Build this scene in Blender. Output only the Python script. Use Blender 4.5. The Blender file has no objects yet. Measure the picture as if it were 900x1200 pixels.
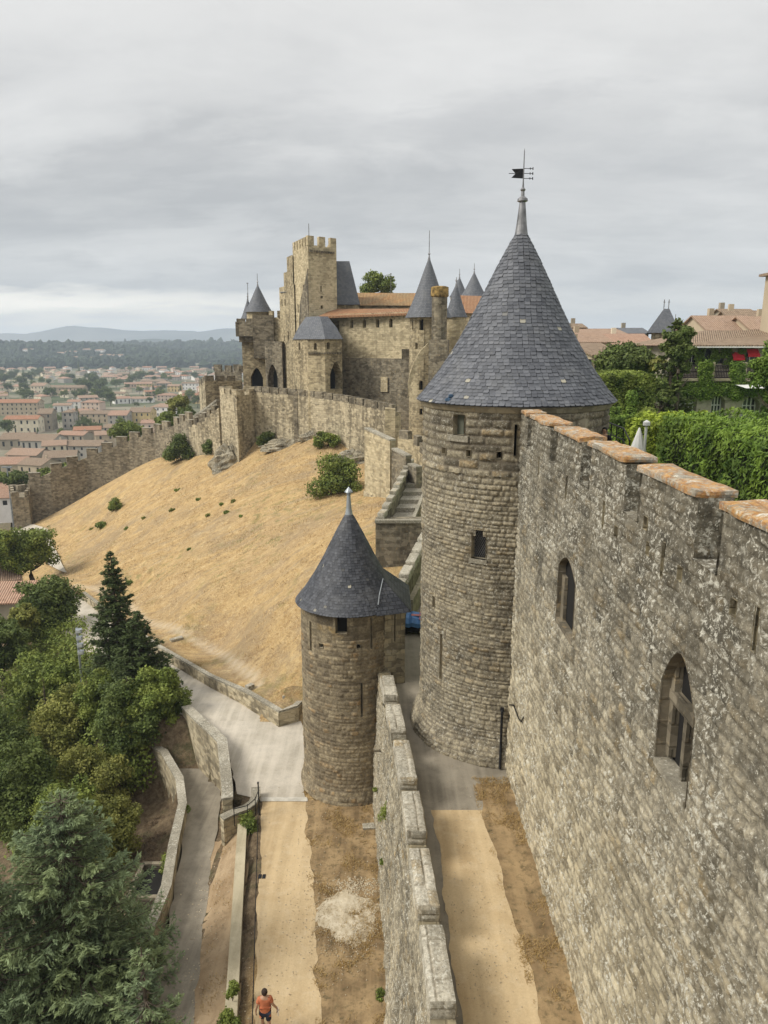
import bpy, math, random
import numpy as np
from mathutils import Vector
R = math.radians
random.seed(7)
scene = bpy.context.scene
COL = scene.collection
CAM_H = 22.0; FPX = 867.0; TH = math.atan(198.0 / 867.0)
SN, CS = math.sin(TH), math.cos(TH)

# ------------------------------------------------------------ survey helpers
def ray(px, py):
    u = (px - 450.0) / FPX; v = (600.0 - py) / FPX
    return u, CS + v * SN, -SN + v * CS
def at(px, py, Y):
    a, b, c = ray(px, py); t = Y / b
    return Vector((a * t, Y, CAM_H + c * t))
def gz(px, py, z):
    a, b, c = ray(px, py); t = (z - CAM_H) / c
    return Vector((a * t, b * t, z))
def zat(py, Y): return at(450, py, Y).z
def xat(px, py, Y): return at(px, py, Y).x
def cyl_hit(px, py, cx, cy, r):
    a, b, c = ray(px, py)
    A = a * a + b * b; B = -2 * (a * cx + b * cy); Cc = cx * cx + cy * cy - r * r
    t = (-B - math.sqrt(max(B * B - 4 * A * Cc, 0))) / (2 * A)
    return math.atan2(b * t - cy, a * t - cx), CAM_H + c * t

# ------------------------------------------------------------ object helpers
def link(o, parent=None):
    COL.objects.link(o)
    if parent is not None: o.parent = parent
    return o
def tag(o, label=None, cat=None, group=None, kind=None):
    if label: o['label'] = label
    if cat: o['category'] = cat
    if group: o['group'] = group
    if kind: o['kind'] = kind
    return o
def thing(name, label, cat, loc=(0, 0, 0), rz=0.0, group=None):
    o = bpy.data.objects.new(name, None); link(o)
    o.location = loc; o.rotation_euler = (0, 0, rz); o.empty_display_size = 0.3
    return tag(o, label, cat, group)
def kids(o): return [c for c in COL.objects if c.parent == o]
_kid = {}
def copy_tree(o, parent=None):
    c = o.copy(); COL.objects.link(c)
    if parent is not None: c.parent = parent
    for ch in [k for k in COL.objects if k.parent == o]: copy_tree(ch, c)
    return c

class MB:
    """mesh builder: quads / polygons with uv in metres"""
    def __init__(s): s.v = []; s.f = []; s.uv = []; s.mi = []; s.sm = []
    def poly(s, pts, uv=None, mi=0, smooth=False):
        pts = [Vector(p) for p in pts]
        if uv is None:
            n = (pts[1] - pts[0]).cross(pts[2] - pts[0])
            if n.length < 1e-9 and len(pts) > 3: n = (pts[2] - pts[0]).cross(pts[3] - pts[0])
            if n.length < 1e-12: n = Vector((0, 0, 1))
            n.normalize()
            if abs(n.z) > 0.9: uv = [(p.x, p.y) for p in pts]
            else:
                t = Vector((-n.y, n.x, 0)).normalized(); w = n.cross(t)
                uv = [(p.dot(t), p.dot(w)) for p in pts]
                if w.z < 0: uv = [(a, -b) for a, b in uv]
        i = len(s.v); s.v += [tuple(p) for p in pts]; s.f.append(list(range(i, i + len(pts))))
        s.uv += list(uv); s.mi.append(mi); s.sm.append(smooth)
    def quad(s, a, b, c, d, **k): s.poly([a, b, c, d], **k)
    def prism(s, xy, z0, z1, top=True, bottom=False, mi=0, xy_top=None):
        n = len(xy); xt = xy_top or xy
        zz0 = z0 if hasattr(z0, '__len__') else [z0] * n
        zz1 = z1 if hasattr(z1, '__len__') else [z1] * n
        for i in range(n):
            j = (i + 1) % n
            s.quad((xy[i][0], xy[i][1], zz0[i]), (xy[j][0], xy[j][1], zz0[j]), (xt[j][0], xt[j][1], zz1[j]), (xt[i][0], xt[i][1], zz1[i]), mi=mi)
        if top: s.poly([(xt[i][0], xt[i][1], zz1[i]) for i in range(n)], mi=mi)
        if bottom: s.poly([(xy[i][0], xy[i][1], zz0[i]) for i in reversed(range(n))], mi=mi)
    def box(s, c, d, rz=0.0, mi=0):
        cs, sn = math.cos(rz), math.sin(rz); hx, hy = d[0] / 2, d[1] / 2
        xy = [(c[0] + x * cs - y * sn, c[1] + x * sn + y * cs) for x, y in ((-hx, -hy), (hx, -hy), (hx, hy), (-hx, hy))]
        s.prism(xy, c[2] - d[2] / 2, c[2] + d[2] / 2, bottom=True, mi=mi)
    def revolve(s, cx, cy, prof, n=24, a0=0, a1=2 * math.pi, mi=0, smooth=True, rot=0):
        rr = max(p[0] for p in prof)
        for i in range(n):
            t0 = rot + a0 + (a1 - a0) * i / n; t1 = rot + a0 + (a1 - a0) * (i + 1) / n; d = 0
            for k in range(len(prof) - 1):
                (r0, z0), (r1, z1) = prof[k], prof[k + 1]; L = math.hypot(r1 - r0, z1 - z0)
                P = lambda r, z, t: (cx + r * math.cos(t), cy + r * math.sin(t), z)
                uv = [(t0 * rr, d), (t1 * rr, d), (t1 * rr, d + L), (t0 * rr, d + L)]
                if r1 < 1e-6: s.poly([P(r0, z0, t0), P(r0, z0, t1), P(0, z1, t0)], uv=uv[:2] + [(t0 * rr, d + L)], mi=mi, smooth=smooth)
                elif r0 < 1e-6: s.poly([P(0, z0, t0), P(r1, z1, t1), P(r1, z1, t0)], uv=[uv[0], uv[2], uv[3]], mi=mi, smooth=smooth)
                else: s.poly([P(r0, z0, t0), P(r0, z0, t1), P(r1, z1, t1), P(r1, z1, t0)], uv=uv, mi=mi, smooth=smooth)
                d += L
    def tube(s, path, rad, n=8, cap=True, mi=0):
        path = [Vector(p) for p in path]; rings = []
        if not hasattr(rad, '__len__'): rad = [rad] * len(path)
        for i, p in enumerate(path):
            d = (path[min(i + 1, len(path) - 1)] - path[max(i - 1, 0)]).normalized()
            a = d.cross(Vector((0, 0, 1)));  a = a.normalized() if a.length > 1e-3 else Vector((1, 0, 0))
            b = d.cross(a)
            rings.append([p + (a * math.cos(2 * math.pi * k / n) + b * math.sin(2 * math.pi * k / n)) * rad[i] for k in range(n)])
        for i in range(len(rings) - 1):
            for k in range(n):
                s.poly([rings[i][k], rings[i + 1][k], rings[i + 1][(k + 1) % n], rings[i][(k + 1) % n]], mi=mi, smooth=True)
        if cap: s.poly(rings[0], mi=mi); s.poly(list(reversed(rings[-1])), mi=mi)
    def build(s, name, mats, parent=None, weld=False):
        me = bpy.data.meshes.new(name); me.from_pydata(s.v, [], s.f)
        if not isinstance(mats, (list, tuple)): mats = [mats]
        for m in mats: me.materials.append(m)
        ul = me.uv_layers.new(name='UVMap'); ul.data.foreach_set('uv', np.array(s.uv, dtype=np.float32).ravel())
        me.polygons.foreach_set('material_index', s.mi); me.polygons.foreach_set('use_smooth', s.sm)
        if weld:
            import bmesh
            bm = bmesh.new(); bm.from_mesh(me); bmesh.ops.remove_doubles(bm, verts=bm.verts, dist=0.0005)
            bmesh.ops.recalc_face_normals(bm, faces=bm.faces); bm.to_mesh(me); bm.free()
        me.update()
        return link(bpy.data.objects.new(name, me), parent)

def np_mesh(name, V, Fc, mat, parent=None, attr=None, uv=None, smooth=True):
    me = bpy.data.meshes.new(name); V = np.asarray(V, dtype=np.float32); Fc = np.asarray(Fc, dtype=np.int32)
    k = Fc.shape[1]
    me.vertices.add(len(V)); me.vertices.foreach_set('co', V.ravel())
    me.loops.add(Fc.size); me.loops.foreach_set('vertex_index', Fc.ravel())
    me.polygons.add(len(Fc)); me.polygons.foreach_set('loop_start', np.arange(0, Fc.size, k, dtype=np.int32))
    me.polygons.foreach_set('use_smooth', np.full(len(Fc), smooth))
    me.materials.append(mat)
    if attr is not None:
        a = me.color_attributes.new(name='st', type='FLOAT_COLOR', domain='POINT')
        a.data.foreach_set('color', np.asarray(attr, dtype=np.float32).ravel())
    if uv is not None:
        ul = me.uv_layers.new(name='UVMap'); ul.data.foreach_set('uv', np.asarray(uv, dtype=np.float32)[Fc.ravel()].ravel())
    me.update(calc_edges=True)
    me.validate()
    return link(bpy.data.objects.new(name, me), parent)

_rng = np.random.RandomState(11)
_tab = _rng.rand(256, 256)
def vnoise(x, y):
    xi = np.floor(x).astype(int); yi = np.floor(y).astype(int); fx = x - xi; fy = y - yi
    fx = fx * fx * (3 - 2 * fx); fy = fy * fy * (3 - 2 * fy)
    a = _tab[xi % 256, yi % 256]; b = _tab[(xi + 1) % 256, yi % 256]; c = _tab[xi % 256, (yi + 1) % 256]; d = _tab[(xi + 1) % 256, (yi + 1) % 256]
    return (a * (1 - fx) + b * fx) * (1 - fy) + (c * (1 - fx) + d * fx) * fy - 0.5
def fnoise(x, y, o=4):
    r = 0; a = 1.0
    for k in range(o): r = r + vnoise(x * 2 ** k + 17.3 * k, y * 2 ** k + 5.1 * k) * a; a *= 0.5
    return r
def sstep(a, b, x):
    t = np.clip((x - a) / (b - a), 0, 1); return t * t * (3 - 2 * t)

# ------------------------------------------------------------ node helpers
class NT:
    def __init__(s, nt): s.nt = nt; s.nodes = nt.nodes; s.links = nt.links
    def n(s, t, **kw):
        nd = s.nodes.new(t)
        for k, v in kw.items():
            if k.startswith('_'): setattr(nd, k[1:], v)
        return nd
    def set(s, sock, v):
        if isinstance(v, bpy.types.NodeSocket): s.links.new(v, sock)
        elif isinstance(v, (tuple, list)) and len(v) == 3 and sock.type == 'RGBA': sock.default_value = (*v, 1)
        else: sock.default_value = v
    def noise(s, vec, scale, detail=4, rough=0.55, dist=0.0):
        nd = s.n('ShaderNodeTexNoise'); s.set(nd.inputs['Vector'], vec); nd.inputs['Scale'].default_value = scale
        nd.inputs['Detail'].default_value = detail; nd.inputs['Roughness'].default_value = rough; nd.inputs['Distortion'].default_value = dist
        return nd.outputs['Fac']
    def vor(s, vec, scale, feature='F1', out='Distance', rnd=1.0):
        nd = s.n('ShaderNodeTexVoronoi', _feature=feature); s.set(nd.inputs['Vector'], vec); nd.inputs['Scale'].default_value = scale
        nd.inputs['Randomness'].default_value = rnd
        return nd.outputs[out]
    def map(s, v, a, b, c=0.0, d=1.0):
        nd = s.n('ShaderNodeMapRange'); s.set(nd.inputs[0], v)
        for i, x in enumerate((a, b, c, d)): s.set(nd.inputs[i + 1], x)
        return nd.outputs[0]
    def mix(s, f, a, b, mode='MIX'):
        nd = s.n('ShaderNodeMix', _data_type='RGBA', _blend_type=mode)
        s.set(nd.inputs[0], f); s.set(nd.inputs[6], a); s.set(nd.inputs[7], b); return nd.outputs[2]
    def m(s, op, a, b=0.0, c=0.0):
        nd = s.n('ShaderNodeMath', _operation=op)
        s.set(nd.inputs[0], a); s.set(nd.inputs[1], b)
        if op in ('MULTIPLY_ADD', 'SMOOTH_MIN'): s.set(nd.inputs[2], c)
        return nd.outputs[0]
    def scale(s, vec, sc):
        nd = s.n('ShaderNodeMapping'); s.set(nd.inputs['Vector'], vec); nd.inputs['Scale'].default_value = sc; return nd.outputs[0]
    def addv(s, a, b):
        nd = s.n('ShaderNodeVectorMath', _operation='ADD'); s.set(nd.inputs[0], a); s.set(nd.inputs[1], b); return nd.outputs[0]
    def sep(s, v):
        nd = s.n('ShaderNodeSeparateXYZ'); s.set(nd.inputs[0], v); return nd.outputs
    def attr(s, name='st'):
        nd = s.n('ShaderNodeAttribute'); nd.attribute_name = name
        sp = s.n('ShaderNodeSeparateColor'); s.links.new(nd.outputs['Color'], sp.inputs[0]); return sp.outputs
    def bump(s, h, strength=0.5, dist=0.05, nrm=None):
        nd = s.n('ShaderNodeBump'); s.set(nd.inputs['Height'], h); nd.inputs['Strength'].default_value = strength; nd.inputs['Distance'].default_value = dist
        if nrm is not None: s.set(nd.inputs['Normal'], nrm)
        return nd.outputs[0]

def new_mat(name):
    m = bpy.data.materials.new(name); m.use_nodes = True; nt = NT(m.node_tree); b = m.node_tree.nodes['Principled BSDF']
    b.inputs['Roughness'].default_value = 0.9; b.inputs['Specular IOR Level'].default_value = 0.2
    nt.b = b
    g = nt.n('ShaderNodeNewGeometry'); nt.pos = g.outputs['Position']
    uvn = nt.n('ShaderNodeUVMap'); uvn.uv_map = 'UVMap'; nt.uv = uvn.outputs[0]
    tc = nt.n('ShaderNodeTexCoord'); nt.obj = tc.outputs['Object']
    return m, nt
def fin(nt, col, rough=None, nrm=None):
    nt.set(nt.b.inputs['Base Color'], col)
    if rough is not None: nt.set(nt.b.inputs['Roughness'], rough)
    if nrm is not None: nt.set(nt.b.inputs['Normal'], nrm)

def plain(name, col, rough=0.7, metal=0.0, var=0.12, scale=3.0, spec=0.3):
    m, nt = new_mat(name)
    n = nt.noise(nt.obj, scale, 5)
    c2 = tuple(max(c * (1 - 2.2 * var), 0) for c in col); c1 = tuple(min(c * (1 + var), 1) for c in col)
    fin(nt, nt.mix(nt.map(n, 0.3, 0.7), c2, c1), rough, nt.bump(n, 0.15, 0.02))
    nt.b.inputs['Metallic'].default_value = metal; nt.b.inputs['Specular IOR Level'].default_value = spec
    return m

def stone_attr(name, dark, light, joint, warm=(0.38, 0.27, 0.12), lichen=0.0, orange=0.0, stain=0.5, patch=0.6, fine=9.0, bump=0.5, lich_col=(0.56, 0.54, 0.46), low=False):
    """masonry whose stones are real relief; 'st' = tone, joint, random"""
    m, nt = new_mat(name); tone, jo, rn = nt.attr()[:3]
    P = nt.pos
    big = nt.noise(P, 0.32, 5, 0.6); mid = nt.noise(P, 1.7, 5, 0.62); sm = nt.noise(P, fine, 6, 0.7); hf = nt.noise(P, fine * 3.2, 3, 0.7)
    c = nt.mix(tone, dark, light)
    c = nt.mix(nt.m('MULTIPLY', nt.map(rn, 0.72, 1.0), nt.map(mid, 0.42, 0.62)), c, warm)
    c = nt.mix(nt.m('MULTIPLY', nt.map(big, 0.45, 0.62), patch), c, tuple(x * 1.25 for x in light))
    c = nt.mix(nt.m('MULTIPLY', nt.map(mid, 0.54, 0.7), stain), c, tuple(x * 0.45 for x in dark))
    streak = nt.noise(nt.scale(P, (1.0, 1.0, 0.16)), 1.3, 5, 0.65)
    c = nt.mix(nt.m('MULTIPLY', nt.map(streak, 0.52, 0.68), stain * 0.8), c, tuple(x * 0.5 for x in dark))
    c = nt.mix(nt.map(sm, 0.3, 0.72, -0.25, 0.25), c, nt.mix(0.5, c, light))
    c = nt.mix(nt.map(sm, 0.58, 0.40, 0.0, 0.55), c, tuple(x * 0.5 for x in dark))
    if low:   # sheltered lower masonry is yellower and less weathered
        zz = nt.sep(P)[2]; c = nt.mix(nt.m('MULTIPLY', nt.map(nt.m('ADD', zz, nt.m('MULTIPLY', big, 5.0)), 17.5, 11.0), .62), c, nt.mix(tone, (0.26, 0.21, 0.125), (0.68, 0.58, 0.385)))
    if low:   # crust of dark lichen on the exposed upper courses
        c = nt.mix(nt.m('MULTIPLY', nt.map(nt.m('ADD', nt.sep(P)[2], nt.m('MULTIPLY', mid, 4.0)), 16.5, 20.5), .55), c, (0.075, 0.068, 0.052))
    c = nt.mix(nt.m('MULTIPLY', jo, 0.7), c, joint)
    if lichen > 0:
        lm = nt.m('MULTIPLY', nt.map(nt.noise(P, 8.5, 7, 0.78, 0.15), 0.60 - 0.09 * lichen, 0.65 - 0.07 * lichen), nt.map(nt.noise(P, 0.75, 5, 0.65), 0.44, 0.58, 0.08, 1.0))
        c = nt.mix(nt.m('MULTIPLY', lm, min(lichen, 1.0)), c, lich_col)
        sp = nt.map(nt.noise(P, 17, 5, .8), 0.59, 0.63); c = nt.mix(nt.m('MULTIPLY', sp, 0.85 * min(lichen, 1)), c, tuple(x * 1.15 for x in lich_col)); dk = nt.map(nt.noise(nt.addv(P, (9., 3., 5.)), 13, 5, .8), .60, .65); c = nt.mix(nt.m('MULTIPLY', dk, .75 * min(lichen, 1)), c, (0.05, 0.043, 0.033))
    if orange > 0:
        om = nt.m('MULTIPLY', nt.map(nt.noise(P, 1.5, 7, 0.75), 0.56 - 0.2 * orange, 0.64 - 0.2 * orange), nt.map(nt.noise(P, 8, 5, 0.8), .38, .52))
        c = nt.mix(nt.m('MULTIPLY', om, 0.8), c, nt.mix(nt.map(sm, .35, .65), (0.26, 0.10, 0.025), (0.50, 0.27, 0.07)))
        wm = nt.map(nt.noise(P, 3.4, 7, 0.8), .57, .62); c = nt.mix(nt.m('MULTIPLY', wm, .8), c, (0.58, 0.55, 0.47))
    h = nt.m('ADD', nt.m('MULTIPLY', sm, 0.8), nt.m('MULTIPLY', hf, 0.4))
    fin(nt, c, 0.95, nt.bump(h, bump, 0.05))
    return m

def stone_brick(name, dark, light, joint, bw=0.5, bh=0.26, stain=0.5, patch=0.5, bump=0.6, dist=0.10, warm=(0.42, 0.30, 0.14), streaks=0.6, lichen=0.25):
    """masonry for walls too far away to show each stone's relief; courses in the surface only"""
    m, nt = new_mat(name)
    P = nt.pos; uv = nt.uv
    wob = nt.n('ShaderNodeTexNoise'); nt.set(wob.inputs['Vector'], uv); wob.inputs['Scale'].default_value = 1.1; wob.inputs['Detail'].default_value = 3
    off = nt.n('ShaderNodeVectorMath', _operation='MULTIPLY_ADD'); nt.links.new(wob.outputs['Color'], off.inputs[0]); off.inputs[1].default_value = (dist * 2, dist, 0); nt.links.new(uv, off.inputs[2])
    b = nt.n('ShaderNodeTexBrick', _offset=0.5, _offset_frequency=2); nt.links.new(off.outputs[0], b.inputs['Vector'])
    b.inputs['Color1'].default_value = (0, 0, 0, 1); b.inputs['Color2'].default_value = (1, 1, 1, 1); b.inputs['Mortar'].default_value = (0.5, 0.5, 0.5, 1)
    b.inputs['Scale'].default_value = 1.0; b.inputs['Mortar Size'].default_value = 0.03; b.inputs['Mortar Smooth'].default_value = 0.5
    b.inputs['Brick Width'].default_value = bw; b.inputs['Row Height'].default_value = bh; b.inputs['Bias'].default_value = 0
    tone = nt.sep(b.outputs['Color'])[0]
    big = nt.noise(P, 0.16, 5, 0.6); mid = nt.noise(P, 0.7, 5, 0.65); sm = nt.noise(P, 4.0, 5, 0.7)
    c = nt.mix(tone, dark, light)
    c = nt.mix(nt.m('MULTIPLY', nt.map(sm, 0.56, 0.66), 0.5), c, warm)
    c = nt.mix(nt.m('MULTIPLY', nt.map(big, 0.46, 0.6), patch), c, tuple(min(x * 1.2, 0.9) for x in light))
    c = nt.mix(nt.m('MULTIPLY', nt.map(mid, 0.52, 0.66), stain), c, tuple(x * 0.5 for x in dark))
    streak = nt.noise(nt.scale(P, (1.0, 1.0, 0.13)), 0.8, 6, 0.65)
    c = nt.mix(nt.m('MULTIPLY', nt.map(streak, 0.50, 0.62), streaks), c, tuple(x * 0.48 for x in dark))
    c = nt.mix(nt.m('MULTIPLY', b.outputs['Fac'], 0.35), c, joint); vv = nt.n('ShaderNodeTexVoronoi'); nt.set(vv.inputs['Vector'], nt.scale(P, (1, 1, 1.7))); vv.inputs['Scale'].default_value = 2.1; vt = nt.sep(vv.outputs['Color'])[0]; c = nt.mix(nt.map(vt, .7, .9, 0, .5), c, tuple(x * .6 for x in dark)); c = nt.mix(nt.map(vt, .28, .1, 0, .45), c, tuple(min(x * 1.2, .9) for x in light))
    c = nt.mix(nt.m('MULTIPLY', nt.map(nt.noise(P, 2.4, 6, 0.75), 0.58, 0.66), lichen), c, (0.5, 0.48, 0.4))
    h = nt.m('SUBTRACT', nt.m('ADD', nt.m('MULTIPLY', sm, 0.6), nt.m('MULTIPLY', tone, 0.4)), nt.m('MULTIPLY', b.outputs['Fac'], 0.7))
    fin(nt, c, 0.95, nt.bump(h, bump, 0.08))
    return m

def tile_mat(name, c1, c2, c3, pitch=0.24, gloss=0.85):
    m, nt = new_mat(name); x, y, z = nt.sep(nt.uv)
    w = nt.m('SINE', nt.m('MULTIPLY', x, 2 * math.pi / pitch)); rows = nt.m('FRACT', nt.m('MULTIPLY', y, 1 / 0.36))
    cell = nt.n('ShaderNodeTexWhiteNoise', _noise_dimensions='2D')
    cmb = nt.n('ShaderNodeCombineXYZ'); nt.set(cmb.inputs[0], nt.m('FLOOR', nt.m('MULTIPLY', x, 1 / pitch))); nt.set(cmb.inputs[1], nt.m('FLOOR', nt.m('MULTIPLY', y, 1 / 0.36)))
    nt.links.new(cmb.outputs[0], cell.inputs['Vector'])
    n = nt.noise(nt.pos, 0.45, 5, 0.65); n2 = nt.noise(nt.pos, 2.5, 4)
    c = nt.mix(cell.outputs['Value'], c1, c2); c = nt.mix(nt.map(n, 0.4, 0.65), c, c3)
    c = nt.mix(nt.m('MULTIPLY', nt.map(n2, 0.55, 0.7), 0.5), c, tuple(q * 0.45 for q in c1))
    c = nt.mix(nt.map(w, -1.0, -0.4, 0.75, 0.0), c, tuple(q * 0.3 for q in c1))
    fin(nt, c, gloss, nt.bump(nt.m('ADD', w, nt.m('MULTIPLY', rows, 0.4)), 0.7, 0.06))
    return m

def slate_mat(name, c1=(0.045, 0.05, 0.062), c2=(0.10, 0.108, 0.125), brick=False):
    m, nt = new_mat(name)
    n = nt.noise(nt.pos, 0.8, 5, 0.6); sm = nt.noise(nt.pos, 12, 4)
    if brick:
        b = nt.n('ShaderNodeTexBrick', _offset=0.5); nt.links.new(nt.uv, b.inputs['Vector'])
        b.inputs['Color1'].default_value = (0, 0, 0, 1); b.inputs['Color2'].default_value = (1, 1, 1, 1); b.inputs['Mortar'].default_value = (0, 0, 0, 1)
        b.inputs['Scale'].default_value = 1; b.inputs['Brick Width'].default_value = 0.28; b.inputs['Row Height'].default_value = 0.2; b.inputs['Mortar Size'].default_value = 0.02
        tone = nt.sep(b.outputs['Color'])[0]; h = nt.m('SUBTRACT', nt.m('MULTIPLY', tone, .4), b.outputs['Fac'])
        c = nt.mix(tone, c1, c2); c = nt.mix(nt.m('MULTIPLY', b.outputs['Fac'], .7), c, tuple(x * .4 for x in c1))
    else:
        tone, jo, rn = nt.attr()[:3]; c = nt.mix(tone, c1, c2); h = sm
        c = nt.mix(nt.map(rn, 0.9915, 0.996), c, (0.42, 0.39, 0.30))
        c = nt.mix(nt.m('MULTIPLY', jo, 0.85), c, tuple(x * .25 for x in c1))
    c = nt.mix(nt.m('MULTIPLY', nt.map(n, 0.5, 0.72), 0.35), c, (0.17, 0.17, 0.165))
    c = nt.mix(nt.map(sm, 0.62, 0.74, 0, 0.4), c, (0.22, 0.21, 0.17))
    fin(nt, c, 0.62, nt.bump(h, 0.3, 0.02)); nt.b.inputs['Specular IOR Level'].default_value = 0.35
    return m

def leaf_mat(name, dark, light, tip=None):
    m, nt = new_mat(name); tone, jo, rn = nt.attr()[:3]
    c = nt.mix(tone, dark, light); c = nt.mix(nt.map(nt.noise(nt.pos, 0.9, 3), 0.4, 0.65, 0, .45), c, tip or light)
    fin(nt, c, 0.65); nt.b.inputs['Specular IOR Level'].default_value = 0.25
    tr = nt.n('ShaderNodeBsdfTranslucent'); nt.set(tr.inputs[0], c); mx = nt.n('ShaderNodeMixShader'); mx.inputs[0].default_value = 0.22
    nt.links.new(nt.b.outputs[0], mx.inputs[1]); nt.links.new(tr.outputs[0], mx.inputs[2])
    nt.links.new(mx.outputs[0], m.node_tree.nodes['Material Output'].inputs[0])
    return m

M = {}
M['tower'] = stone_attr('tower_masonry', (0.09, 0.078, 0.056), (0.38, 0.33, 0.23), (0.12, 0.10, 0.075), lichen=0.6, stain=0.5, patch=0.6, warm=(0.36, 0.26, 0.13))
M['inner'] = stone_attr('lichened_masonry', (0.085, 0.076, 0.058), (0.46, 0.41, 0.305), (0.13, 0.115, 0.085), lichen=0.95, stain=0.8, patch=0.6, fine=9, bump=1.0, low=True)
M['outer'] = stone_attr('outer_wall_masonry', (0.12, 0.105, 0.075), (0.44, 0.385, 0.275), (0.17, 0.145, 0.1), lichen=0.85, stain=0.65, patch=0.6, fine=7, bump=0.9)
M['turret'] = stone_attr('turret_masonry', (0.115, 0.092, 0.06), (0.38, 0.315, 0.205), (0.22, 0.18, 0.125), lichen=0.2, stain=0.5, patch=0.4, warm=(0.42, 0.26, 0.11))
M['cap'] = stone_attr('lichened_coping', (0.28, 0.25, 0.2), (0.46, 0.43, 0.36), (0.2, 0.17, 0.12), lichen=0.8, orange=0.75, stain=0.3, patch=0.3)
M['palecap'] = stone_attr('pale_coping', (0.26, 0.235, 0.18), (0.50, 0.46, 0.37), (0.2, 0.17, 0.12), lichen=0.8, stain=0.45, patch=0.5)
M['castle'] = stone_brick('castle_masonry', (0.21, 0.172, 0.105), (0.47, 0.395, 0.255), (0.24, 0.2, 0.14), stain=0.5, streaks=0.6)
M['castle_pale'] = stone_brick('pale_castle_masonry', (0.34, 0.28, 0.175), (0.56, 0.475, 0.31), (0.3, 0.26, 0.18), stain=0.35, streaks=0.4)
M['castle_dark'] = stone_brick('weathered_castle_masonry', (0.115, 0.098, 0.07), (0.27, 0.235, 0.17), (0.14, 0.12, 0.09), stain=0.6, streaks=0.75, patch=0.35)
M['curtain'] = stone_brick('curtain_masonry', (0.20, 0.168, 0.112), (0.50, 0.43, 0.295), (0.2, 0.17, 0.12), stain=0.45, streaks=0.65, patch=0.65)
M['ashlar'] = stone_brick('smooth_ashlar', (0.24, 0.205, 0.145), (0.36, 0.315, 0.225), (0.19, 0.16, 0.11), bw=0.8, bh=0.38, dist=0.0, stain=0.3, streaks=0.3, lichen=0.1)
M['block'] = stone_brick('mottled_block_masonry', (0.13, 0.11, 0.075), (0.36, 0.31, 0.2), (0.12, 0.1, 0.07), bw=0.42, bh=0.3, dist=0.03, stain=0.5, streaks=0.5, patch=0.2)
M['render'] = stone_brick('grey_house_masonry', (0.22, 0.2, 0.16), (0.33, 0.3, 0.24), (0.25, 0.22, 0.18), stain=0.2, streaks=0.25, bump=0.3)
M['slate'] = slate_mat('roof_slates', (0.070, 0.075, 0.088), (0.145, 0.152, 0.17)); M['slate_dark'] = slate_mat('dark_roof_slates', (0.034, 0.037, 0.045), (0.085, 0.09, 0.104)); M['slate_far'] = slate_mat('far_roof_slates', (0.09, 0.097, 0.11), (0.15, 0.158, 0.176), brick=True)
M['lead'] = plain('lead_sheet', (0.24, 0.24, 0.245), 0.45, 0.6, 0.2)
M['zinc'] = plain('zinc_sheet', (0.36, 0.39, 0.41), 0.4, 0.5, 0.12)
M['iron'] = plain('black_iron', (0.02, 0.02, 0.022), 0.5, 0.4)
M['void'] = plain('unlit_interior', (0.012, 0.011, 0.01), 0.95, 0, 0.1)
M['tile_castle'] = tile_mat('castle_clay_tiles', (0.30, 0.145, 0.07), (0.42, 0.23, 0.12), (0.36, 0.21, 0.12))
M['tile_red'] = tile_mat('terracotta_tiles', (0.36, 0.165, 0.09), (0.50, 0.26, 0.155), (0.44, 0.25, 0.16))
M['tile_pale'] = tile_mat('faded_terracotta_tiles', (0.34, 0.23, 0.16), (0.48, 0.34, 0.25), (0.44, 0.30, 0.21))
M['tile_brown'] = tile_mat('weathered_brown_tiles', (0.24, 0.17, 0.115), (0.40, 0.30, 0.21), (0.32, 0.24, 0.17))
M['tile_lichen'] = tile_mat('lichened_orange_tiles', (0.36, 0.19, 0.08), (0.48, 0.30, 0.14), (0.33, 0.24, 0.13))
M['tile_pink'] = tile_mat('pink_terracotta_tiles', (0.38, 0.22, 0.15), (0.52, 0.34, 0.24), (0.44, 0.29, 0.21))
for k, c in dict(cream=(0.70, 0.63, 0.48), white=(0.80, 0.78, 0.74), yellow=(0.66, 0.50, 0.24), grey=(0.40, 0.37, 0.32), tan=(0.46, 0.38, 0.27), pink=(0.64, 0.50, 0.40), stone=(0.34, 0.30, 0.23)).items():
    M['w_' + k] = plain(k + '_plaster', c, 0.9, 0, 0.08, 0.4)
M['glass'] = plain('window_glass', (0.03, 0.035, 0.04), 0.15, 0, 0.1, spec=0.6)
M['white'] = plain('white_paint', (0.72, 0.72, 0.70), 0.5, 0, 0.05)
M['bark'] = plain('tree_bark', (0.12, 0.095, 0.07), 0.95, 0, 0.3, 6)
M['leaf'] = leaf_mat('green_foliage', (0.030, 0.055, 0.010), (0.235, 0.295, 0.06), (0.31, 0.34, 0.07))
M['leaf_dark'] = leaf_mat('dark_foliage', (0.020, 0.040, 0.010), (0.155, 0.205, 0.05), (0.18, 0.205, 0.055))
M['leaf_olive'] = leaf_mat('olive_foliage', (0.05, 0.065, 0.014), (0.29, 0.30, 0.07), (0.37, 0.35, 0.10))
M['leaf_bright'] = leaf_mat('bright_hedge_foliage', (0.028, 0.062, 0.010), (0.17, 0.27, 0.04), (0.26, 0.35, 0.055))
M['leaf_lime'] = leaf_mat('lime_hedge_foliage', (0.06, 0.10, 0.012), (0.33, 0.42, 0.05), (0.45, 0.52, 0.07))
M['leaf_fir'] = leaf_mat('fir_needles', (0.018, 0.034, 0.012), (0.12, 0.16, 0.052), (0.12, 0.15, 0.055))
M['leaf_blue'] = leaf_mat('blue_green_needles', (0.016, 0.032, 0.012), (0.28, 0.36, 0.19), (0.29, 0.34, 0.12))
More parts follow.
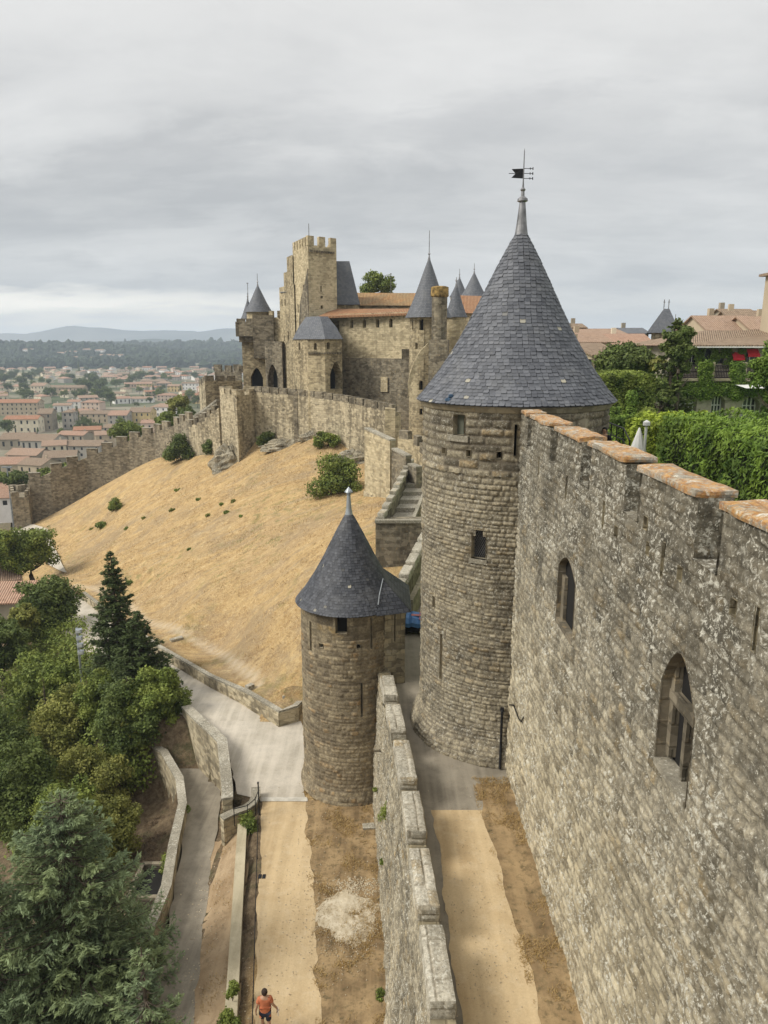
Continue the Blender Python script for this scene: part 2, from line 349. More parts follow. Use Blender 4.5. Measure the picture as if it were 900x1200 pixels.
M['leaf_far'] = leaf_mat('far_wood_foliage', (0.014, 0.026, 0.012), (0.05, 0.078, 0.03), (0.045, 0.07, 0.03))
M['straw'] = leaf_mat('straw_blades', (0.20, 0.12, 0.045), (0.50, 0.36, 0.15), (0.38, 0.25, 0.09))
# ------------------------------------------------------------ masonry with real stones
def stones(U, V, rowh, lenr, seed, jw=0.035, wav=0.05):
    rs = np.random.RandomState(seed)
    Vw = V + wav * vnoise(U * 0.45 + seed, V * 0.3) * 2; Uw = U + 0.05 * vnoise(U * 1.1, V * 1.7 + seed)
    v0 = Vw.min() - 1; rows = [v0]
    while rows[-1] < Vw.max() + 1: rows.append(rows[-1] + rs.uniform(*rowh))
    rows = np.array(rows); ri = np.clip(np.searchsorted(rows, Vw) - 1, 0, len(rows) - 2)
    dv = np.minimum(Vw - rows[ri], rows[ri + 1] - Vw)
    du = np.zeros_like(U); tone = np.zeros_like(U); r2 = np.zeros_like(U)
    for r in np.unique(ri):
        msk = ri == r; e = [Uw.min() - 1 - rs.uniform(0, .5)]
        while e[-1] < Uw.max() + 1: e.append(e[-1] + rs.uniform(*lenr) * (1.3 if rs.rand() < .2 else 1))
        e = np.array(e); si = np.clip(np.searchsorted(e, Uw[msk]) - 1, 0, len(e) - 2)
        du[msk] = np.minimum(Uw[msk] - e[si], e[si + 1] - Uw[msk]); t = rs.rand(len(e)); q = rs.rand(len(e))
        tone[msk] = t[si]; r2[msk] = q[si]
    d = np.minimum(dv, du)
    return d, tone, r2
def stone_sheet(name, mat, pos, nrm, u0, u1, v0, v1, du, parent=None, rowh=(0.16, 0.30), lenr=(0.22, 0.55), prot=0.05, seed=1, holes=(), boss=None, jw=0.05, rough=0.03, close=None):
    nu = int(round((u1 - u0) / du)) + 1; nv = int(round((v1 - v0) / du)) + 1
    us = np.linspace(u0, u1, nu); vs = np.linspace(v0, v1, nv)
    U, V = np.meshgrid(us, vs, indexing='ij')
    d, tone, r2 = stones(U, V, rowh, lenr, seed)
    prof = sstep(0.0, jw, d); joint = 1 - prof
    pr = prot * (1.0 if boss is None else 1 + boss(U, V))
    H = prof * (0.35 + 0.65 * r2) * pr + rough * fnoise(U * 1.6, V * 1.6, 4) + 0.02 * fnoise(U * 9 + 3, V * 9, 2)
    if holes:
        f_ = np.ones_like(U)
        for rr_x, val in ((.15, .55), (.08, .12)):
            near = np.zeros(U.shape, bool)
            for k in range(8):
                for h in holes: near |= h(U + rr_x * math.cos(k * math.pi / 4), V + rr_x * math.sin(k * math.pi / 4))
            f_ = np.where(near, val, f_)
        H = H * f_
    P = pos(U, V); Nn = nrm(U, V); X = P + Nn * H[..., None]
    idx = np.arange(nu * nv).reshape(nu, nv)
    Fq = np.stack([idx[:-1, :-1], idx[1:, :-1], idx[1:, 1:], idx[:-1, 1:]], -1)
    uc = (U[:-1, :-1] + U[1:, 1:]) / 2; vc = (V[:-1, :-1] + V[1:, 1:]) / 2
    keep = np.ones(uc.shape, bool)
    for h in holes: keep &= ~h(uc, vc)
    Fq = Fq[keep]
    at_ = np.stack([tone, joint, r2, np.ones_like(tone)], -1).reshape(-1, 4)
    return np_mesh(name, X.reshape(-1, 3), Fq.reshape(-1, 4), mat, parent, at_, np.stack([U, V], -1).reshape(-1, 2))
def stone_block(name, mat, origin, ax, ay, L, W, H, parent=None, seed=1, du=0.06, batter=0.0, top=True, prot=0.03, sides=(1, 1, 1, 1), **k):
    """closed block of masonry: origin corner, ax/ay horizontal unit vectors; made of one joined relief mesh"""
    ax = np.array(ax); ay = np.array(ay); o = np.array(origin); z = np.array([0, 0, 1.0])
    parts = []
    def add(o_, du_, dv_, n_, lu, lv, sd):
        nu = max(int(round(lu / du)), 1) + 1; nv = max(int(round(lv / du)), 1) + 1
        U, V = np.meshgrid(np.linspace(0, lu, nu), np.linspace(0, lv, nv), indexing='ij')
        d, tone, r2 = stones(U, V, k.get('rowh', (0.18, 0.32)), k.get('lenr', (0.25, 0.6)), sd); prof = sstep(0, 0.05, d)
        edge = sstep(0, 0.10, np.minimum(np.minimum(U, lu - U), np.minimum(V, lv - V)))
        Hh = prof * (0.35 + .65 * r2) * prot * edge + 0.02 * fnoise(U * 2, V * 2 + sd, 3) * edge
        wob = k.get('wob', 0.035)
        X = o_ + U[..., None] * du_ + V[..., None] * dv_ + n_ * Hh[..., None]
        X = X + wob * np.stack([vnoise(X[..., 2] * 2.1 + 7, X[..., 1] * 2.3), vnoise(X[..., 0] * 2.2 + 3, X[..., 2] * 2.4 + 9), vnoise(X[..., 0] * 2.5, X[..., 1] * 2.1 + 5)], -1)
        idx = np.arange(nu * nv).reshape(nu, nv); Fq = np.stack([idx[:-1, :-1], idx[1:, :-1], idx[1:, 1:], idx[:-1, 1:]], -1).reshape(-1, 4)
        parts.append((X.reshape(-1, 3), Fq, np.stack([tone, 1 - prof, r2, np.ones_like(tone)], -1).reshape(-1, 4), np.stack([U, V], -1).reshape(-1, 2)))
    if sides[0]: add(o, ax, z, -ay, L, H, seed)
    if sides[1]: add(o + ax * L, ay, z, ax, W, H, seed + 1)
    if sides[2]: add(o + ax * L + ay * W, -ax, z, ay, L, H, seed + 2)
    if sides[3]: add(o + ay * W, -ay, z, -ax, W, H, seed + 3)
    if top: add(o + z * H, ax, ay, z, L, W, seed + 4)
    V = []; Fc = []; A = []; Uv = []; n = 0
    for X, Fq, a, uv in parts:
        V.append(X); Fc.append(Fq + n); A.append(a); Uv.append(uv); n += len(X)
    return np_mesh(name, np.concatenate(V), np.concatenate(Fc), mat, parent, np.concatenate(A), np.concatenate(Uv), smooth=False)

# ------------------------------------------------------------ slates
def slates(name, mat, cx, cy, prof, parent=None, a0=0, a1=2 * math.pi, w=0.27, row=0.19, seed=3, lift=0.022, edge=None):
    """rows of round-ended slates on a surface of revolution; prof = [(r,z)...] from eave up"""
    rs = np.random.RandomState(seed); pr = np.array(prof); seg = np.hypot(np.diff(pr[:, 0]), np.diff(pr[:, 1])); cum = np.concatenate([[0], np.cumsum(seg)]); Lt = cum[-1]
    rz = lambda s: (np.interp(s, cum, pr[:, 0]), np.interp(s, cum, pr[:, 1]))
    V = []; Fc = []; A = []; nrow = int(Lt / row)
    # under-sheet so nothing shows between slates
    for i in range(nrow):
        s0 = i * row - 0.03; s1 = s0 + row * 1.9
        r_lo, z_lo = rz(max(s0, 0)); r_hi, z_hi = rz(min(s1, Lt)); r_m, z_m = rz(min(max(s0, 0) + row * 0.28, Lt))
        n = max(int((a1 - a0) * r_lo / w), 5); dphi = (a1 - a0) / n; ph = 0.5 * (i % 2)
        for k in range(n):
            t = a0 + (k + ph) * dphi + rs.uniform(-.04, .04) * dphi; hw = dphi * 0.485; tone = rs.rand(); rn = rs.rand(); lf = lift * rs.uniform(.8, 1.5); dz = rs.uniform(-.012, .012)
            i0 = len(V)
            r_q, z_q = r_lo * .8 + r_m * .2, z_lo * .8 + z_m * .2
            for (r_, z_, ww, l, jj) in ((r_lo, z_lo, .40, lf, .95), (r_q, z_q, .78, lf, .3), (r_m, z_m, .97, lf * .9, 0), (r_hi, z_hi, .97, 0.002, .5)):
                rr = r_ + l; zz = z_ + l * .5 + dz
                f = r_ / max(r_lo, .01)
                V.append((cx + rr * math.cos(t - hw * ww), cy + rr * math.sin(t - hw * ww), zz)); V.append((cx + rr * math.cos(t + hw * ww), cy + rr * math.sin(t + hw * ww), zz))
                A += [(tone, jj, rn, 1)] * 2
            Fc += [(i0, i0 + 1, i0 + 3, i0 + 2), (i0 + 2, i0 + 3, i0 + 5, i0 + 4), (i0 + 4, i0 + 5, i0 + 7, i0 + 6)]
    i0 = len(V); nn = 64
    for j in range(len(prof)):
        for k in range(nn + 1):
            t = a0 + (a1 - a0) * k / nn; r_, z_ = prof[j]; r_ = max(r_ - 0.012, 0)
            V.append((cx + r_ * math.cos(t), cy + r_ * math.sin(t), z_ - .02)); A.append((.2, 1, 0, 1))
    for j in range(len(prof) - 1):
        for k in range(nn):
            a = i0 + j * (nn + 1) + k; Fc.append((a, a + 1, a + nn + 2, a + nn + 1))
    return np_mesh(name, V, Fc, mat, parent, A, smooth=False)
def cone_prof(r0, z0, r1, z1, flare=0.16, n=14):
    out = []
    for i in range(n + 1):
        t = i / n; r = r0 + (r1 - r0) * t; r -= flare * r0 * 4 * (t * (1 - t)) * (1 - t) * 0.9
        out.append((max(r, r1), z0 + (z1 - z0) * t))
    return out

# ------------------------------------------------------------ foliage
def leafset(name, mat, C, Rr, n, size, parent=None, seed=1, asp=0.6, flat=0.0, up=0.35, shell=0.55):
    """n leaf-sized faces spread through clumps: C centres (k,3), Rr radii (k,) or (k,3)"""
    rs = np.random.RandomState(seed); C = np.asarray(C, float); Rr = np.asarray(Rr, float)
    if Rr.ndim == 1: Rr = np.stack([Rr, Rr, Rr * 0.8], -1)
    w = (Rr[:, 0] * Rr[:, 1]); w = w / w.sum(); ci = rs.choice(len(C), n, p=w)
    d = rs.normal(size=(n, 3)); d /= np.linalg.norm(d, axis=1)[:, None]
    rad = (shell + (1 - shell) * rs.rand(n)) * (1 + 0.12 * rs.normal(size=n))
    P = C[ci] + d * rad[:, None] * Rr[ci]
    nv = d * 0.8 + rs.normal(size=(n, 3)) * 0.55 + np.array([0, 0, up]); nv /= np.linalg.norm(nv, axis=1)[:, None]
    return leaves_at(name, mat, P, nv, size * rs.uniform(.6, 1.35, n), asp, rs, parent, ctone=rs.rand(len(C))[ci], spread=.45)
def leaves_at(name, mat, P, nv, s, asp, rs, parent, ctone=None, spread=.5, tdir=None):
    n = len(P)
    a = rs.normal(size=(n, 3)) if tdir is None else tdir; t = a - nv * np.sum(a * nv, 1)[:, None]; t /= np.linalg.norm(t, axis=1)[:, None] + 1e-9; b = np.cross(nv, t)
    s = np.asarray(s)[:, None]
    V = np.stack([P - t * s, P + b * s * asp + t * s * .1, P + t * s, P - b * s * asp + t * s * .1], 1).reshape(-1, 3)
    Fc = np.arange(4 * n).reshape(n, 4); tone = rs.rand(n) if ctone is None else np.clip(ctone * spread + rs.rand(n) * (1 - spread), 0, 1)
    A = np.repeat(np.stack([tone, np.zeros(n), rs.rand(n), np.ones(n)], -1), 4, 0)
    return np_mesh(name, V, Fc, mat, parent, A, smooth=False)
def crown_clumps(rx, ry, rz, k, cr, seed, cut=-0.5):
    rs = np.random.RandomState(seed); C = []; Rr = []
    while len(C) < k:
        d = rs.normal(size=3); d /= np.linalg.norm(d)
        if d[2] < cut: continue
        q = rs.uniform(0.35, 0.92); C.append((d[0] * rx * q, d[1] * ry * q, d[2] * rz * q)); Rr.append(cr * rs.uniform(.7, 1.3))
    return np.array(C), np.array(Rr)
def trunk_mesh(h, r, limbs, seed, parent, spread=1.0, z_cr=0.0):
    rnd = random.Random(seed); mb = MB(); pts = [(0, 0, -0.6)]; x = y = 0
    for i in range(1, 6):
        x += rnd.uniform(-.04, .04) * h; y += rnd.uniform(-.04, .04) * h; pts.append((x, y, h * i / 5))
    mb.tube(pts, [r * (1.25 - .15 * i) for i in range(6)], 7)
    for k in range(limbs):
        t = 2 * math.pi * k / limbs + rnd.uniform(-.4, .4); z = h * rnd.uniform(.5, .95); L = spread * rnd.uniform(.6, 1)
        p0 = Vector((x * z / h, y * z / h, z)); p2 = p0 + Vector((math.cos(t) * L, math.sin(t) * L, L * rnd.uniform(.5, 1.1))); p1 = (p0 + p2) / 2 + Vector((0, 0, -.1 * L))
        mb.tube([p0, p1, p2], [r * .5, r * .35, r * .12], 5)
    return mb.build('trunk', M['bark'], parent)
def broadleaf(name, label, cat, base, h, rx, rz, mat, n, size, seed, group=None, k=26, cr=None, trunk_r=0.18, ry=None, cut=-0.45):
    """base = trunk foot; crown centred at height h"""
    o = thing(name, label, cat, base, 0, group); ry = ry or rx
    C, Rr = crown_clumps(rx, ry, rz, k, cr or rx * 0.36, seed, cut); C[:, 2] += h
    leafset('crown', mat, C, Rr, n, size, o, seed)
    trunk_mesh(max(h - rz * .35, .5), trunk_r, 6, seed, o, rx * .75)
    return o
def bush(name, label, base, rx, rz, mat, n, size, seed, group=None, cat='bush', ry=None, k=14):
    o = thing(name, label, cat, base, 0, group); ry = ry or rx
    C, Rr = crown_clumps(rx, ry, rz, k, rx * 0.45, seed, -0.2); C[:, 2] += rz * .35
    leafset('foliage', mat, C, Rr, n, size, o, seed)
    mb = MB(); rnd = random.Random(seed)
    for i in range(4):
        t = rnd.uniform(0, 6.28); mb.tube([(0, 0, -.3), (math.cos(t) * rx * .5, math.sin(t) * rx * .5, rz * .8)], [.05 * rx, .02 * rx], 5)
    mb.build('stem', M['bark'], o)
    return o
def conifer(name, label, base, H, r0, mat, seed, levels=26, nb=9, density=30, size=0.13, group=None, droop=0.25, power=0.9, zmin=0.08, asp=0.42, lean=0.0, gap=0.0, up=0.1):
    o = thing(name, label, 'tree', base, 0, group); rs = np.random.RandomState(seed); P = []; Nv = []; S = []; T = []; ct = []; mb = MB()
    mb.tube([(0, 0, -.8), (0, 0, H * .5), (0, 0, H)], [r0 * .075 + .05, r0 * .045 + .03, .015], 8)
    for l in range(levels):
        f = zmin + (1 - zmin) * (l + rs.uniform(-.3, .3)) / levels; f = min(max(f, zmin), .99); z = H * f; rr = r0 * (1 - f) ** power + 0.04 * r0
        for b in range(max(int(nb * (1 - f * .45)), 3)):
            if rs.rand() < gap: continue
            th = rs.uniform(0, 2 * math.pi); L = rr * rs.uniform(.62, 1.12); bt = rs.rand()
            dr = np.array([math.cos(th), math.sin(th), 0]); side = np.array([-dr[1], dr[0], 0])
            p = lambda s: np.array([0, 0, z]) + dr * L * s + np.array([0, 0, -droop * L * s * (1 - .75 * s) * 2 + up * L * s * s])
            mb.tube([p(0), p(.5), p(.95)], [.02 + .012 * L, .012 + .006 * L, .006], 4, cap=False)
            m = max(int(density * L), 6)
            # side sprays: needles gathered on short twigs leaving the branch
            tw = max(int(m / 9), 3); ti = rs.randint(0, tw, m); ts_ = (rs.rand(tw) ** .7 * .95 + .05)[ti]; sd_ = rs.choice([-1., 1.], tw)[ti]; tl = rs.rand(m); ln_ = L * (.10 + .26 * (1.0 - ts_)) * tl
            q = dr[None] * (L * ts_ + ln_ * .8)[:, None] + side[None] * (sd_ * ln_)[:, None]; q[:, 2] = z - droop * L * ts_ * (1 - .75 * ts_) * 2 + up * L * ts_ * ts_ - ln_ * .22 + rs.normal(size=m) * .025 * L
            q += rs.normal(size=(m, 3)) * size * .35; P.append(q); tv = dr[None] * .8 + side[None] * (sd_ * .75)[:, None] + rs.normal(size=(m, 3)) * .28; tv[:, 2] += .12; T.append(tv); Nv.append(np.array([0, 0, 1.0]) + rs.normal(size=(m, 3)) * .5); S.append(size * rs.uniform(.6, 1.4, m)); ct.append(np.clip(.30 * bt + .38 * ts_ + .32 * tl, 0, 1))
    P = np.concatenate(P); Nv = np.concatenate(Nv); Nv /= np.linalg.norm(Nv, axis=1)[:, None]
    leaves_at('crown', mat, P, Nv, np.concatenate(S), asp, rs, o, np.concatenate(ct) ** 1.3, .85, np.concatenate(T))
    mb.build('trunk', M['bark'], o)
    return o

# ------------------------------------------------------------ walls with real openings
def facade(mb, p0, p1, z0, z1, holes=(), depth=0.35, mi=0, topslope=None):
    """upright wall face from p0 to p1 (outward = right of p0->p1 seen from above is (dy,-dx)); holes = (u0,u1,za,zb,kind)"""
    p0 = Vector((p0[0], p0[1], 0)); p1 = Vector((p1[0], p1[1], 0)); L = (p1 - p0).length; t = (p1 - p0) / L; n = Vector((t.y, -t.x, 0))
    P = lambda u, z, d=0.0: p0 + t * u + Vector((0, 0, z)) - n * d
    us = sorted(set([0, L] + [h[0] for h in holes] + [h[1] for h in holes])); zs = sorted(set([z0, z1] + [h[2] for h in holes] + [h[3] for h in holes]))
    for i in range(len(us) - 1):
        for j in range(len(zs) - 1):
            uc = (us[i] + us[i + 1]) / 2; zc = (zs[j] + zs[j + 1]) / 2
            if any(h[0] < uc < h[1] and h[2] < zc < h[3] for h in holes): continue
            q = [(us[i], zs[j]), (us[i + 1], zs[j]), (us[i + 1], zs[j + 1]), (us[i], zs[j + 1])]
            mb.poly([P(*a) for a in q], uv=q, mi=mi)
    for h in holes:
        u0, u1, a, b = h[:4]; kind = h[4] if len(h) > 4 else 'r'; um = (u0 + u1) / 2; w = u1 - u0
        if kind == 'r': out = [(u0, a), (u1, a), (u1, b), (u0, b)]
        else:
            rise = w * (0.5 if kind == 'o' else 0.8); sp = b - rise; arc = []
            for k in range(9):
                s = k / 8.0
                if kind == 'o': ang = math.pi * s; arc.append((um + w / 2 * math.cos(ang), sp + rise * math.sin(ang)))
                else:
                    x = 1 - 2 * s; arc.append((um + w / 2 * x, sp + rise * (1 - abs(x) ** 1.7)))
            out = [(u0, a), (u1, a)] + arc
            mb.poly([P(*q) for q in [(u1, b)] + list(arc[:5])][::1], uv=[(u1, b)] + arc[:5], mi=mi)
            mb.poly([P(*q) for q in [(u0, b)] + list(arc[4:])], uv=[(u0, b)] + arc[4:], mi=mi)
        m = len(out)
        for k in range(m):
            c, d = out[k], out[(k + 1) % m]
            if c == d: continue
            mb.poly([P(c[0], c[1]), P(c[0], c[1], depth), P(d[0], d[1], depth), P(d[0], d[1])], mi=mi)
def pane(p0, p1, h, depth, mat, parent, name='window', inset=0.0, bars=None):
    p0 = Vector((p0[0], p0[1], 0)); p1 = Vector((p1[0], p1[1], 0)); t = (p1 - p0).normalized(); n = Vector((t.y, -t.x, 0)); rz = math.atan2(t.y, t.x)
    mb = MB(); um = (h[0] + h[1]) / 2; c = p0 + t * um - n * (depth + .03)
    mb.box((c.x, c.y, (h[2] + h[3]) / 2), (h[1] - h[0] + .06, .06, h[3] - h[2] + .06), rz)
    w = mb.build(name, mat, parent)
    if bars:
        fb = MB(); c2 = p0 + t * um - n * (depth - .04); fw = bars.get('w', .07)
        W = h[1] - h[0]; Hh = h[3] - h[2]
        for k in range(bars['nx'] + 1):
            q = c2 + t * (-W / 2 + fw / 2 + (W - fw) * k / bars['nx']); fb.box((q.x, q.y, (h[2] + h[3]) / 2), (fw, .05, Hh), rz)
        for z in bars['z']: fb.box((c2.x, c2.y, h[2] + Hh * z), (W, .045, fw), rz)
        fb.build('frame', bars['mat'], w)
    return w
def walls(mb, xy, z0, z1, mi=0, holes={}, depth=.35, top=True):
    """closed footprint (counter-clockwise) with openings per side"""
    n = len(xy)
    for i in range(n): facade(mb, xy[i], xy[(i + 1) % n], z0, z1, holes.get(i, ()), depth, mi)
    if top: mb.poly([(p[0], p[1], z1) for p in xy], mi=mi)
def ccw(xy):
    a = sum(xy[i][0] * xy[(i + 1) % len(xy)][1] - xy[(i + 1) % len(xy)][0] * xy[i][1] for i in range(len(xy)))
    return xy if a > 0 else list(reversed(xy))
def wall_line(parent, pts, thick, mat, name='wall', capmat=None, cap=0.0):
    """free-standing wall through pts = (x, y, zbase, ztop); thickness to the left of travel"""
    mb = MB(); cp = MB(); P = [Vector(p[:2]).to_3d() for p in pts]; nn = []
    for i in range(len(P)):
        d = (P[min(i + 1, len(P) - 1)] - P[max(i - 1, 0)]).normalized(); nn.append(Vector((-d.y, d.x, 0)))
    acc = 0
    for i in range(len(P) - 1):
        a, b = P[i], P[i + 1]; a2, b2 = a + nn[i] * thick, b + nn[i + 1] * thick; L = (b - a).length
        za, zb, ta, tb = pts[i][2], pts[i + 1][2], pts[i][3], pts[i + 1][3]
        z = lambda v, h: (v.x, v.y, h)
        mb.poly([z(a, za), z(b, zb), z(b, tb), z(a, ta)], uv=[(acc, za), (acc + L, zb), (acc + L, tb), (acc, ta)])
        mb.poly([z(b2, zb), z(a2, za), z(a2, ta), z(b2, tb)], uv=[(acc + L, zb), (acc, za), (acc, ta), (acc + L, tb)])
        mb.poly([z(a, ta), z(b, tb), z(b2, tb), z(a2, ta)])
        if capmat:
            o = .05; A, B, A2, B2 = a - nn[i] * o, b - nn[i + 1] * o, a2 + nn[i] * o, b2 + nn[i + 1] * o
            for s0, s1, m_ in ((ta + .004, tb + .004, 0),):
                lo = [z(A, s0), z(B, s1), z(B2, s1), z(A2, s0)]; hi = [(p[0], p[1], p[2] + cap) for p in lo]
                cp.poly(hi); cp.poly(lo[::-1])
                for k in range(4): cp.poly([lo[k], lo[(k + 1) % 4], hi[(k + 1) % 4], hi[k]])
        acc += L
    for i in (0, -1):
        a = P[i]; a2 = a + nn[i] * thick; zb_, zt = pts[i][2], pts[i][3]; q = [(a.x, a.y, zb_), (a2.x, a2.y, zb_), (a2.x, a2.y, zt), (a.x, a.y, zt)]
        mb.poly(q[::-1] if i == 0 else q)
    w = mb.build(name, mat, parent)
    if capmat: cp.build('coping', capmat, parent)
    return w
def merlons(parent, pts, thick, mat, h, w, gap, start=0.2, capmat=None, zoff=0.0, cap=.06):
    """merlon parts along the crest of pts (x,y,_,ztop), each a mesh of its own"""
    for i in range(len(pts) - 1):
        a = Vector((pts[i][0], pts[i][1], pts[i][3])); b = Vector((pts[i + 1][0], pts[i + 1][1], pts[i + 1][3])); L = (b.xy - a.xy).length; d = (b - a) / L
        nrm = Vector((-d.y, d.x, 0)).normalized(); s = start; a = a - nrm * .004
        while s + w < L + .3:
            mb = MB(); p = a + d * s; q = a + d * (s + w); zt = (p.z + q.z) / 2 + h; hh = thick
            xy = [(p.x, p.y), (q.x, q.y), (q.x + nrm.x * hh, q.y + nrm.y * hh), (p.x + nrm.x * hh, p.y + nrm.y * hh)]
            mb.prism(xy, min(p.z, q.z) - .05, zt)
            o = mb.build('merlon', mat, parent)
            if capmat:
                cb = MB(); c = ((p + q) / 2 + nrm * hh / 2); cb.box((c.x, c.y, zt + cap / 2 + .003), (w + .1, hh + .1, cap), math.atan2(d.y, d.x)); cb.build('coping', capmat, o)
            s += w + gap

def gable_house(x, y, z, w, d, h, rz, wall, roof, label, cat='house', group=None, pitch=0.32, wins=2, floors=2, hip=False, name='house', detail=True, chimney=True, seed=0, over=0.35, holes_sides=(0,)):
    """house with real window openings; side 0 faces -y before rotation"""
    rnd = random.Random(seed); o = thing(name, label, cat, (x, y, z), rz, group)
    xy = [(-w / 2, -d / 2), (w / 2, -d / 2), (w / 2, d / 2), (-w / 2, d / 2)]; H = {}
    fh = h / floors
    for sd in holes_sides:
        L = w if sd % 2 == 0 else d; nw = wins if sd % 2 == 0 else max(1, int(wins * d / w)); hl = []
        for f in range(floors):
            for k in range(nw):
                uc = L * (k + .5) / nw + rnd.uniform(-.25, .25); ww = rnd.choice((.45, .5, .55)); a = f * fh + fh * .32; hh = fh * rnd.choice((.42, .46, .5))
                if f == 0 and rnd.random() < .25: a, hh = 0.05, fh * .78
                hl.append((uc - ww, uc + ww, a, a + hh))
        H[sd] = hl
    mb = MB(); walls(mb, xy, -3.0, h, holes=H, depth=.25, top=False)
    e = d / 2 * pitch * 2 * .5; rh = d / 2 * pitch; zt = h + rh
    if not hip:
        mb.poly([(w / 2, -d / 2, h), (w / 2, d / 2, h), (w / 2, 0, zt)]); mb.poly([(-w / 2, d / 2, h), (-w / 2, -d / 2, h), (-w / 2, 0, zt)])
    mb.build('wall', wall, o)
    rb = MB(); ov = over; hx = w / 2 + ov; hy = d / 2 + ov; zr = zt + .12; zl = h - ov * pitch + .12; th = .14
    ins = d / 2 * .9 if hip else 0
    L = math.hypot(hy, zr - zl)
    def slope(pts, uv):
        rb.poly(pts, uv=uv); rb.poly([(p[0], p[1], p[2] - th) for p in reversed(pts)])
    slope([(-hx, -hy, zl), (hx, -hy, zl), (hx - ins, 0, zr), (-hx + ins, 0, zr)], [(-hx, 0), (hx, 0), (hx - ins, L), (-hx + ins, L)])
    slope([(hx, hy, zl), (-hx, hy, zl), (-hx + ins, 0, zr), (hx - ins, 0, zr)], [(-hx, 0), (hx, 0), (hx - ins, L), (-hx + ins, L)])
    if hip:
        slope([(hx, -hy, zl), (hx, hy, zl), (hx - ins, 0, zr)], [(-hy, 0), (hy, 0), (0, L)]); slope([(-hx, hy, zl), (-hx, -hy, zl), (-hx + ins, 0, zr)], [(-hy, 0), (hy, 0), (0, L)])
    for s in (-1, 1):
        rb.poly([(-hx, s * hy, zl - th), (hx, s * hy, zl - th), (hx, s * hy, zl), (-hx, s * hy, zl)][::s or 1])
        if not hip:
            rb.poly([(s * hx, -hy, zl - th), (s * hx, 0, zr - th), (s * hx, 0, zr), (s * hx, -hy, zl)]); rb.poly([(s * hx, 0, zr - th), (s * hx, hy, zl - th), (s * hx, hy, zl), (s * hx, 0, zr)])
    ro = rb.build('roof', roof, o)
    if chimney:
        cb = MB(); cx = rnd.uniform(-.35, .35) * w; cb.box((cx, d * .12, zt + .3), (.6, .5, 1.3)); cb.build('chimney', wall, ro)
    if detail:
        for sd, hl in H.items():
            for hh in hl:
                pane(xy[sd], xy[(sd + 1) % 4], hh, .2, M['glass'], o)
    else:
        me = o  # small in the picture: the openings show the dark rooms behind one inner lining
        ib = MB(); ib.prism([(p[0] * .95, p[1] * .95) for p in xy], -.5, h - .05); ib.build('interior', M['void'], o)
    return o
# ============================================================ ground
ctrl = []
for px, py, z in [(300,1200,0),(375,1200,0),(440,1200,0),(305,935,0),(357,935,0),(440,940,0),(310,880,0),(350,850,0),(345,826,.9),
        (300,840,0),(250,800,-.8),(200,765,-2),(150,735,-3.2),(110,705,-4.5),(80,688,-5.6),(293,815,.7),(250,785,.2),(190,748,-1.0),(140,718,-2.3),(105,695,-3.8),(60,655,-8),(68,640,-7.6),
        (50,608,-7),(100,585,-4.5),(150,560,-1),(200,537,3),(250,520,7),(60,680,-7),(30,700,-7.5),
        (180,960,-4),(165,1040,-4.5),(100,1000,-7),(0,1000,-10),(0,1200,-9),(0,800,-10),(60,760,-7),(100,900,-8),(-150,700,-12),(-200,1000,-14)]:
    p = gz(px, py, z); ctrl.append((p.x, p.y, z))
for px, py, Y in [(278,530,103),(300,512,104),(320,513,101),(345,517,98),(375,512,93),(400,520,90),(430,545,84),(460,560,76),(440,620,56),(430,600,62)]:
    p = at(px, py, Y); ctrl.append(tuple(p))
for q in [(0,45,1.5),(3,45,2),(4,20,0),(10,30,0),(4,8,0),(-5,5,0),(0,10,0),(20,30,4),(30,60,8),(30,90,11),(10,95,11.5),(0,120,12.5),(-20,125,11),(20,150,13),(60,140,14),(80,80,13),(60,30,10),(30,-20,4),(0,-30,2),
        (-30,128,-2),(-60,150,-22),(-40,165,-24),(-85,135,-17),(-75,100,-12),(-70,70,-13),(-60,40,-12),(-45,20,-11),(-90,180,-28),(-20,190,-24),(-110,90,-22),(-110,40,-22),(-80,0,-16),(-40,-20,-8),(-110,-40,-20)]: ctrl.append(q)
ctrl = np.array(ctrl, float)
_c2 = 9.0
_rr = [(330, 846, 0), (293, 828, 0), (250, 806, -.8), (190, 770, -2), (140, 735, -3.2), (100, 703, -4.6), (78, 690, -5.6)]
_R3 = [gz(*p) for p in _rr]; ROADC = []
for _i, _p in enumerate(_R3):
    _d = (_R3[min(_i + 1, len(_R3) - 1)] - _R3[max(_i - 1, 0)]).xy.normalized(); ROADC.append((_p.x - _d.y * 2.3, _p.y + _d.x * 2.3, _p.z))

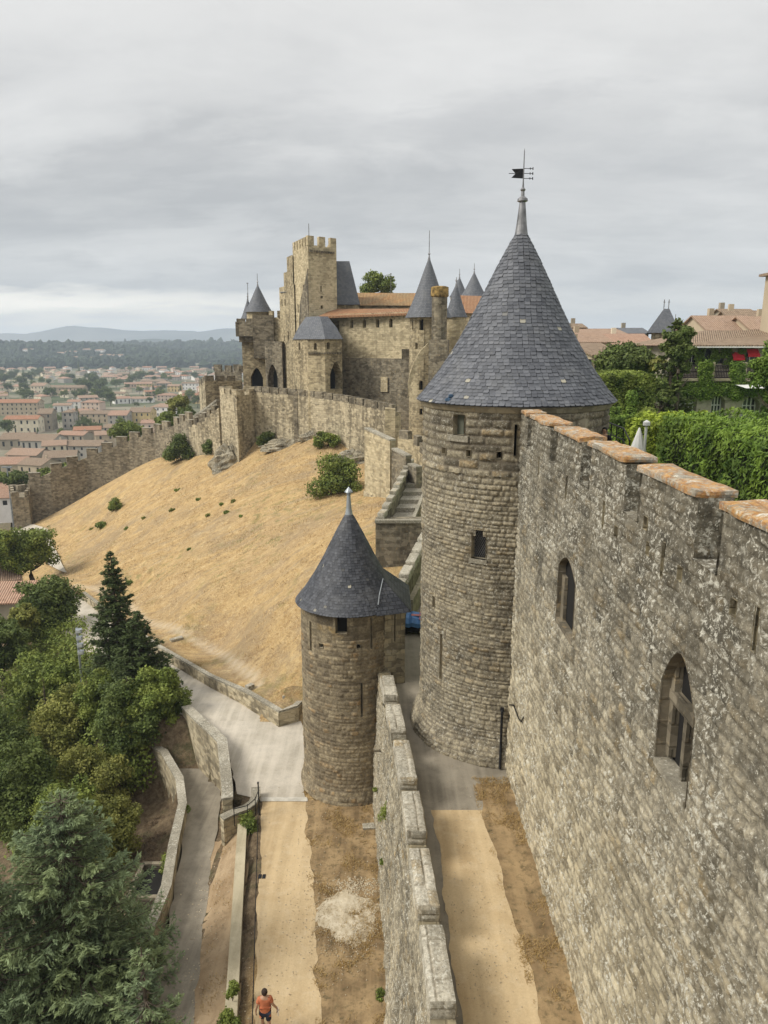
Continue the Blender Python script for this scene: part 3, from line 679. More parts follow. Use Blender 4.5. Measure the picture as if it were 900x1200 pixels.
def _k(d2): return np.sqrt(d2 + _c2)
_D = ((ctrl[:, None, :2] - ctrl[None, :, :2]) ** 2).sum(-1)
_w = np.linalg.solve(_k(_D) + np.eye(len(ctrl)) * 0.02, ctrl[:, 2] - (-6.0))
def hz(x, y, lumps=True):
    x = np.asarray(x, float); y = np.asarray(y, float); shp = x.shape; xf = x.ravel(); yf = y.ravel()
    z = np.zeros(len(xf))
    for i in range(0, len(xf), 20000):
        s = slice(i, i + 20000); d2 = (xf[s, None] - ctrl[None, :, 0]) ** 2 + (yf[s, None] - ctrl[None, :, 1]) ** 2; z[s] = _k(d2) @ _w - 6.0
    z = z.reshape(shp)
    # the near ground beside the ramp, from its own survey
    xl = np.interp(y, [10, 20.1, 32.6, 40], [-2.8, -4.24, -6.1, -9.0])
    xr = np.interp(y, [10, 20.7, 26.9, 31.8, 36.8, 39.3], [-5.2, -6.5, -7.5, -8.0, -8.7, -10.6]); xw = np.interp(y, [10, 20.7, 26.9, 33.8, 39.7], [-6.4, -7.9, -8.8, -10.1, -12.7])
    rr = np.interp(y, [10, 20, 27, 33.8, 39.7, 46], [-.6, -.6, -1.2, -2.0, -2.5, -3.6])
    inner = np.where(y < 31.9, rr + (-.35 - rr) * np.clip((x - xr) / np.maximum(xl - .75 - xr, .1), 0, 1), rr)
    left = np.maximum(rr - 1.4 - (xw - x) * .42 + .25 * vnoise(x, y), -10)
    zn = np.where(x < xw - .25, left, inner)
    edge = np.where(y < 31.9, xl - .55, np.interp(y, [31.8, 36.8, 39.3], [-7.45, -8.65, -10.5]))
    zn = np.where(x > edge, 0.0, zn)
    m = (1 - sstep(40.0, 45.0, y)) * sstep(-34, -22, x) * (1 - sstep(10, 16, x)) * sstep(-4, 2, y)
    hill = 1 - sstep(36.0, 39.5, y - 0.0 * x)
    m = np.where(x > edge, m * (1 - sstep(39.5, 41.5, y)), m)
    z = z * (1 - m) + zn * m
    # plain beyond
    r = np.sqrt((x + 5) ** 2 + (y - 70) ** 2); k = sstep(120, 190, r) * np.where(x > -10, sstep(200, 280, r), 1)
    z = z * (1 - k) + (-28.0) * k
    # the road is cut into the slope
    best = np.full(shp, 1e9); zr = np.zeros(shp); sgn = np.zeros(shp)
    for i in range(len(ROADC) - 1):
        (x0, y0, z0), (x1, y1, z1) = ROADC[i], ROADC[i + 1]; dx, dy = x1 - x0, y1 - y0; t = np.clip(((x - x0) * dx + (y - y0) * dy) / (dx * dx + dy * dy), 0, 1)
        dd = np.hypot(x - x0 - t * dx, y - y0 - t * dy); q = dd < best; best = np.where(q, dd, best); zr = np.where(q, z0 + t * (z1 - z0), zr)
        sgn = np.where(q, dx * (y - y0) - dy * (x - x0), sgn)
    hs = (sgn < 0)   # hill side
    k = 1 - sstep(np.where(hs, 2.45, 2.8), np.where(hs, 9.0, 8.0), best); zz_ = np.where(hs & (best > 2.5), zr + .75, zr)
    zz_ = np.where((~hs) & (best > 2.6), zr - 1.2 * sstep(2.6, 5, best), zz_)
    k = k * np.where(y > 41.0, 1, sstep(39, 41, y) * (x < -7))
    z = z * (1 - k) + zz_ * k
    if lumps:
        l = sstep(3, 12, best) * sstep(44, 52, y) * (1 - sstep(130, 150, y)) * sstep(-70, -60, x)
        z = z + l * (0.5 * fnoise(x * .08, y * .08, 2) + .07 * fnoise(x * .9, y * .6, 3))
    return z
def hzs(x, y): return float(hz(np.array([x]), np.array([y]))[0])
def on_ground(px, py, guess=0.0):
    """where the sight line through a pixel of the survey meets the ground"""
    a, b, c = ray(px, py); ts = np.arange(14, 900, .4); xs = a * ts; ys = b * ts; zs = CAM_H + c * ts; g = hz(xs, ys)
    k = np.argmax(zs < g); return Vector((xs[k], ys[k], g[k]))

def axis(lo, hi, step, far, n):
    core = np.arange(lo, hi + step / 2, step); g = np.geomspace(step * 1.5, far, n)
    return np.concatenate([lo - g[::-1], core, hi + g])
gx = axis(-62, 7, .5, 7500, 42); gy = axis(8, 128, .5, 7500, 42)
X, Y = np.meshgrid(gx, gy, indexing='ij'); Z = hz(X, Y)
def wood_hill(x, y): return 40 * np.exp(-((x + 950) / 420) ** 2 - ((y - 2050) / 230) ** 2) + 26 * np.exp(-((x + 650) / 700) ** 2 - ((y - 2700) / 300) ** 2)
far_roll = sstep(1500, 2300, np.hypot(X, Y)) * (20 * fnoise(X / 900, Y / 900, 3) + 4) + wood_hill(X, Y)
Z = Z + far_roll
idx = np.arange(X.size).reshape(X.shape)
Fq = np.stack([idx[:-1, :-1], idx[1:, :-1], idx[1:, 1:], idx[:-1, 1:]], -1).reshape(-1, 4)
# what grows where: r = dry golden grass, g = green plain, b = bare brown earth
gold = sstep(-1.5, 1.0, (Y - np.interp(X, [-70, -48, -30, -17, -7.7, 3], [112, 92, 72, 55, 39.8, 35]))) * (1 - sstep(124, 132, Y)) * sstep(-66, -58, X)
gold = np.maximum(gold, ((X > -4.6) & (Y < 36)).astype(float))
plainm = sstep(150, 200, np.hypot(X + 5, Y - 70))
_ft = []
for _p in [(60, 683), (90, 686), (120, 695), (150, 711), (185, 733), (215, 746), (245, 760), (275, 778), (297, 795), (303, 806)]: _ft.append(on_ground(*_p))
trod = np.full(X.shape, 1e9)
for _a, _b in zip(_ft, _ft[1:]):
    dx, dy = _b.x - _a.x, _b.y - _a.y; t = np.clip(((X - _a.x) * dx + (Y - _a.y) * dy) / (dx * dx + dy * dy), 0, 1); trod = np.minimum(trod, np.hypot(X - _a.x - t * dx, Y - _a.y - t * dy))
trod = (1 - sstep(.05, .50, trod + .15 * vnoise(X, Y))) * .85
attr = np.stack([gold, plainm, trod, np.ones_like(gold)], -1).reshape(-1, 4)
mg, nt = new_mat('ground_cover'); rg = nt.attr(); P = nt.pos
n1 = nt.noise(P, 0.10, 5, .6); n2 = nt.noise(nt.scale(P, (1, 1.8, 1)), .55, 6, .7); n3 = nt.noise(P, 3.0, 6, .75); n4 = nt.noise(P, 9.0, 5, .75)
gcol = nt.mix(nt.map(n2, .35, .65), (0.34, 0.21, 0.085), (0.55, 0.385, 0.18)); gcol = nt.mix(nt.map(n3, .50, .66, 0, .8), gcol, (0.29, 0.195, 0.095)); tk = nt.noise(nt.scale(P, (.5, 2.2, 1)), .35, 5, .65, .8); gcol = nt.mix(nt.map(tk, .52, .64, 0, .75), gcol, (0.30, 0.225, 0.145)); gcol = nt.mix(nt.map(n1, .5, .64, 0, .6), gcol, (0.37, 0.255, 0.14))
gcol = nt.mix(nt.map(n4, .46, .62, 0, .65), gcol, (0.66, 0.50, 0.265))
b1 = nt.noise(nt.addv(P, (31., 7., 2.)), .13, 7, .68, .4); gcol = nt.mix(nt.map(b1, .50, .60, 0, .62), gcol, nt.mix(n4, (0.20, 0.145, 0.085), (0.42, 0.32, 0.20)))
b2 = nt.noise(nt.addv(P, (3., 17., 2.)), 1.3, 7, .78, .2); gcol = nt.mix(nt.map(b2, .54, .62, 0, .6), gcol, (0.23, 0.155, 0.08)); gcol = nt.mix(nt.map(b2, .44, .36, 0, .5), gcol, (0.68, 0.54, 0.31))
gcol = nt.mix(nt.m('MULTIPLY', nt.map(nt.noise(P, 1.1, 5, .7), .52, .62), nt.map(nt.noise(P, .09, 3, .5), .52, .6, 0, .55)), gcol, (0.16, 0.17, 0.055)); gcol = nt.mix(nt.m('MULTIPLY', nt.map(nt.noise(P, .23, 6, .7), .60, .68), .55), gcol, (0.20, 0.18, 0.06))
pl = nt.mix(nt.map(nt.noise(P, .02, 4), .4, .6), (0.09, 0.10, 0.05), (0.27, 0.24, 0.18)); pl = nt.mix(nt.map(nt.noise(P, .004, 5, .7), .5, .56), pl, (0.075, 0.10, 0.045)); pl = nt.mix(nt.map(nt.noise(P, .0021, 5, .7), .55, .60), pl, (0.36, 0.31, 0.2))
br = nt.mix(nt.map(n3, .4, .62), (0.115, 0.082, 0.05), (0.24, 0.18, 0.11)); br = nt.mix(nt.map(n2, .52, .64, 0, .6), br, (0.06, 0.075, 0.03))
c = nt.mix(rg[1], nt.mix(rg[0], br, gcol), pl); c = nt.mix(nt.m('MULTIPLY', rg[2], .85), c, (0.60, 0.50, 0.36))
fin(nt, c, .95, nt.bump(nt.m('ADD', n3, nt.m('MULTIPLY', n4, .7)), 1.0, .16))
tag(np_mesh('ground', np.stack([X, Y, Z], -1).reshape(-1, 3), Fq, mg, None, attr), kind='structure')

# ============================================================ paths and roads, draped sheets
def surf_mat(name, a, b, spot, scale=1.0, stain=.4):
    m, nt = new_mat(name); P = nt.pos
    n1 = nt.noise(P, .45 * scale, 5, .6); n2 = nt.noise(P, 2.2 * scale, 6, .7); n3 = nt.noise(P, 14 * scale, 4, .8)
    c = nt.mix(nt.map(n1, .38, .62), a, b); c = nt.mix(nt.map(n2, .5, .68, 0, stain), c, spot); c = nt.mix(nt.map(n3, .35, .7, 0, .35), c, tuple(x * .6 for x in a))
    tr = nt.map(nt.noise(nt.scale(P, (3.0, .14, 1)), .9, 3), .45, .62, 0, .35); c = nt.mix(tr, c, tuple(min(x * 1.15, 1) for x in b))
    fin(nt, c, .95, nt.bump(nt.m('ADD', n2, nt.m('MULTIPLY', n3, .5)), .35, .03)); return m
M['sand'] = surf_mat('compacted_sand', (0.43, 0.315, 0.175), (0.55, 0.425, 0.255), (0.60, 0.50, 0.35))
M['conc'] = surf_mat('worn_concrete', (0.40, 0.36, 0.29), (0.53, 0.48, 0.40), (0.30, 0.28, 0.24))
M['conc_dark'] = surf_mat('old_grey_paving', (0.20, 0.175, 0.135), (0.31, 0.275, 0.215), (0.14, 0.12, 0.09), 1.5)
M['dust'] = surf_mat('brown_dirt', (0.27, 0.19, 0.11), (0.39, 0.29, 0.18), (0.16, 0.12, 0.07), 1.6, .6)
M['drystrip'] = surf_mat('dried_turf', (0.17, 0.115, 0.06), (0.36, 0.255, 0.135), (0.085, 0.07, 0.035), 2.4, .95)
M['asphalt'] = plain('asphalt_grey', (0.32, 0.31, 0.30), .95, 0, .1, .5)
EDGE = 1.0
def drape(name, left, right, mat, off=0.06, nseg=160, nac=10, zf=None, kind='structure'):
    L = np.array([(p[0], p[1]) for p in left], float); Rr = np.array([(p[0], p[1]) for p in right], float)
    def res(A, n):
        s = np.concatenate([[0], np.cumsum(np.hypot(*np.diff(A, axis=0).T))]); t = np.linspace(0, s[-1], n); return np.stack([np.interp(t, s, A[:, 0]), np.interp(t, s, A[:, 1])], -1)
    A = res(L, nseg); B = res(Rr, nseg); t = np.linspace(0, 1, nac)[None, :, None]; G = A[:, None] * (1 - t) + B[:, None] * t
    jit = .22 * fnoise(G[..., 0] * .9, G[..., 1] * .9, 5) * EDGE; G[:, 0, 0] += jit[:, 0]; G[:, -1, 0] += jit[:, -1]
    z = (hz(G[..., 0], G[..., 1]) if zf is None else zf(G[..., 0], G[..., 1])) + off
    idx = np.arange(nseg * nac).reshape(nseg, nac); Fq = np.stack([idx[:-1, :-1], idx[:-1, 1:], idx[1:, 1:], idx[1:, :-1]], -1).reshape(-1, 4)
    o = np_mesh(name, np.concatenate([G, z[..., None]], -1).reshape(-1, 3), Fq, mat, None, None, G.reshape(-1, 2)); return tag(o, kind=kind)
flat0 = lambda x, y: np.zeros_like(x)
g0 = lambda pts, z=0: [gz(a, b, z) for a, b in pts]
drape('sand_path', [(-2.8, 9)] + g0([(300, 1200), (303, 1050), (308, 938)]), [(-.9, 9)] + g0([(375, 1200), (367, 1050), (358, 938)]), M['sand'], .03, zf=flat0)
drape('grass_strip', [(-.9, 9)] + g0([(375, 1200), (367, 1050), (358, 938)]), [(.6, 9), (.3, 20), (-.3, 32.3)], M['drystrip'], .022, zf=flat0)
drape('stone_forecourt', g0([(308, 938), (276, 931), (269, 885), (258, 862), (240, 846)]), g0([(358, 938), (360, 900), (357, 862), (353, 847), (342, 850), (330, 848)]), M['conc'], .035, zf=lambda x, y: np.maximum(hz(x, y, False) * sstep(39.5, 41, y), 0) + .08 * sstep(38.5, 40.5, y))
tag(drape('threshold', g0([(306, 940), (306, 935)]), g0([(360, 940), (360, 935)]), plain('pale_threshold_stone', (0.5, 0.47, 0.4)), .05, 4, 6, zf=flat0), kind='structure')
rr_ = [(330, 848, 0), (293, 828, 0), (250, 806, -.8), (190, 770, -2), (140, 735, -3.2), (100, 703, -4.6), (78, 690, -5.6)]
RR = [gz(*p) for p in rr_]
LL = [gz(245, 845, 0), gz(240, 843, 0)]
for i in range(2, len(RR)):
    d = (RR[i] - RR[i - 1]).normalized(); LL.append(RR[i] + Vector((d.y, -d.x, 0)) * -4.6 * (1 if d.x < 0 else -1))
drape('road', LL, RR, M['conc'], .10, 70, 12, zf=lambda x, y: hz(x, y, False) + .03 - .10 * (1 - sstep(41.2, 42.5, y)))
drape('lower_road', g0([(58, 668), (48, 650), (40, 625), (0, 640)], -8), g0([(80, 690), (66, 650), (58, 632), (20, 612)], -8), M['conc'], .3, 30, 6)
fp = [(60, 683), (90, 686), (120, 695), (150, 711), (185, 733), (215, 746), (245, 760), (275, 778), (297, 795), (303, 806)]
fpts = [on_ground(*p) for p in fp]
0 and drape('footpath', [(p.x - .26, p.y + .5) for p in fpts], [(p.x + .24, p.y - .46) for p in fpts], surf_mat('pale_trodden_earth', (0.50, 0.38, 0.24), (0.60, 0.48, 0.33), (0.4, 0.3, 0.18)), .2, 200, 4)

# ramp beside the path
yy = np.array([10, 16, 20.7, 26.9, 31.8, 33.8, 36.8, 39.3])
drape('ramp', [(float(np.interp(y, [10, 20.7, 26.9, 33.8, 39.7], [-6.4, -7.9, -8.8, -10.1, -12.7])) - .15, y) for y in yy], [(float(np.interp(y, [10, 20.7, 26.9, 31.8, 36.8, 39.3], [-5.2, -6.5, -7.5, -8.3, -8.9, -10.6])), y) for y in yy], M['conc_dark'], .05, 60, 6, zf=lambda x, y: np.interp(y, [10, 20, 27, 33.8, 39.7, 46], [-.6, -.6, -1.2, -2.0, -2.5, -3.6]))
drape('dirt_bank', [(float(np.interp(y, [10, 20.7, 26.9, 31.8], [-5.2, -6.5, -7.5, -8.3])), y) for y in (10, 20, 27, 31.6)], [(float(np.interp(y, [10, 20.1, 32.6], [-2.8, -4.24, -6.1])) - .55, y) for y in (10, 20, 27, 31.6)], M['dust'], .04, 60, 10)

# ------------------------------------------------------------ the lane between the walls (z = 6)
def wx(y): return 5.16 - .0135 * y            # face of the great wall
LZ = 6.0
def pin(y): return np.interp(y, [8, 13.5, 23.7, 31.4, 36], [1.9, 1.65, 1.15, .5, .1])   # inner foot of the parapet
mb = MB(); n = 40; ys = np.linspace(6, 75, n)
for i in range(n - 1):
    a, b = ys[i], ys[i + 1]; xa = pin(a) if a < 36 else np.interp(a, [36, 44, 55, 75], [.9, 1.2, 3, 6]); xb = pin(b) if b < 36 else np.interp(b, [36, 44, 55, 75], [.9, 1.2, 3, 6])
    mb.quad((xa, a, LZ), (9, a, LZ), (9, b, LZ), (xb, b, LZ))
tag(mb.build('lane', M['conc_dark']), kind='structure')
fl = lambda x, y: np.full_like(x, LZ)
drape('lane_sand', [(1.95, 6), (1.85, 14.6), (1.72, 23.0)], [(3.9, 6), (3.85, 14.6), (3.4, 23.0)], M['sand'], .012, zf=fl)
drape('lane_grass', [(3.9, 6), (3.85, 14.6), (3.4, 23.0), (3.5, 24.6)], [(5.4, 6), (5.25, 14.6), (5.1, 23), (5.1, 24.6)], M['drystrip'], .010, zf=fl)

# blades of dried grass
def blades(name, pts, n, hgt, mat, seed, w=.012):
    rs = np.random.RandomState(seed); P = pts(rs, n); a = rs.uniform(0, 6.28, n); ln = rs.uniform(.2, 1.2, n)[:, None] * hgt; dv = np.stack([np.cos(a) * .9, np.sin(a) * .9, rs.uniform(.3, 1.0, n)], -1) * ln
    s = np.stack([-np.sin(a), np.cos(a), 0 * a], -1) * w
    V = np.stack([P - s, P + s, P + dv + s * .3, P + dv - s * .3], 1).reshape(-1, 3); t = rs.rand(n)
    A = np.repeat(np.stack([t, t * 0, rs.rand(n), t * 0 + 1], -1), 4, 0)
    return tag(np_mesh(name, V, np.arange(4 * n).reshape(n, 4), mat, None, A, smooth=False), kind='stuff')
def strip_pts(x0f, x1f, y0, y1, zf, clump=1.3):
    def f(rs, n):
        y = y0 + (y1 - y0) * rs.rand(n * 4); x = x0f(y) + (x1f(y) - x0f(y)) * rs.rand(n * 4); k = vnoise(x * clump, y * clump) + .6 * vnoise(x * 4, y * 4) + rs.normal(size=n * 4) * .12; o = np.argsort(-k)[:n]
        x = x[o]; y = y[o]; return np.stack([x, y, zf(x, y)], -1)
    return f
blades('dry_grass', strip_pts(lambda y: np.interp(y, [9, 20.1, 32.6], [-1.0, -2.25, -4.05]), lambda y: np.interp(y, [9, 20, 32], [.6, .2, -.4]), 14, 33.5, flat0), 22000, .12, M['straw'], 3)
blades('dry_grass', strip_pts(lambda y: np.interp(y, [6, 14.6, 23], [3.75, 3.7, 3.3]), lambda y: 5.16 - .0135 * y, 9, 25, fl), 8000, .10, M['straw'], 4, .008)
blades('dry_grass', strip_pts(lambda y: np.interp(y, [10, 20.7, 26.9, 31.8], [-5.1, -6.3, -7.3, -8.1]), lambda y: np.interp(y, [10, 20.1, 32.6], [-3.4, -4.9, -6.8]), 14, 31, lambda x, y: hz(x, y)), 5000, .10, M['straw'], 5)
M['hillstraw'] = leaf_mat('hill_straw', (0.40, 0.27, 0.12), (0.64, 0.48, 0.26))
def hill_pts(rs, n):
    x = rs.uniform(-56, 0, n * 3); y = rs.uniform(44, 108, n * 3); k = vnoise(x * .35, y * .5) + .7 * vnoise(x * 1.4, y * 1.4) + rs.normal(size=n * 3) * .15
    ok = (y > np.interp(x, [-70, -48, -30, -17, -7.7, 3], [112, 93, 75, 58, 45, 44])) & (k > .02); x = x[ok][:n]; y = y[ok][:n]; return np.stack([x, y, hz(x, y)], -1)
def hill_blades():
    rs = np.random.RandomState(9); P = hill_pts(rs, 30000); n = len(P)
    return blades('hill_grass', lambda r, m: P, n, .22, M['hillstraw'], 9, .03)
hill_blades()
# spilt gravel heap beside the path
C0 = gz(408, 1072, 0); mbv = []; rs = np.random.RandomState(5)
th = np.linspace(0, 2 * np.pi, 49)[:-1]; rad = np.linspace(0, 1, 14); TH_, RA = np.meshgrid(th, rad)
rx_ = 1.0 + .75 * fnoise(np.cos(TH_) * 1.3 + 4, np.sin(TH_) * 1.3, 5) * RA; xx = C0.x - .15 + RA * rx_ * 1.15 * np.cos(TH_); y2 = C0.y + RA * rx_ * 1.75 * np.sin(TH_)
zz = .008 + .06 * (1 - RA ** 2) * (1 + 1.2 * vnoise(xx * 3, y2 * 3)) + .05 * vnoise(xx * 11, y2 * 11) * (1 - RA ** 3)
i_ = np.arange(14 * 48).reshape(14, 48); Fg = np.stack([i_[:-1], np.roll(i_, -1, 1)[:-1], np.roll(i_, -1, 1)[1:], i_[1:]], -1).reshape(-1, 4)
M['gravel'] = surf_mat('pale_gravel', (0.40, 0.33, 0.22), (0.60, 0.53, 0.40), (0.30, 0.22, 0.13), 5, .9)
tag(np_mesh('gravel_heap', np.stack([xx, y2, zz], -1).reshape(-1, 3), Fg, M['gravel']), kind='stuff')
def pebbles(name, cx, cy, sx, sy, z, n, s0, s1, mat, seed):
    rs = np.random.RandomState(seed); V = []; Fc = []
    oct_ = np.array([(1, 0, 0), (0, 1, 0), (-1, 0, 0), (0, -1, 0), (0, 0, 1), (0, 0, -1)], float); fc = [(0, 1, 4), (1, 2, 4), (2, 3, 4), (3, 0, 4), (1, 0, 5), (2, 1, 5), (3, 2, 5), (0, 3, 5)]
    for i in range(n):
        p = np.array([cx + rs.normal() * sx, cy + rs.normal() * sy, z]); s = rs.uniform(s0, s1); q = oct_ * s * rs.uniform(.6, 1.3, (6, 3)) + p + [0, 0, s * .3]; k = len(V); V += list(q); Fc += [tuple(a + k for a in f) for f in fc]
    return tag(np_mesh(name, V, Fc, mat, smooth=False), kind='stuff')
pebbles('pebbles', C0.x + .2, C0.y + 1.5, .6, .3, .02, 400, .015, .05, M['gravel'], 6)
pebbles('pebbles', C0.x, C0.y - .3, .7, 1.1, .04, 1500, .01, .03, M['gravel'], 7)

pebbles('pebbles', -3.6, 24, .9, 5, .035, 500, .01, .03, M['gravel'], 17)
pebbles('pebbles', 2.6, 17, .5, 4, 6.02, 500, .008, .022, M['gravel'], 18)
pebbles('pebbles', -6.9, 24, .6, 4, -.6, 350, .012, .04, M['gravel'], 19)
HAZE = 0.00024
# ============================================================ the great wall on the right
WT = 19.74; SILL = 18.6
zv = np.array([0, 0, 1.0])
great = thing('rampart_wall', 'tall lichened stone rampart with orange capped merlons filling the right side', 'wall', (5.16, 20, LZ))
great.location = (0, 0, 0)
GY = [(4.8, 7.32), (8.16, 10.64), (11.48, 14.04), (14.88, 17.44), (18.2, 20.72), (21.48, 24.12), (24.72, 25.7)]
def wall_y(px, z):
    """Y on the great wall's face seen at px at height z"""
    p = px - 450.0; dr = CAM_H - z
    return (FPX * 5.16 - p * SN * dr) / (p * CS + FPX * .0135)
def wall_yz(px, py):
    u, b, c = ray(px, py); t = 5.16 / (u + .0135 * b); return b * t, CAM_H + c * t
def hole_rect(y0, y1, z0, z1): return lambda U, V: (U > y0) & (U < y1) & (V > z0) & (V < z1)
def hole_arch(y0, y1, z0, z1, rise): 
    ym = (y0 + y1) / 2; hw = (y1 - y0) / 2
    return lambda U, V: (U > y0) & (U < y1) & (V > z0) & (V < z1 - rise * (np.abs(U - ym) / hw) ** 1.8)
# openings read off the survey
wA = (wall_yz(650, 735), wall_yz(672, 735), wall_yz(661, 650)); wB = (wall_yz(767, 905), wall_yz(806, 930), wall_yz(790, 765))
yA0, yA1 = wall_y(671, 14.5), wall_y(652, 14.5); zA0 = wall_yz(661, 742)[1]; zA1 = wall_yz(660, 648)[1]
yB0, yB1 = wall_y(807, 15), wall_y(770, 15); zB0 = wall_yz(785, 918)[1]; zB1 = wall_yz(795, 762)[1]
print('windows', yA0, yA1, zA0, zA1, yB0, yB1, zB0, zB1)
holes = [hole_arch(yA0, yA1, zA0, zA1, .45), hole_arch(yB0, yB1, zB0, zB1, .8)]
smallh = []
for px, py in [(722, 623), (760, 643), (797, 672), (860, 712), (757, 598 + 15)]:
    y, z = wall_yz(px, py); smallh.append((y - .09, y + .09, z - .13, z + .13)); holes.append(hole_rect(*smallh[-1]))
# loops in merlons
for yy_ in (22.9, 19.5, 16.2, 12.7, 9.4): smallh.append((yy_ - .055, yy_ + .055, 17.9, 18.55)); holes.append(hole_rect(*smallh[-1]))
for a, b in zip(GY[:-1], GY[1:]): holes.append(hole_rect(a[1], b[0], SILL, 30))
pos = lambda U, V: np.stack([wx(U) - .0 - .035 * np.clip(9 - V, 0, 3), U, V], -1)
nrm = lambda U, V: np.stack([-np.ones_like(U), 0 * U, 0 * U], -1)
stone_sheet('wall', M['inner'], pos, nrm, 4.0, 25.9, LZ - .1, WT - .14, .04, great, (.15, .27), (.2, .5), .065, 21, holes, jw=.05, rough=.08)
TK = .55
mb = MB()   # body behind the stone face: sills, sides of the openings, inner face
mb.quad((wx(4) + TK, 4, 15.0), (wx(4) + TK, 4, WT - .15), (wx(26) + TK, 26, WT - .15), (wx(26) + TK, 26, 15.0))
for a, b in zip(GY[:-1], GY[1:]):
    y0, y1 = a[1], b[0]; x0, x1 = wx(y0) - .03, wx(y0) + TK + .01
    mb.v and None
# inner face must be broken by the crenels: rebuild as strips
mb = MB()
edges = [4.0] + [q for g in GY for q in g]; 
for k in range(len(GY)):
    y0, y1 = GY[k]; y0 = 4.0 if k == 0 else y0
    mb.quad((wx(y0) + TK, y0, 15.5), (wx(y1) + TK, y1, 15.5), (wx(y1) + TK, y1, WT - .14), (wx(y0) + TK, y0, WT - .14))
for a, b in zip(GY[:-1], GY[1:]):
    y0, y1 = a[1], b[0]
    mb.quad((wx(y0) + TK, y0, 15.5), (wx(y1) + TK, y1, 15.5), (wx(y1) + TK, y1, SILL), (wx(y0) + TK, y0, SILL))
def jamb(mbx, pts, depth, close=False):
    for p, q in zip(pts, pts[1:]):
        f = lambda s, d: (wx(s[0]) + d, s[0], s[1]); mbx.quad(f(p, -.02), f(q, -.02), f(q, depth), f(p, depth))
for h in smallh:
    jamb(mb, [(h[0], h[2]), (h[1], h[2]), (h[1], h[3]), (h[0], h[3]), (h[0], h[2])], .35)
mb.build('core', M['block'], great)
for h in smallh:
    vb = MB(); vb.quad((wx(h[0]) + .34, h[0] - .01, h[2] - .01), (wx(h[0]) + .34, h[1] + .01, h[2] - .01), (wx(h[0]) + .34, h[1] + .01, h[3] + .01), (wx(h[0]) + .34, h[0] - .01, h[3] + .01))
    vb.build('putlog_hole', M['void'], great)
M['jambst'] = stone_brick('window_stone', (0.10, 0.086, 0.062), (0.21, 0.18, 0.13), (0.09, 0.075, 0.055), bw=.7, bh=.45, dist=.0, stain=.5, streaks=.3)
k = 0
for a, b in zip(GY[:-1], GY[1:]):
    y0, y1 = a[1], b[0]; k += 1
    stone_block('sill', M['inner'], (wx(y0) - .05, y0 - .02, SILL - .06), (0, 1, 0), (-1, 0, 0), y1 - y0 + .04, -TK - .05, .08, great, 200 + k, .07, prot=.02, sides=(0, 0, 0, 0))
    for s, ye in ((1, y0), (-1, y1)):   # merlon ends
        pp = (lambda ye: (lambda U, V: np.stack([wx(ye) + U, np.full_like(U, ye), V], -1)))(ye); nn = (lambda s: (lambda U, V: np.stack([0 * U, s * np.ones_like(U), 0 * U], -1)))(s)
        stone_sheet('merlon_end', M['inner'], pp, nn, -.03, TK, SILL - .02, WT - .13, .06, great, (.2, .34), (.3, .6), .045, 60 + k * 2 + s, rough=.01)
for j, (a, b) in enumerate(GY):
    mr = stone_block('merlon_cap', M['cap'], (wx(a) - .09, a - .02, WT - .115), (-.0135, 1, 0), (1, 0, 0), b - a + .04, TK + .14, .11, great, 80 + j * 7, .05, prot=.03, rowh=(.45, .65), lenr=(.5, 1.0), wob=.06)
# pointed window niches
def niche(name, y0, y1, z0, z1, rise, depth, back, split):
    ym = (y0 + y1) / 2; hw = (y1 - y0) / 2; arc = [(ym + hw * (1 - 2 * t), z1 - rise * abs(1 - 2 * t) ** 1.8) for t in np.linspace(0, 1, 13)]
    mbx = MB(); jamb(mbx, [(y0, z0), (y1, z0)] + arc + [(y0, z0)], depth)
    o = mbx.build(name, M['jambst'], great)
    bb = MB(); pts = [(y0, z0), (y1, z0)] + arc; bb.poly([(wx(p[0]) + depth, p[0], p[1]) for p in pts]); bb.build('unlit_back', back, o); return o  # near-black panel set shallow stands in for the window's unlit depth
n1_ = niche('window', yA0, yA1, zA0, zA1, .45, .20, M['void'], False)
f = MB(); f.box((wx(yA1) + .15, yA1 - .16, (zA0 + zA1) / 2 - .3), (.09, .30, zA1 - zA0 - .85)); f.box((wx(yA1) + .09, (yA0 + yA1) / 2, zA0 + .06), (.2, yA1 - yA0 - .02, .14)); f.build('jamb', M['jambst'], n1_)

n2_ = niche('window', yB0, yB1, zB0, zB1, .8, .30, M['void'], True)
zt = zB0 + (zB1 - zB0) * .56; W = yB1 - yB0; XB = wx(yB0)
f = MB(); f.box((XB + .21, (yB0 + yB1) / 2, zt), (.16, W - .02, .2)); f.build('transom', M['jambst'], n2_)
f = MB(); f.box((XB + .215, yB0 + W * .47, (zB0 + zt) / 2 - .05), (.14, .13, zt - zB0 - .1)); f.build('mullion', M['jambst'], n2_)
f = MB(); f.box((XB + .22, yB1 - .09, (zB0 + zB1) / 2 - .1), (.14, .16, zB1 - zB0 - .55)); f.box((XB + .22, yB0 + .07, zB0 + .75), (.14, .12, 1.5)); f.build('jamb', M['jambst'], n2_)
f = MB(); ym = (yB0 + yB1) / 2; hwb = W / 2; arcb = [(ym + hwb * (1 - 2 * t) * .99, zB1 - .02 - .8 * abs(1 - 2 * t) ** 1.8) for t in np.linspace(0, 1, 13)]; f.poly([(XB + .17, y_, z_) for y_, z_ in [(yB0, zt + .95), (yB1, zt + .95)] + arcb]); f.build('tympanum', M['jambst'], n2_)
f = MB(); f.box((XB + .12, (yB0 + yB1) / 2, zB0 + .03), (.34, W - .02, .12)); f.build('sill', M['palecap'], n2_)

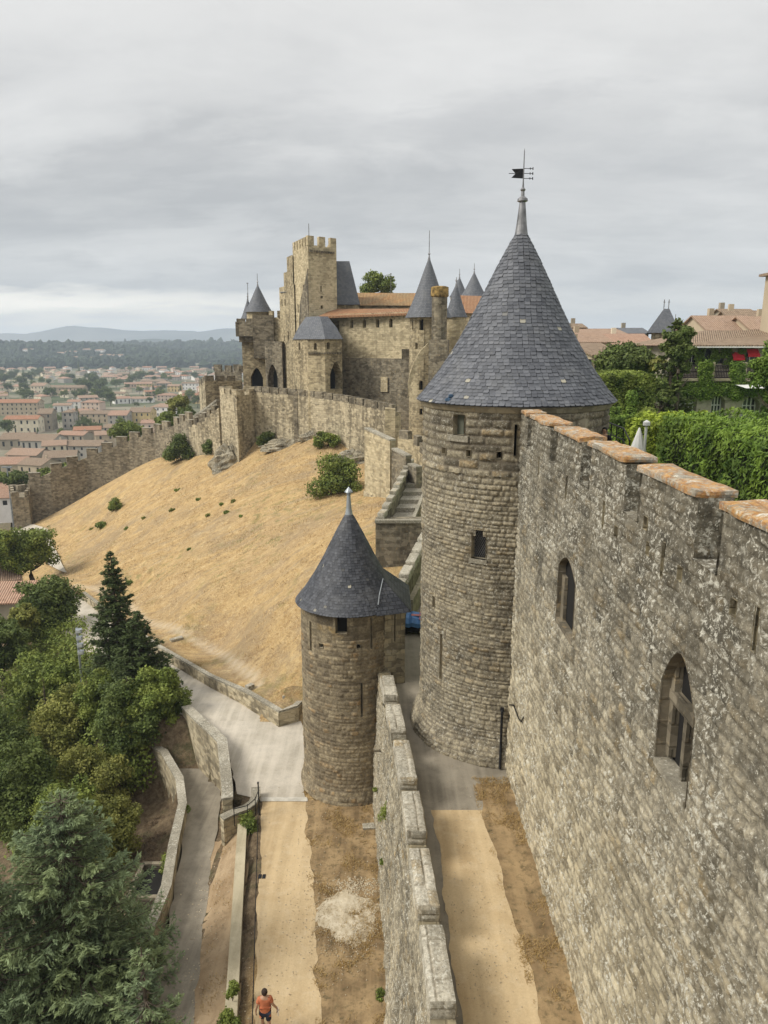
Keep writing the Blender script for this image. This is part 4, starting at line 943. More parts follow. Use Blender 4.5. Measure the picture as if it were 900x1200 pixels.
# ============================================================ big round tower
TX, TY, TR = 5.17, 29.5, 3.55; EZ = 19.85
big = thing('round_tower', 'large round stone tower with grey slate cone roof joined to the tall right wall', 'tower', (TX, TY, LZ)); big.location = (0, 0, 0)
def tw(px, py, R_=TR): return cyl_hit(px, py, TX, TY, R_)
def arc_hole(pxs, pys, r=TR, arch=0):
    th0, _ = tw(pxs[0], sum(pys) / 2, r); th1, _ = tw(pxs[1], sum(pys) / 2, r); _, za = tw(sum(pxs) / 2, pys[1], r); _, zb = tw(sum(pxs) / 2, pys[0], r)
    u0, u1 = sorted((th0 * r, th1 * r)); return [u0, u1, za, zb]
H1 = arc_hole((532, 545), (486, 510)); H2 = arc_hole((553, 570), (621, 655)); H3 = arc_hole((602.5, 605.5), (497, 535)); HS = [arc_hole((519, 523), (524, 532)), arc_hole((547, 552), (527, 535)), arc_hole((582, 587.5), (529, 537)), arc_hole((508, 510.5), (698, 712)), arc_hole((516.5, 518.5), (742, 796))]
hl = [hole_rect(*h) for h in [H1, H3] + HS] + [lambda U, V: (U > H2[0]) & (U < H2[1]) & (V > H2[2]) & (V < H2[3] - .25 * (np.abs(U - (H2[0] + H2[1]) / 2) > .13))]
rad_ = lambda V: TR + .42 * (1 - sstep(LZ, LZ + 1.3, V)) * 1.0 + .02 * (V < 17.6)
pos = lambda U, V: np.stack([TX + rad_(V) * np.cos(U / TR), TY + rad_(V) * np.sin(U / TR), V], -1); nrm = lambda U, V: np.stack([np.cos(U / TR), np.sin(U / TR), 0 * U], -1)
stone_sheet('wall', M['tower'], pos, nrm, -3.45 * TR, -.2 * TR, LZ - .1, 17.35, .04, big, (.12, .22), (.17, .46), .06, 33, hl, rough=.05, jw=.045, boss=lambda U, V: .5 * sstep(13.0, 15, V))
stone_sheet('upper_wall', M['tower'], pos, nrm, -3.45 * TR, -.2 * TR, 17.352, EZ - .05, .045, big, (.27, .33), (.55, 1.0), .10, 37, hl, rough=.02, jw=.09)
mb = MB(); mb.revolve(TX, TY, [(TR - .05, 5.9), (TR - .05, EZ - .1)], 40, a0=0.1 * math.pi - .5, a1=math.pi * .95); 
def cjamb(mbx, h, r, depth, n=1):
    P = lambda u, z, d: (TX + (r + .06 - d) * math.cos(u / r), TY + (r + .06 - d) * math.sin(u / r), z)
    u0, u1, a, b = h; q = [(u0, a), (u1, a), (u1, b), (u0, b), (u0, a)]
    for s, t in zip(q, q[1:]): mbx.quad(P(*s, 0), P(*t, 0), P(*t, depth), P(*s, depth))
    return P
for h in [H1, H2, H3] + HS: cjamb(mb, h, TR, .5)
mb.build('core', M['ashlar'], big)
for nm, h, dpt in (('window', H1, .45), ('window', H2, .3), ('arrow_slit', H3, .4)):
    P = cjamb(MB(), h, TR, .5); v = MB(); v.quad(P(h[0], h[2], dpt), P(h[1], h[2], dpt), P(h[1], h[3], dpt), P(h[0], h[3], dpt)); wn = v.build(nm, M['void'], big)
    if h is H2:   # wire lattice
        g = MB()
        for i in range(-8, 16):
            u = h[0] + i * .075
            for sgn in (1, -1):
                a0_, b0_ = (u, h[2]), (u + sgn * (h[3] - h[2]) * .5, h[3])
                pts = []
                for t in np.linspace(0, 1, 14):
                    uu = a0_[0] + (b0_[0] - a0_[0]) * t; zz2 = a0_[1] + (b0_[1] - a0_[1]) * t
                    if h[0] < uu < h[1]: pts.append(P(uu, zz2, .2))
                if len(pts) > 1: g.tube(pts, .006, 4, cap=False)
        g.build('lattice', M['lead'], wn)
    if h is H1:
        g = MB(); P2 = lambda u, z, d: P(u, z, d); g.quad(P(h[0], h[2], .25), P(h[0] + (h[1] - h[0]) * .62, h[2], .25), P(h[0] + (h[1] - h[0]) * .62, h[3], .25), P(h[0], h[3], .25)); g.build('shutter', plain('grey_green_shutter', (.11, .115, .085), .8), wn)
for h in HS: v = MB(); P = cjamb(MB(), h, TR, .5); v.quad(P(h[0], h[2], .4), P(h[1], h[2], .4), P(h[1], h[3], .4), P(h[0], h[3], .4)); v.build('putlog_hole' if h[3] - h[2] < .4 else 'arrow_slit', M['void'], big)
def curved_stone(h, z0, z1, du0, du1, out, mat, parent, name='sill'):
    b = MB(); us = np.linspace(h[0] - du0, h[1] + du1, 5); q = lambda u, r, z: (TX + r * math.cos(u / TR), TY + r * math.sin(u / TR), z)
    for a, c in zip(us, us[1:]):
        b.quad(q(a, TR + out, z0), q(c, TR + out, z0), q(c, TR + out, z1), q(a, TR + out, z1)); b.quad(q(a, TR + out, z1), q(c, TR + out, z1), q(c, TR - .1, z1), q(a, TR - .1, z1)); b.quad(q(a, TR - .1, z0), q(c, TR - .1, z0), q(c, TR + out, z0), q(a, TR + out, z0))
    for u in (us[0], us[-1]): b.quad(q(u, TR - .1, z0), q(u, TR + out, z0), q(u, TR + out, z1), q(u, TR - .1, z1))
    b.build(name, mat, parent)
curved_stone(H1, H1[2] - .22, H1[2] - .0, .2, .2, .13, M['palecap'], big); curved_stone(H2, H2[2] - .16, H2[2], .05, .05, .10, M['palecap'], big)
# cornice and roof
mb = MB(); mb.revolve(TX, TY, [(TR + .03, EZ - .28), (TR + .10, EZ - .24), (TR + .17, EZ - .12), (TR + .20, EZ - .10), (TR + .20, EZ + .02), (TR - .1, EZ + .06)], 72); mb.build('cornice', M['ashlar'], big)
# straight inner side of the tower in smooth ashlar
xa = [(TX + .2, TY - 3.48), (TX + 2.0, TY - 3.0), (TX + 2.5, TY - 2.4), (TX + 2.6, TY - 1.4), (TX + 2.6, TY + 2), (TX + .5, TY + 3.3)]
mb = MB(); mb.prism([(x + .02, y - .03) for x, y in xa], 14.5, EZ - .22, top=False); ia = mb.build('inner_wall', M['ashlar'], big)
prof = cone_prof(TR + .32, EZ + .0, .16, 26.1, .13, 18)
slates('roof', M['slate'], TX, TY, prof, big, w=.21, row=.145, lift=.02)
mb = MB(); mb.revolve(TX, TY, [(.36, 25.72), (.30, 25.80), (.27, 25.85), (.20, 26.3), (.12, 27.05), (.11, 27.12), (.20, 27.16), (.19, 27.24), (.07, 27.34), (.06, 27.5), (.10, 27.56), (.04, 27.64), (.026, 27.8), (.016, 28.9), (0, 29.0)], 20); fin_ = mb.build('finial', M['lead'], big)
vz = 28.12; mb = MB(); 
mb.poly([(TX - .02, TY, vz - .17), (TX - .02, TY, vz + .17), (TX - .45, TY - .02, vz + .15), (TX - .3, TY, vz), (TX - .45, TY - .02, vz - .15)]); mb.poly([(TX - .02, TY + .02, vz - .17), (TX - .45, TY + .0, vz - .15), (TX - .3, TY + .02, vz), (TX - .45, TY + .0, vz + .15), (TX - .02, TY + .02, vz + .17)])
for dz in (-.17, 0, .17): mb.tube([(TX - (.55 if dz == 0 else 0), TY, vz + dz), (TX + .34, TY, vz + dz)], .012, 5); mb.box((TX + .34, TY, vz + dz), (.03, .03, .09)); mb.box((TX + .24, TY, vz + dz), (.03, .03, .07))
mb.build('weather_vane', M['iron'], fin_)
# pipes at the foot
def P3(th, z, r): return (TX + r * math.cos(th), TY + r * math.sin(th), z)
p1 = cyl_hit(589, 888, TX, TY, TR + .35)[0]; p2 = cyl_hit(589, 832, TX, TY, TR + .1)
pp = thing('drain_pipe', 'pair of black pipes beside the foot of the large tower', 'pipe'); 
for nm, (x0, ya, yb) in (('pipe', (588.5, 832, 893)), ('pipe', (598, 826, 878))):
    th_, zt_ = cyl_hit(x0, ya, TX, TY, TR + .14); th2, zb_ = cyl_hit(x0, yb, TX, TY, TR + .4)
    b = MB(); b.tube([P3(th_, zt_, TR + .1), P3(th_, zt_ - .02, TR + .2), P3(th_, max(zb_, LZ + .9), TR + .22), P3(th_, LZ + .05, TR + .5)], .05, 8); b.box(P3(th_, zt_, TR + .1), (.13, .13, .13)); b.build(nm, M['iron'], pp)
cb = MB(); q = [wall_yz(a, b_) for a, b_ in ((599, 826), (604, 826), (610, 842), (613, 846), (616, 840))]; cb.tube([(wx(a) - .07, a, z) for a, z in q], .022, 6)
tag(cb.build('black_cable', M['iron']), 'black loose cable hanging on the right wall near the tower foot', 'cable')

# bundle of blue sheeting caught on the roof edge
th_ = cyl_hit(524, 464, TX, TY, TR + .3)[0]; C, Rr = crown_clumps(.22, .16, .14, 7, .10, 5, -1)
o = thing('blue_bundle', 'small crumpled blue bundle lying on the slate roof edge', 'bundle', P3(th_, EZ + .16, TR + .12))
b = MB()
for i, c in enumerate(C): b.revolve(c[0], c[1], [(0, c[2] - .08), (.09, c[2] - .02), (.08, c[2] + .05), (0, c[2] + .08)], 7, smooth=False)
b.build('cloth', plain('blue_sheeting', (.05, .10, .17), .7, 0, .3, 9), o)

# ============================================================ outer parapet wall between path and lane
out = thing('parapet_wall', 'rugged outer wall with broad pale merlons between path and lane', 'wall'); PT = 7.2; PS = 6.75
xo = lambda y: np.interp(y, [6, 13.5, 23.7, 31.4, 36], [1.35, 1.13, .55, -.15, -.55])     # outer face at the top
bt = lambda y, z: np.interp(y, [8, 20, 32], [.78, .66, .30]) * np.clip((PS - z) / PS, 0, 1)
OG = [(7.2, 9.9), (10.7, 13.3), (14.1, 16.4), (17.07, 19.4), (20.2, 22.3), (23.1, 25.6), (26.4, 28.5), (29.3, 31.2)]
ho = [hole_rect(a[1], b_[0], PS, 30) for a, b_ in zip(OG[:-1], OG[1:])]
pos = lambda U, V: np.stack([xo(U) - bt(U, V), U, V], -1)
stone_sheet('wall', M['outer'], pos, nrm=lambda U, V: np.stack([-np.ones_like(U), 0 * U, 0 * U], -1), u0=6.0, u1=33.2, v0=-.3, v1=PS, du=.05, parent=out, rowh=(.15, .28), lenr=(.22, .6), prot=.07, seed=51, rough=.10)
TO = .56
mb = MB(); ys = np.linspace(6, 33, 50)
for a, b_ in zip(ys, ys[1:]):
    mb.quad((xo(b_) - .02, b_, PS - .01), (xo(a) - .02, a, PS - .01), (xo(a) + TO, a, PS - .01), (xo(b_) + TO, b_, PS - .01)); mb.quad((xo(a) + TO, a, 5.9), (xo(b_) + TO, b_, 5.9), (xo(b_) + TO, b_, PS - .01), (xo(a) + TO, a, PS - .01))
mb.build('core', M['block'], out)
for j, (a, b_) in enumerate(OG):
    dxdy = float((xo(b_) - xo(a)) / (b_ - a)); L = math.hypot(1, dxdy)
    stone_block('merlon', M['palecap'], (float(xo(a)) - .03, a, PS - .02), (dxdy / L, 1 / L, 0), (1, 0, 0), (b_ - a) * L, TO + .03, PT - PS + .05, out, 300 + j * 9, .055, prot=.05, rowh=(.5, .8), lenr=(.6, 1.2))
# plants rooted in the wall
i_b = 0
for px, py, r, lab in [(455, 953, .42, 'largest leafy weed tuft growing high on the parapet wall'), (443, 925, .2, 'small weed by the turret foot on the parapet wall'), (450, 1010, .16, 'small green weed midway down the parapet wall face'), (447, 1168, .22, 'low weed at the foot of the parapet wall near the bottom')]:
    a, b_, c_ = ray(px, py); t = next((t for t in np.arange(14, 40, .05) if a * t > xo(b_ * t) - bt(b_ * t, CAM_H + c_ * t) or CAM_H + c_ * t < 0), 30); C, Rr = crown_clumps(r, r * 1.2, r, 9, r * .45, int(px), -.6)
    o = thing('wall_plant', lab, 'plant', (a * t - .05, b_ * t, CAM_H + c_ * t), group='weeds on the parapet wall'); leafset('foliage', M['leaf'], C, Rr, int(2600 * r), .04, o, int(px), .4)
s_ = MB(); s_.box((0, 0, 0), (.5, .14, .12)); a, b_, c_ = ray(440, 853); t = 33.0
sp = s_.build('stone_spout', M['castle_dark']); sp.location = (float(xo(29.3)) - .25, 29.3, 4.6); tag(sp, 'dark stone water spout sticking out of the wall beside the turret', 'spout')

# ============================================================ small turret
SX, SY, SR = -1.68, 34.5, 2.4; SE = 9.78
tur = thing('small_tower', 'small round turret with dark slate cone roof beside the sandy path', 'tower')
def sw(px, py, r=SR): return cyl_hit(px, py, SX, SY, r)
def sh(pxs, pys):
    m = sum(pys) / 2; u = sorted((sw(pxs[0], m)[0] * SR, sw(pxs[1], m)[0] * SR)); c = sum(pxs) / 2; return [u[0], u[1], sw(c, pys[1])[1], sw(c, pys[0])[1]]
S1 = sh((393, 407), (724, 743)); SS = [sh((363.5, 365), (728, 762)), sh((434, 436), (724, 760)), sh((374, 379), (754, 759)), sh((418, 423), (755, 760)), sh((423, 425), (800, 840))]
hs_ = [hole_rect(*h) for h in [S1] + SS]
rs_ = lambda V: SR + .22 * (1 - sstep(-.2, 1.1, V)); pos = lambda U, V: np.stack([SX + rs_(V) * np.cos(U / SR), SY + rs_(V) * np.sin(U / SR), V], -1); nrm2 = lambda U, V: np.stack([np.cos(U / SR), np.sin(U / SR), 0 * U], -1)
stone_sheet('wall', M['turret'], pos, nrm2, -3.5 * SR, -.35 * SR, -.3, 8.55, .05, tur, (.15, .26), (.2, .5), .05, 71, hs_, rough=.035, jw=.05)
stone_sheet('upper_wall', stone_attr('turret_ashlar', (.115, .093, .062), (.33, .275, .18), (.1, .08, .055), stain=.45, patch=.15), pos, nrm2, -3.5 * SR, -.35 * SR, 8.552, SE + .05, .05, tur, (.38, .5), (.5, 1.0), .012, 72, hs_, rough=.008)
mb = MB(); mb.revolve(SX, SY, [(SR - .05, -.3), (SR - .05, SE)], 32, a0=.0, a1=math.pi * .9)
def sj(mbx, h, depth):
    P = lambda u, z, d: (SX + (SR + .03 - d) * math.cos(u / SR), SY + (SR + .03 - d) * math.sin(u / SR), z); u0, u1, a, b = h; q = [(u0, a), (u1, a), (u1, b), (u0, b), (u0, a)]
    for s, t in zip(q, q[1:]): mbx.quad(P(*s, 0), P(*t, 0), P(*t, depth), P(*s, depth))
    return P
for h in [S1] + SS: sj(mb, h, .4)
mb.build('core', M['ashlar'], tur)
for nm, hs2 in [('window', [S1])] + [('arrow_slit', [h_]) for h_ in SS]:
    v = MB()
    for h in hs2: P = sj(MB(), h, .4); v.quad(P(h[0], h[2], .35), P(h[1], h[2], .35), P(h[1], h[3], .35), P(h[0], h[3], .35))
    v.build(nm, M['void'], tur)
bx = [(.0, 32.75), (1.0, 33.0), (1.0, 36.3), (.0, 36.3)]
mb = MB(); walls(mb, bx, 5.9, SE, holes={0: [(.50, .56, 8.2, 9.7), (.0, .035, 8.2, 9.7)]}, depth=.3); mb.build('side_block', M['block'], tur)
mb = MB(); mb.poly([(.45, 32.99, 8.1), (.6, 33.02, 8.1), (.6, 33.02, 9.75), (.45, 32.99, 9.75)]); 
prof = cone_prof(SR + .26, SE, .13, 14.1, .12, 16); slates('roof', M['slate_dark'], SX, SY, prof, tur, w=.16, row=.13, lift=.014, seed=8)
mb = MB(); mb.revolve(SX, SY, [(.30, 13.78), (.24, 13.86), (.20, 13.95), (.13, 14.3), (.085, 14.95), (.11, 15.0), (.10, 15.06), (.20, 15.1), (.17, 15.16), (0, 15.36)], 14); mb.build('finial', M['zinc'], tur)
# lean-to slate hip over the side block
ap = Vector((-.05, 33.6, 11.05)); e = [Vector((-.35, 32.05, SE - .02)), Vector((1.28, 32.62, SE - .02)), Vector((1.28, 36.5, SE - .02)), Vector((-.3, 36.2, SE + .9))]; top2 = Vector((-.25, 35.3, 11.2))
def slate_plane(mbx, a, b, c, row=.13, w=.16):
    """courses of slates over triangle a-b (eave) and c (top)"""
    n = int((c - (a + b) / 2).length / row); nr = (b - a).cross(c - a).normalized(); nr = nr if nr.z > 0 else -nr
    mbx.poly([a - nr * .01, b - nr * .01, c - nr * .01])
    for i in range(n):
        t0 = i / n; t1 = min((i + 1.7) / n, 1); l0, r0 = a.lerp(c, t0), b.lerp(c, t0); l1, r1 = a.lerp(c, t1), b.lerp(c, t1); L = (r0 - l0).length; m = max(int(L / w), 1)
        for k in range(m):
            s0 = (k + .04 + .5 * (i % 2)) / (m + .5); s1 = (k + .96 + .5 * (i % 2)) / (m + .5)
            mbx.poly([l0.lerp(r0, s0) + nr * .018, l0.lerp(r0, s1) + nr * .018, l1.lerp(r1, s1) + nr * .004, l1.lerp(r1, s0) + nr * .004])
sb = MB(); slate_plane(sb, e[0], e[1], ap); slate_plane(sb, e[1], e[2], ap); slate_plane(sb, e[2], top2, ap); sb.poly([e[2], e[3], top2]); sb.poly([e[0], e[3], e[2], e[1]]); o_ = sb.build('side_roof', slate_mat('side_slates', (.022, .024, .031), (.055, .06, .07), brick=True), tur)
mb = MB(); mb.tube([ap + Vector((0, 0, .03)), (ap + e[0]) / 2 + Vector((-.02, 0, .12)), e[0].lerp(ap, .25) + Vector((0, 0, .1))], .025, 5); mb.build('flashing', M['zinc'], o_)

# ============================================================ low walls, ramp parapet, rails
rb_ = [(p.x + .05, p.y + .12) for p in RR]
rw = thing('roadside_wall', 'low stone retaining wall along the dry grass side of the road', 'wall')
pw = [(RR[i].x + .1, RR[i].y + .1, RR[i].z - 1.0, RR[i].z + (.95 if i < 2 else .8)) for i in range(len(RR) - 1)]
q = [gz(352, 832, .0), gz(341, 846, 0)]; pw = [(q[0].x + .25, q[0].y + .2, -1, .95), (q[1].x + .1, q[1].y + .05, -1, 1.0), (RR[0].x + .15, RR[0].y - .2, -1, .95)] + pw[1:]
wall_line(rw, list(reversed([(a, b, c - .0, d) for a, b, c, d in pw])), -.42, M['curtain'], 'wall', M['palecap'], .12)
o = MB(); s0 = gz(268, 799, .9); o.box((0, 0, 0), (.9, .35, .3), .9); 
for px, py, lab, rz_, dm in [(201, 753, 'pale fallen stone slab lying on the dry grass above the road wall', .6, (1.0, .45, .2)), (425, 972, 'pale stone cover slab set in the dry strip beside the turret', .05, (.55, .4, .07)), (292, 823, 'white block on top of the roadside wall at the bend', .9, (.5, .35, .3)), (331, 821, 'pale loose stone resting on the wall end near the turret', .3, (.6, .35, .25))]:
    p = on_ground(px, py) if py < 900 else gz(px, py, .04); b = stone_block('loose_slab', M['palecap'], (0, 0, 0), (math.cos(rz_), math.sin(rz_), 0), (-math.sin(rz_), math.cos(rz_), 0), dm[0], dm[1], dm[2], None, int(px), .1, prot=.02)
    b.location = p if py != 823 else (p.x, p.y, p.z); tag(b, lab, 'stone')
# ramp's left parapet
rp = thing('ramp_wall', 'weathered thin wall curving along the left edge of the sunken ramp', 'wall')
yy2 = [10, 16, 20.7, 24, 26.9, 30, 33.8, 36.5, 39.7, 41]; xx2 = np.interp(yy2, [10, 20.7, 24, 26.9, 30, 33.8, 36.5, 39.7, 41], [-6.5, -8.1, -8.9, -9.0, -9.6, -10.2, -11.1, -12.9, -14.2]); z2 = np.interp(yy2, [10, 20, 27, 33.8, 39.7, 46], [-.6, -.6, -1.2, -2.0, -2.5, -3.6])
wall_line(rp, [(float(x), y, float(z) - 4.5, float(z) + .85) for x, y, z in zip(xx2, yy2, z2)], .34, M['curtain'], 'wall', M['palecap'], .09)
# retaining wall between road and ramp
rt = thing('retaining_wall', 'thick stone retaining wall with broad coping above the head of the ramp', 'wall')
tp = [gz(272, 937, .75), gz(272, 925, .75), gz(268, 890, .75), gz(265, 868, .75), gz(252, 855, .75), gz(238, 843, .6), gz(222, 828, .2)]
wall_line(rt, [(p.x, p.y, -5.2, p.z) for p in tp], .45, M['curtain'], 'wall', M['palecap'], .12)
bs = thing('bastion_wall', 'curved stone wall end with a rounded coping where path and ramp part', 'wall')
cp_ = [gz(262, 962, .1), gz(276, 955, .15), gz(290, 950, .2), gz(300, 943, .25), gz(304, 934, .3), gz(304, 924, .35)]
wall_line(bs, [(p.x, p.y, -3, p.z) for p in cp_], .35, M['curtain'], 'wall', M['palecap'], .1)
kb = thing('kerb_wall', 'long low plastered kerb wall between sandy path and dirt bank', 'wall')
kp = [(-3.45, 10), (-3.45 - 0.0, 12), (-4.85, 20.1), (-5.9, 26), (-6.45, 30.6)]; kp = [(float(np.interp(y, [10, 20.1, 32.6], [-2.8, -4.24, -6.1])) - .62, y) for y in (10, 14, 18, 22, 26, 30.4)]
wall_line(kb, [(x, y, -1.8, .18) for x, y in kp], .42, surf_mat('pale_kerb_render', (.36, .31, .21), (.50, .44, .31), (.22, .19, .12), 1.4), 'wall')
hr = thing('hand_rail', 'thin black iron handrail curving round the wall end by the ramp', 'railing')
pts_ = [gz(274, 948, .95), gz(290, 944, 1.0), gz(299, 936, 1.05), gz(303, 926, 1.1)]
b = MB(); b.tube(pts_, .02, 6); b.build('rail', M['iron'], hr)
b = MB(); b.tube([p - Vector((0, 0, .35)) for p in pts_], .014, 6); b.build('rail', M['iron'], hr)
for p in pts_: b = MB(); b.tube([(p.x, p.y, p.z - .9), (p.x, p.y, p.z + .08)], .02, 6); b.build('post', M['iron'], hr)
b = MB(); q0 = gz(304, 955, 0); b.tube([(q0.x, q0.y, 0), (q0.x, q0.y, 1.7)], .03, 6); b.box((q0.x, q0.y, 1.72), (.08, .08, .06)); tag(b.build('iron_post', M['iron']), 'thin black iron post standing at the path edge by the wall end', 'post')
fnc = thing('low_railing', 'dark low railing running along the path side of the kerb wall', 'railing')
ln = [(float(np.interp(y, [10, 20.1, 32.6], [-2.8, -4.24, -6.1])) - .10, y) for y in np.arange(12, 31.5, .6)]
for z_ in (.42, .24): b = MB(); b.tube([(x, y, z_) for x, y in ln], .013, 5); b.build('rail', M['iron'], fnc)
for x, y in ln[::3]: b = MB(); b.tube([(x, y, -.05), (x, y, .45)], .016, 5); b.build('post', M['iron'], fnc)
dr = gz(307, 1027, .045); b = MB()
for k in (-1, 1): b.box((k * .085, 0, 0), (.13, .24, .02))
o = b.build('drain_grate', M['iron']); o.location = dr; tag(o, 'small dark metal drain cover set in the sandy path', 'drain')
# ============================================================ outer wall beyond the turret: parapets, steps, traverse
def fp(lst, py=430): return ccw([(xat(px, py, Y), Y) for px, Y in lst])
p0 = Vector((.45, 39.2)); p1 = Vector((2.95, 52.0)); 
nw = thing('parapet_wall', 'parapet of pale separate merlons climbing behind the small turret', 'wall')
wall_line(nw, [(p0.x, p0.y - 3.5, 2, 8.3), (p0.x, p0.y, 2, 8.3), (p1.x, p1.y, 2, 8.6)], -.55, M['castle_dark'])
d_ = (p1 - p0).normalized()
for i in range(5):
    a = p0 + d_ * (-.4 + i * 2.45); stone_block('merlon', M['palecap'], (a.x, a.y, 8.3 + .06 * i), (d_.x, d_.y, 0), (d_.y, -d_.x, 0), 1.95, .58, .5, nw, 500 + i * 9, .09, prot=.04, rowh=(.5, .6), lenr=(.7, 1.1), sides=(1, 1, 1, 1))
lg = thing('stone_ledge', 'smooth raised stone ledge along the inner foot of the climbing parapet', 'ledge')
b = MB(); q = [(p0.x + .95, p0.y + 2.0), (p1.x + .55, p1.y), (p1.x + 1.1, p1.y), (p0.x + 1.25, p0.y + 2.0)]; b.prism(ccw(q), 5.9, 7.3); b.build('wall', M['ashlar'], lg)
tr_ = thing('traverse_wall', 'dark stepped stone block crossing the lane behind the turret roof', 'wall')
xL, xR = xat(440, 608, 52), xat(500, 608, 52) + .6
b = MB(); b.prism([(xL, 52), (xR, 52), (xR, 54), (xL, 54)], 2.5, 9.3); b.build('wall', M['castle_dark'], tr_)
b = MB(); b.box(((xL + xR) / 2, 52.15, 9.42), (xR - xL + .1, .5, .22)); b.build('coping', M['palecap'], tr_)
st = thing('stair_wall', 'stair of broad stone slabs climbing between two stepped walls', 'stairs')
xa0 = xL + .05; Ys = np.linspace(52.6, 67, 10); x_l = np.interp(Ys, [52, 67], [xa0, 2.3]); zz3 = np.interp(Ys, [52, 67], [9.45, 11.6])
wall_line(st, [(float(x), float(y), 2, float(z) - .05) for x, y, z in zip(x_l, Ys, zz3)], -.45, M['castle_dark'])
for i in range(9):
    y0 = float(Ys[i]); x0 = float(x_l[i]); dx = float(x_l[i + 1] - x_l[i]); dy = float(Ys[i + 1] - Ys[i]); L = math.hypot(dx, dy)
    stone_block('merlon', M['palecap'], (x0 - .02, y0, float(zz3[i]) - .05), (dx / L, dy / L, 0), (dy / L, -dx / L, 0), L * .84, .5, .42, st, 600 + i * 7, .12, prot=.03, rowh=(.5, .6), lenr=(.8, 1.2))
    b = MB(); xs = x0 + .5; b.prism([(xs, y0), (xs + 1.75, y0), (xs + dx + 1.75, y0 + dy), (xs + dx, y0 + dy)], 4, 8.2 + i * .34); b.build('step', M['palecap'], st)
wall_line(st, [(float(x_l[i]) + 2.1 , float(Ys[i]), 3, float(zz3[i]) - .9) for i in (0, 4, 9)], -.35, M['castle_dark'], 'wall', M['palecap'], .12)
# pale high wall with dark footing
hw = thing('spur_wall', 'tall pale spur wall with stepped coping standing on the hill edge', 'wall')
A = at(427, 503, 71); B = at(457, 517, 66.5); B2 = at(459, 527, 66); C_ = at(476, 536, 64); D_ = at(478, 545, 63.5); E_ = at(488, 549, 62)
wall_line(hw, [(A.x, A.y, 1.5, A.z), (B.x, B.y, 2, B.z)], .55, M['castle_pale'], 'wall', M['palecap'], .16)
wall_line(hw, [(B2.x, B2.y, 2, B2.z), (C_.x, C_.y, 3, C_.z)], .55, M['castle_dark'], 'wall', M['palecap'], .16)
wall_line(hw, [(D_.x, D_.y, 3, D_.z), (E_.x, E_.y, 3, E_.z)], .55, M['castle_dark'], 'wall', M['palecap'], .16)
wall_line(hw, [(A.x - .12, A.y - .15, .5, zat(577, 70)), (B.x - .1, B.y - .2, .5, zat(608, 62))], .5, M['curtain'], 'footing')
bw = thing('crenel_wall', 'weathered crenellated wall half hidden by the large tower', 'wall')
F1 = at(466, 512, 78); F2 = at(484, 514, 76); F3 = at(503, 536, 70); q = [(F1.x, F1.y, 4, F1.z), (F2.x, F2.y, 4, F2.z - .2), (F3.x, F3.y, 4, F3.z - .4)]
wall_line(bw, q, .6, M['castle']); merlons(bw, q, .6, M['castle_dark'], .8, 1.5, .9)
do = MB(); D1 = at(463, 500, 74); do.box((D1.x + .1, 74, D1.z), (.75, .3, 1.6)); 

# covered carts on the far lane
def cart(label, loc, rz, cloth, band):
    o = thing('covered_cart', label, 'cart', loc, rz, 'covered carts standing in the lane'); b = MB()
    b.prism([(-.62, -.72), (.62, -.72), (.62, .72), (-.62, .72)], .22, .62, bottom=True); b.build('chassis', M['void'], o)
    b = MB(); n = 9; pr = [(-.72, .50), (-.70, .72), (-.45, .96), (0, 1.06), (.45, 1.0), (.70, .78), (.72, .50)]
    for (x0, z0), (x1, z1) in zip(pr, pr[1:]):
        for k in range(n):
            y0, y1 = -.8 + 1.6 * k / n, -.8 + 1.6 * (k + 1) / n; s0, s1 = .04 * math.sin(k * 2.1), .04 * math.sin((k + 1) * 2.1); b.quad((x0, y0, z0 + s0), (x0, y1, z0 + s1), (x1, y1, z1 + s1), (x1, y0, z1 + s0), smooth=True)
    for sg in (-1, 1): b.poly([(x, sg * .8, z) for x, z in pr][::sg])
    b.build('tarpaulin', cloth, o)
    if band:
        b = MB(); b.quad((-.30, -.5, 1.035), (-.12, -.5, 1.075), (-.12, .5, 1.075), (-.30, .5, 1.035)); b.quad((-.55, -.06, .93), (.2, -.06, 1.09), (.2, .06, 1.09), (-.55, .06, .93)); b.build('stripe', band, o)
    for sg in (-1, 1):
        for x in (-.4, .4): b = MB(); b.tube([(x, sg * .70, .22), (x, sg * .82, .22)], .22, 14); w_ = b.build('wheel', M['void'], o); b = MB(); b.tube([(x, sg * .82, .22), (x, sg * .84, .22)], .11, 10); b.build('hub', M['zinc'], w_)
    return o
cl = gz(484, 747, 6); cart('small cart under a bright blue tarpaulin in the lane beside the large tower', (cl.x + .45, cl.y + .9, 6.004), R(84), plain('blue_tarpaulin', (.07, .19, .42), .5, 0, .12, 5), plain('faded_red_stripe', (.42, .16, .15), .7))
cl = gz(494, 712, 6); cart('dark navy covered cart in the shaded lane behind the blue cart', (cl.x + .55, cl.y + 1.0, 6.004), R(80), plain('navy_tarpaulin', (.012, .018, .04), .5, 0, .1, 5), None)

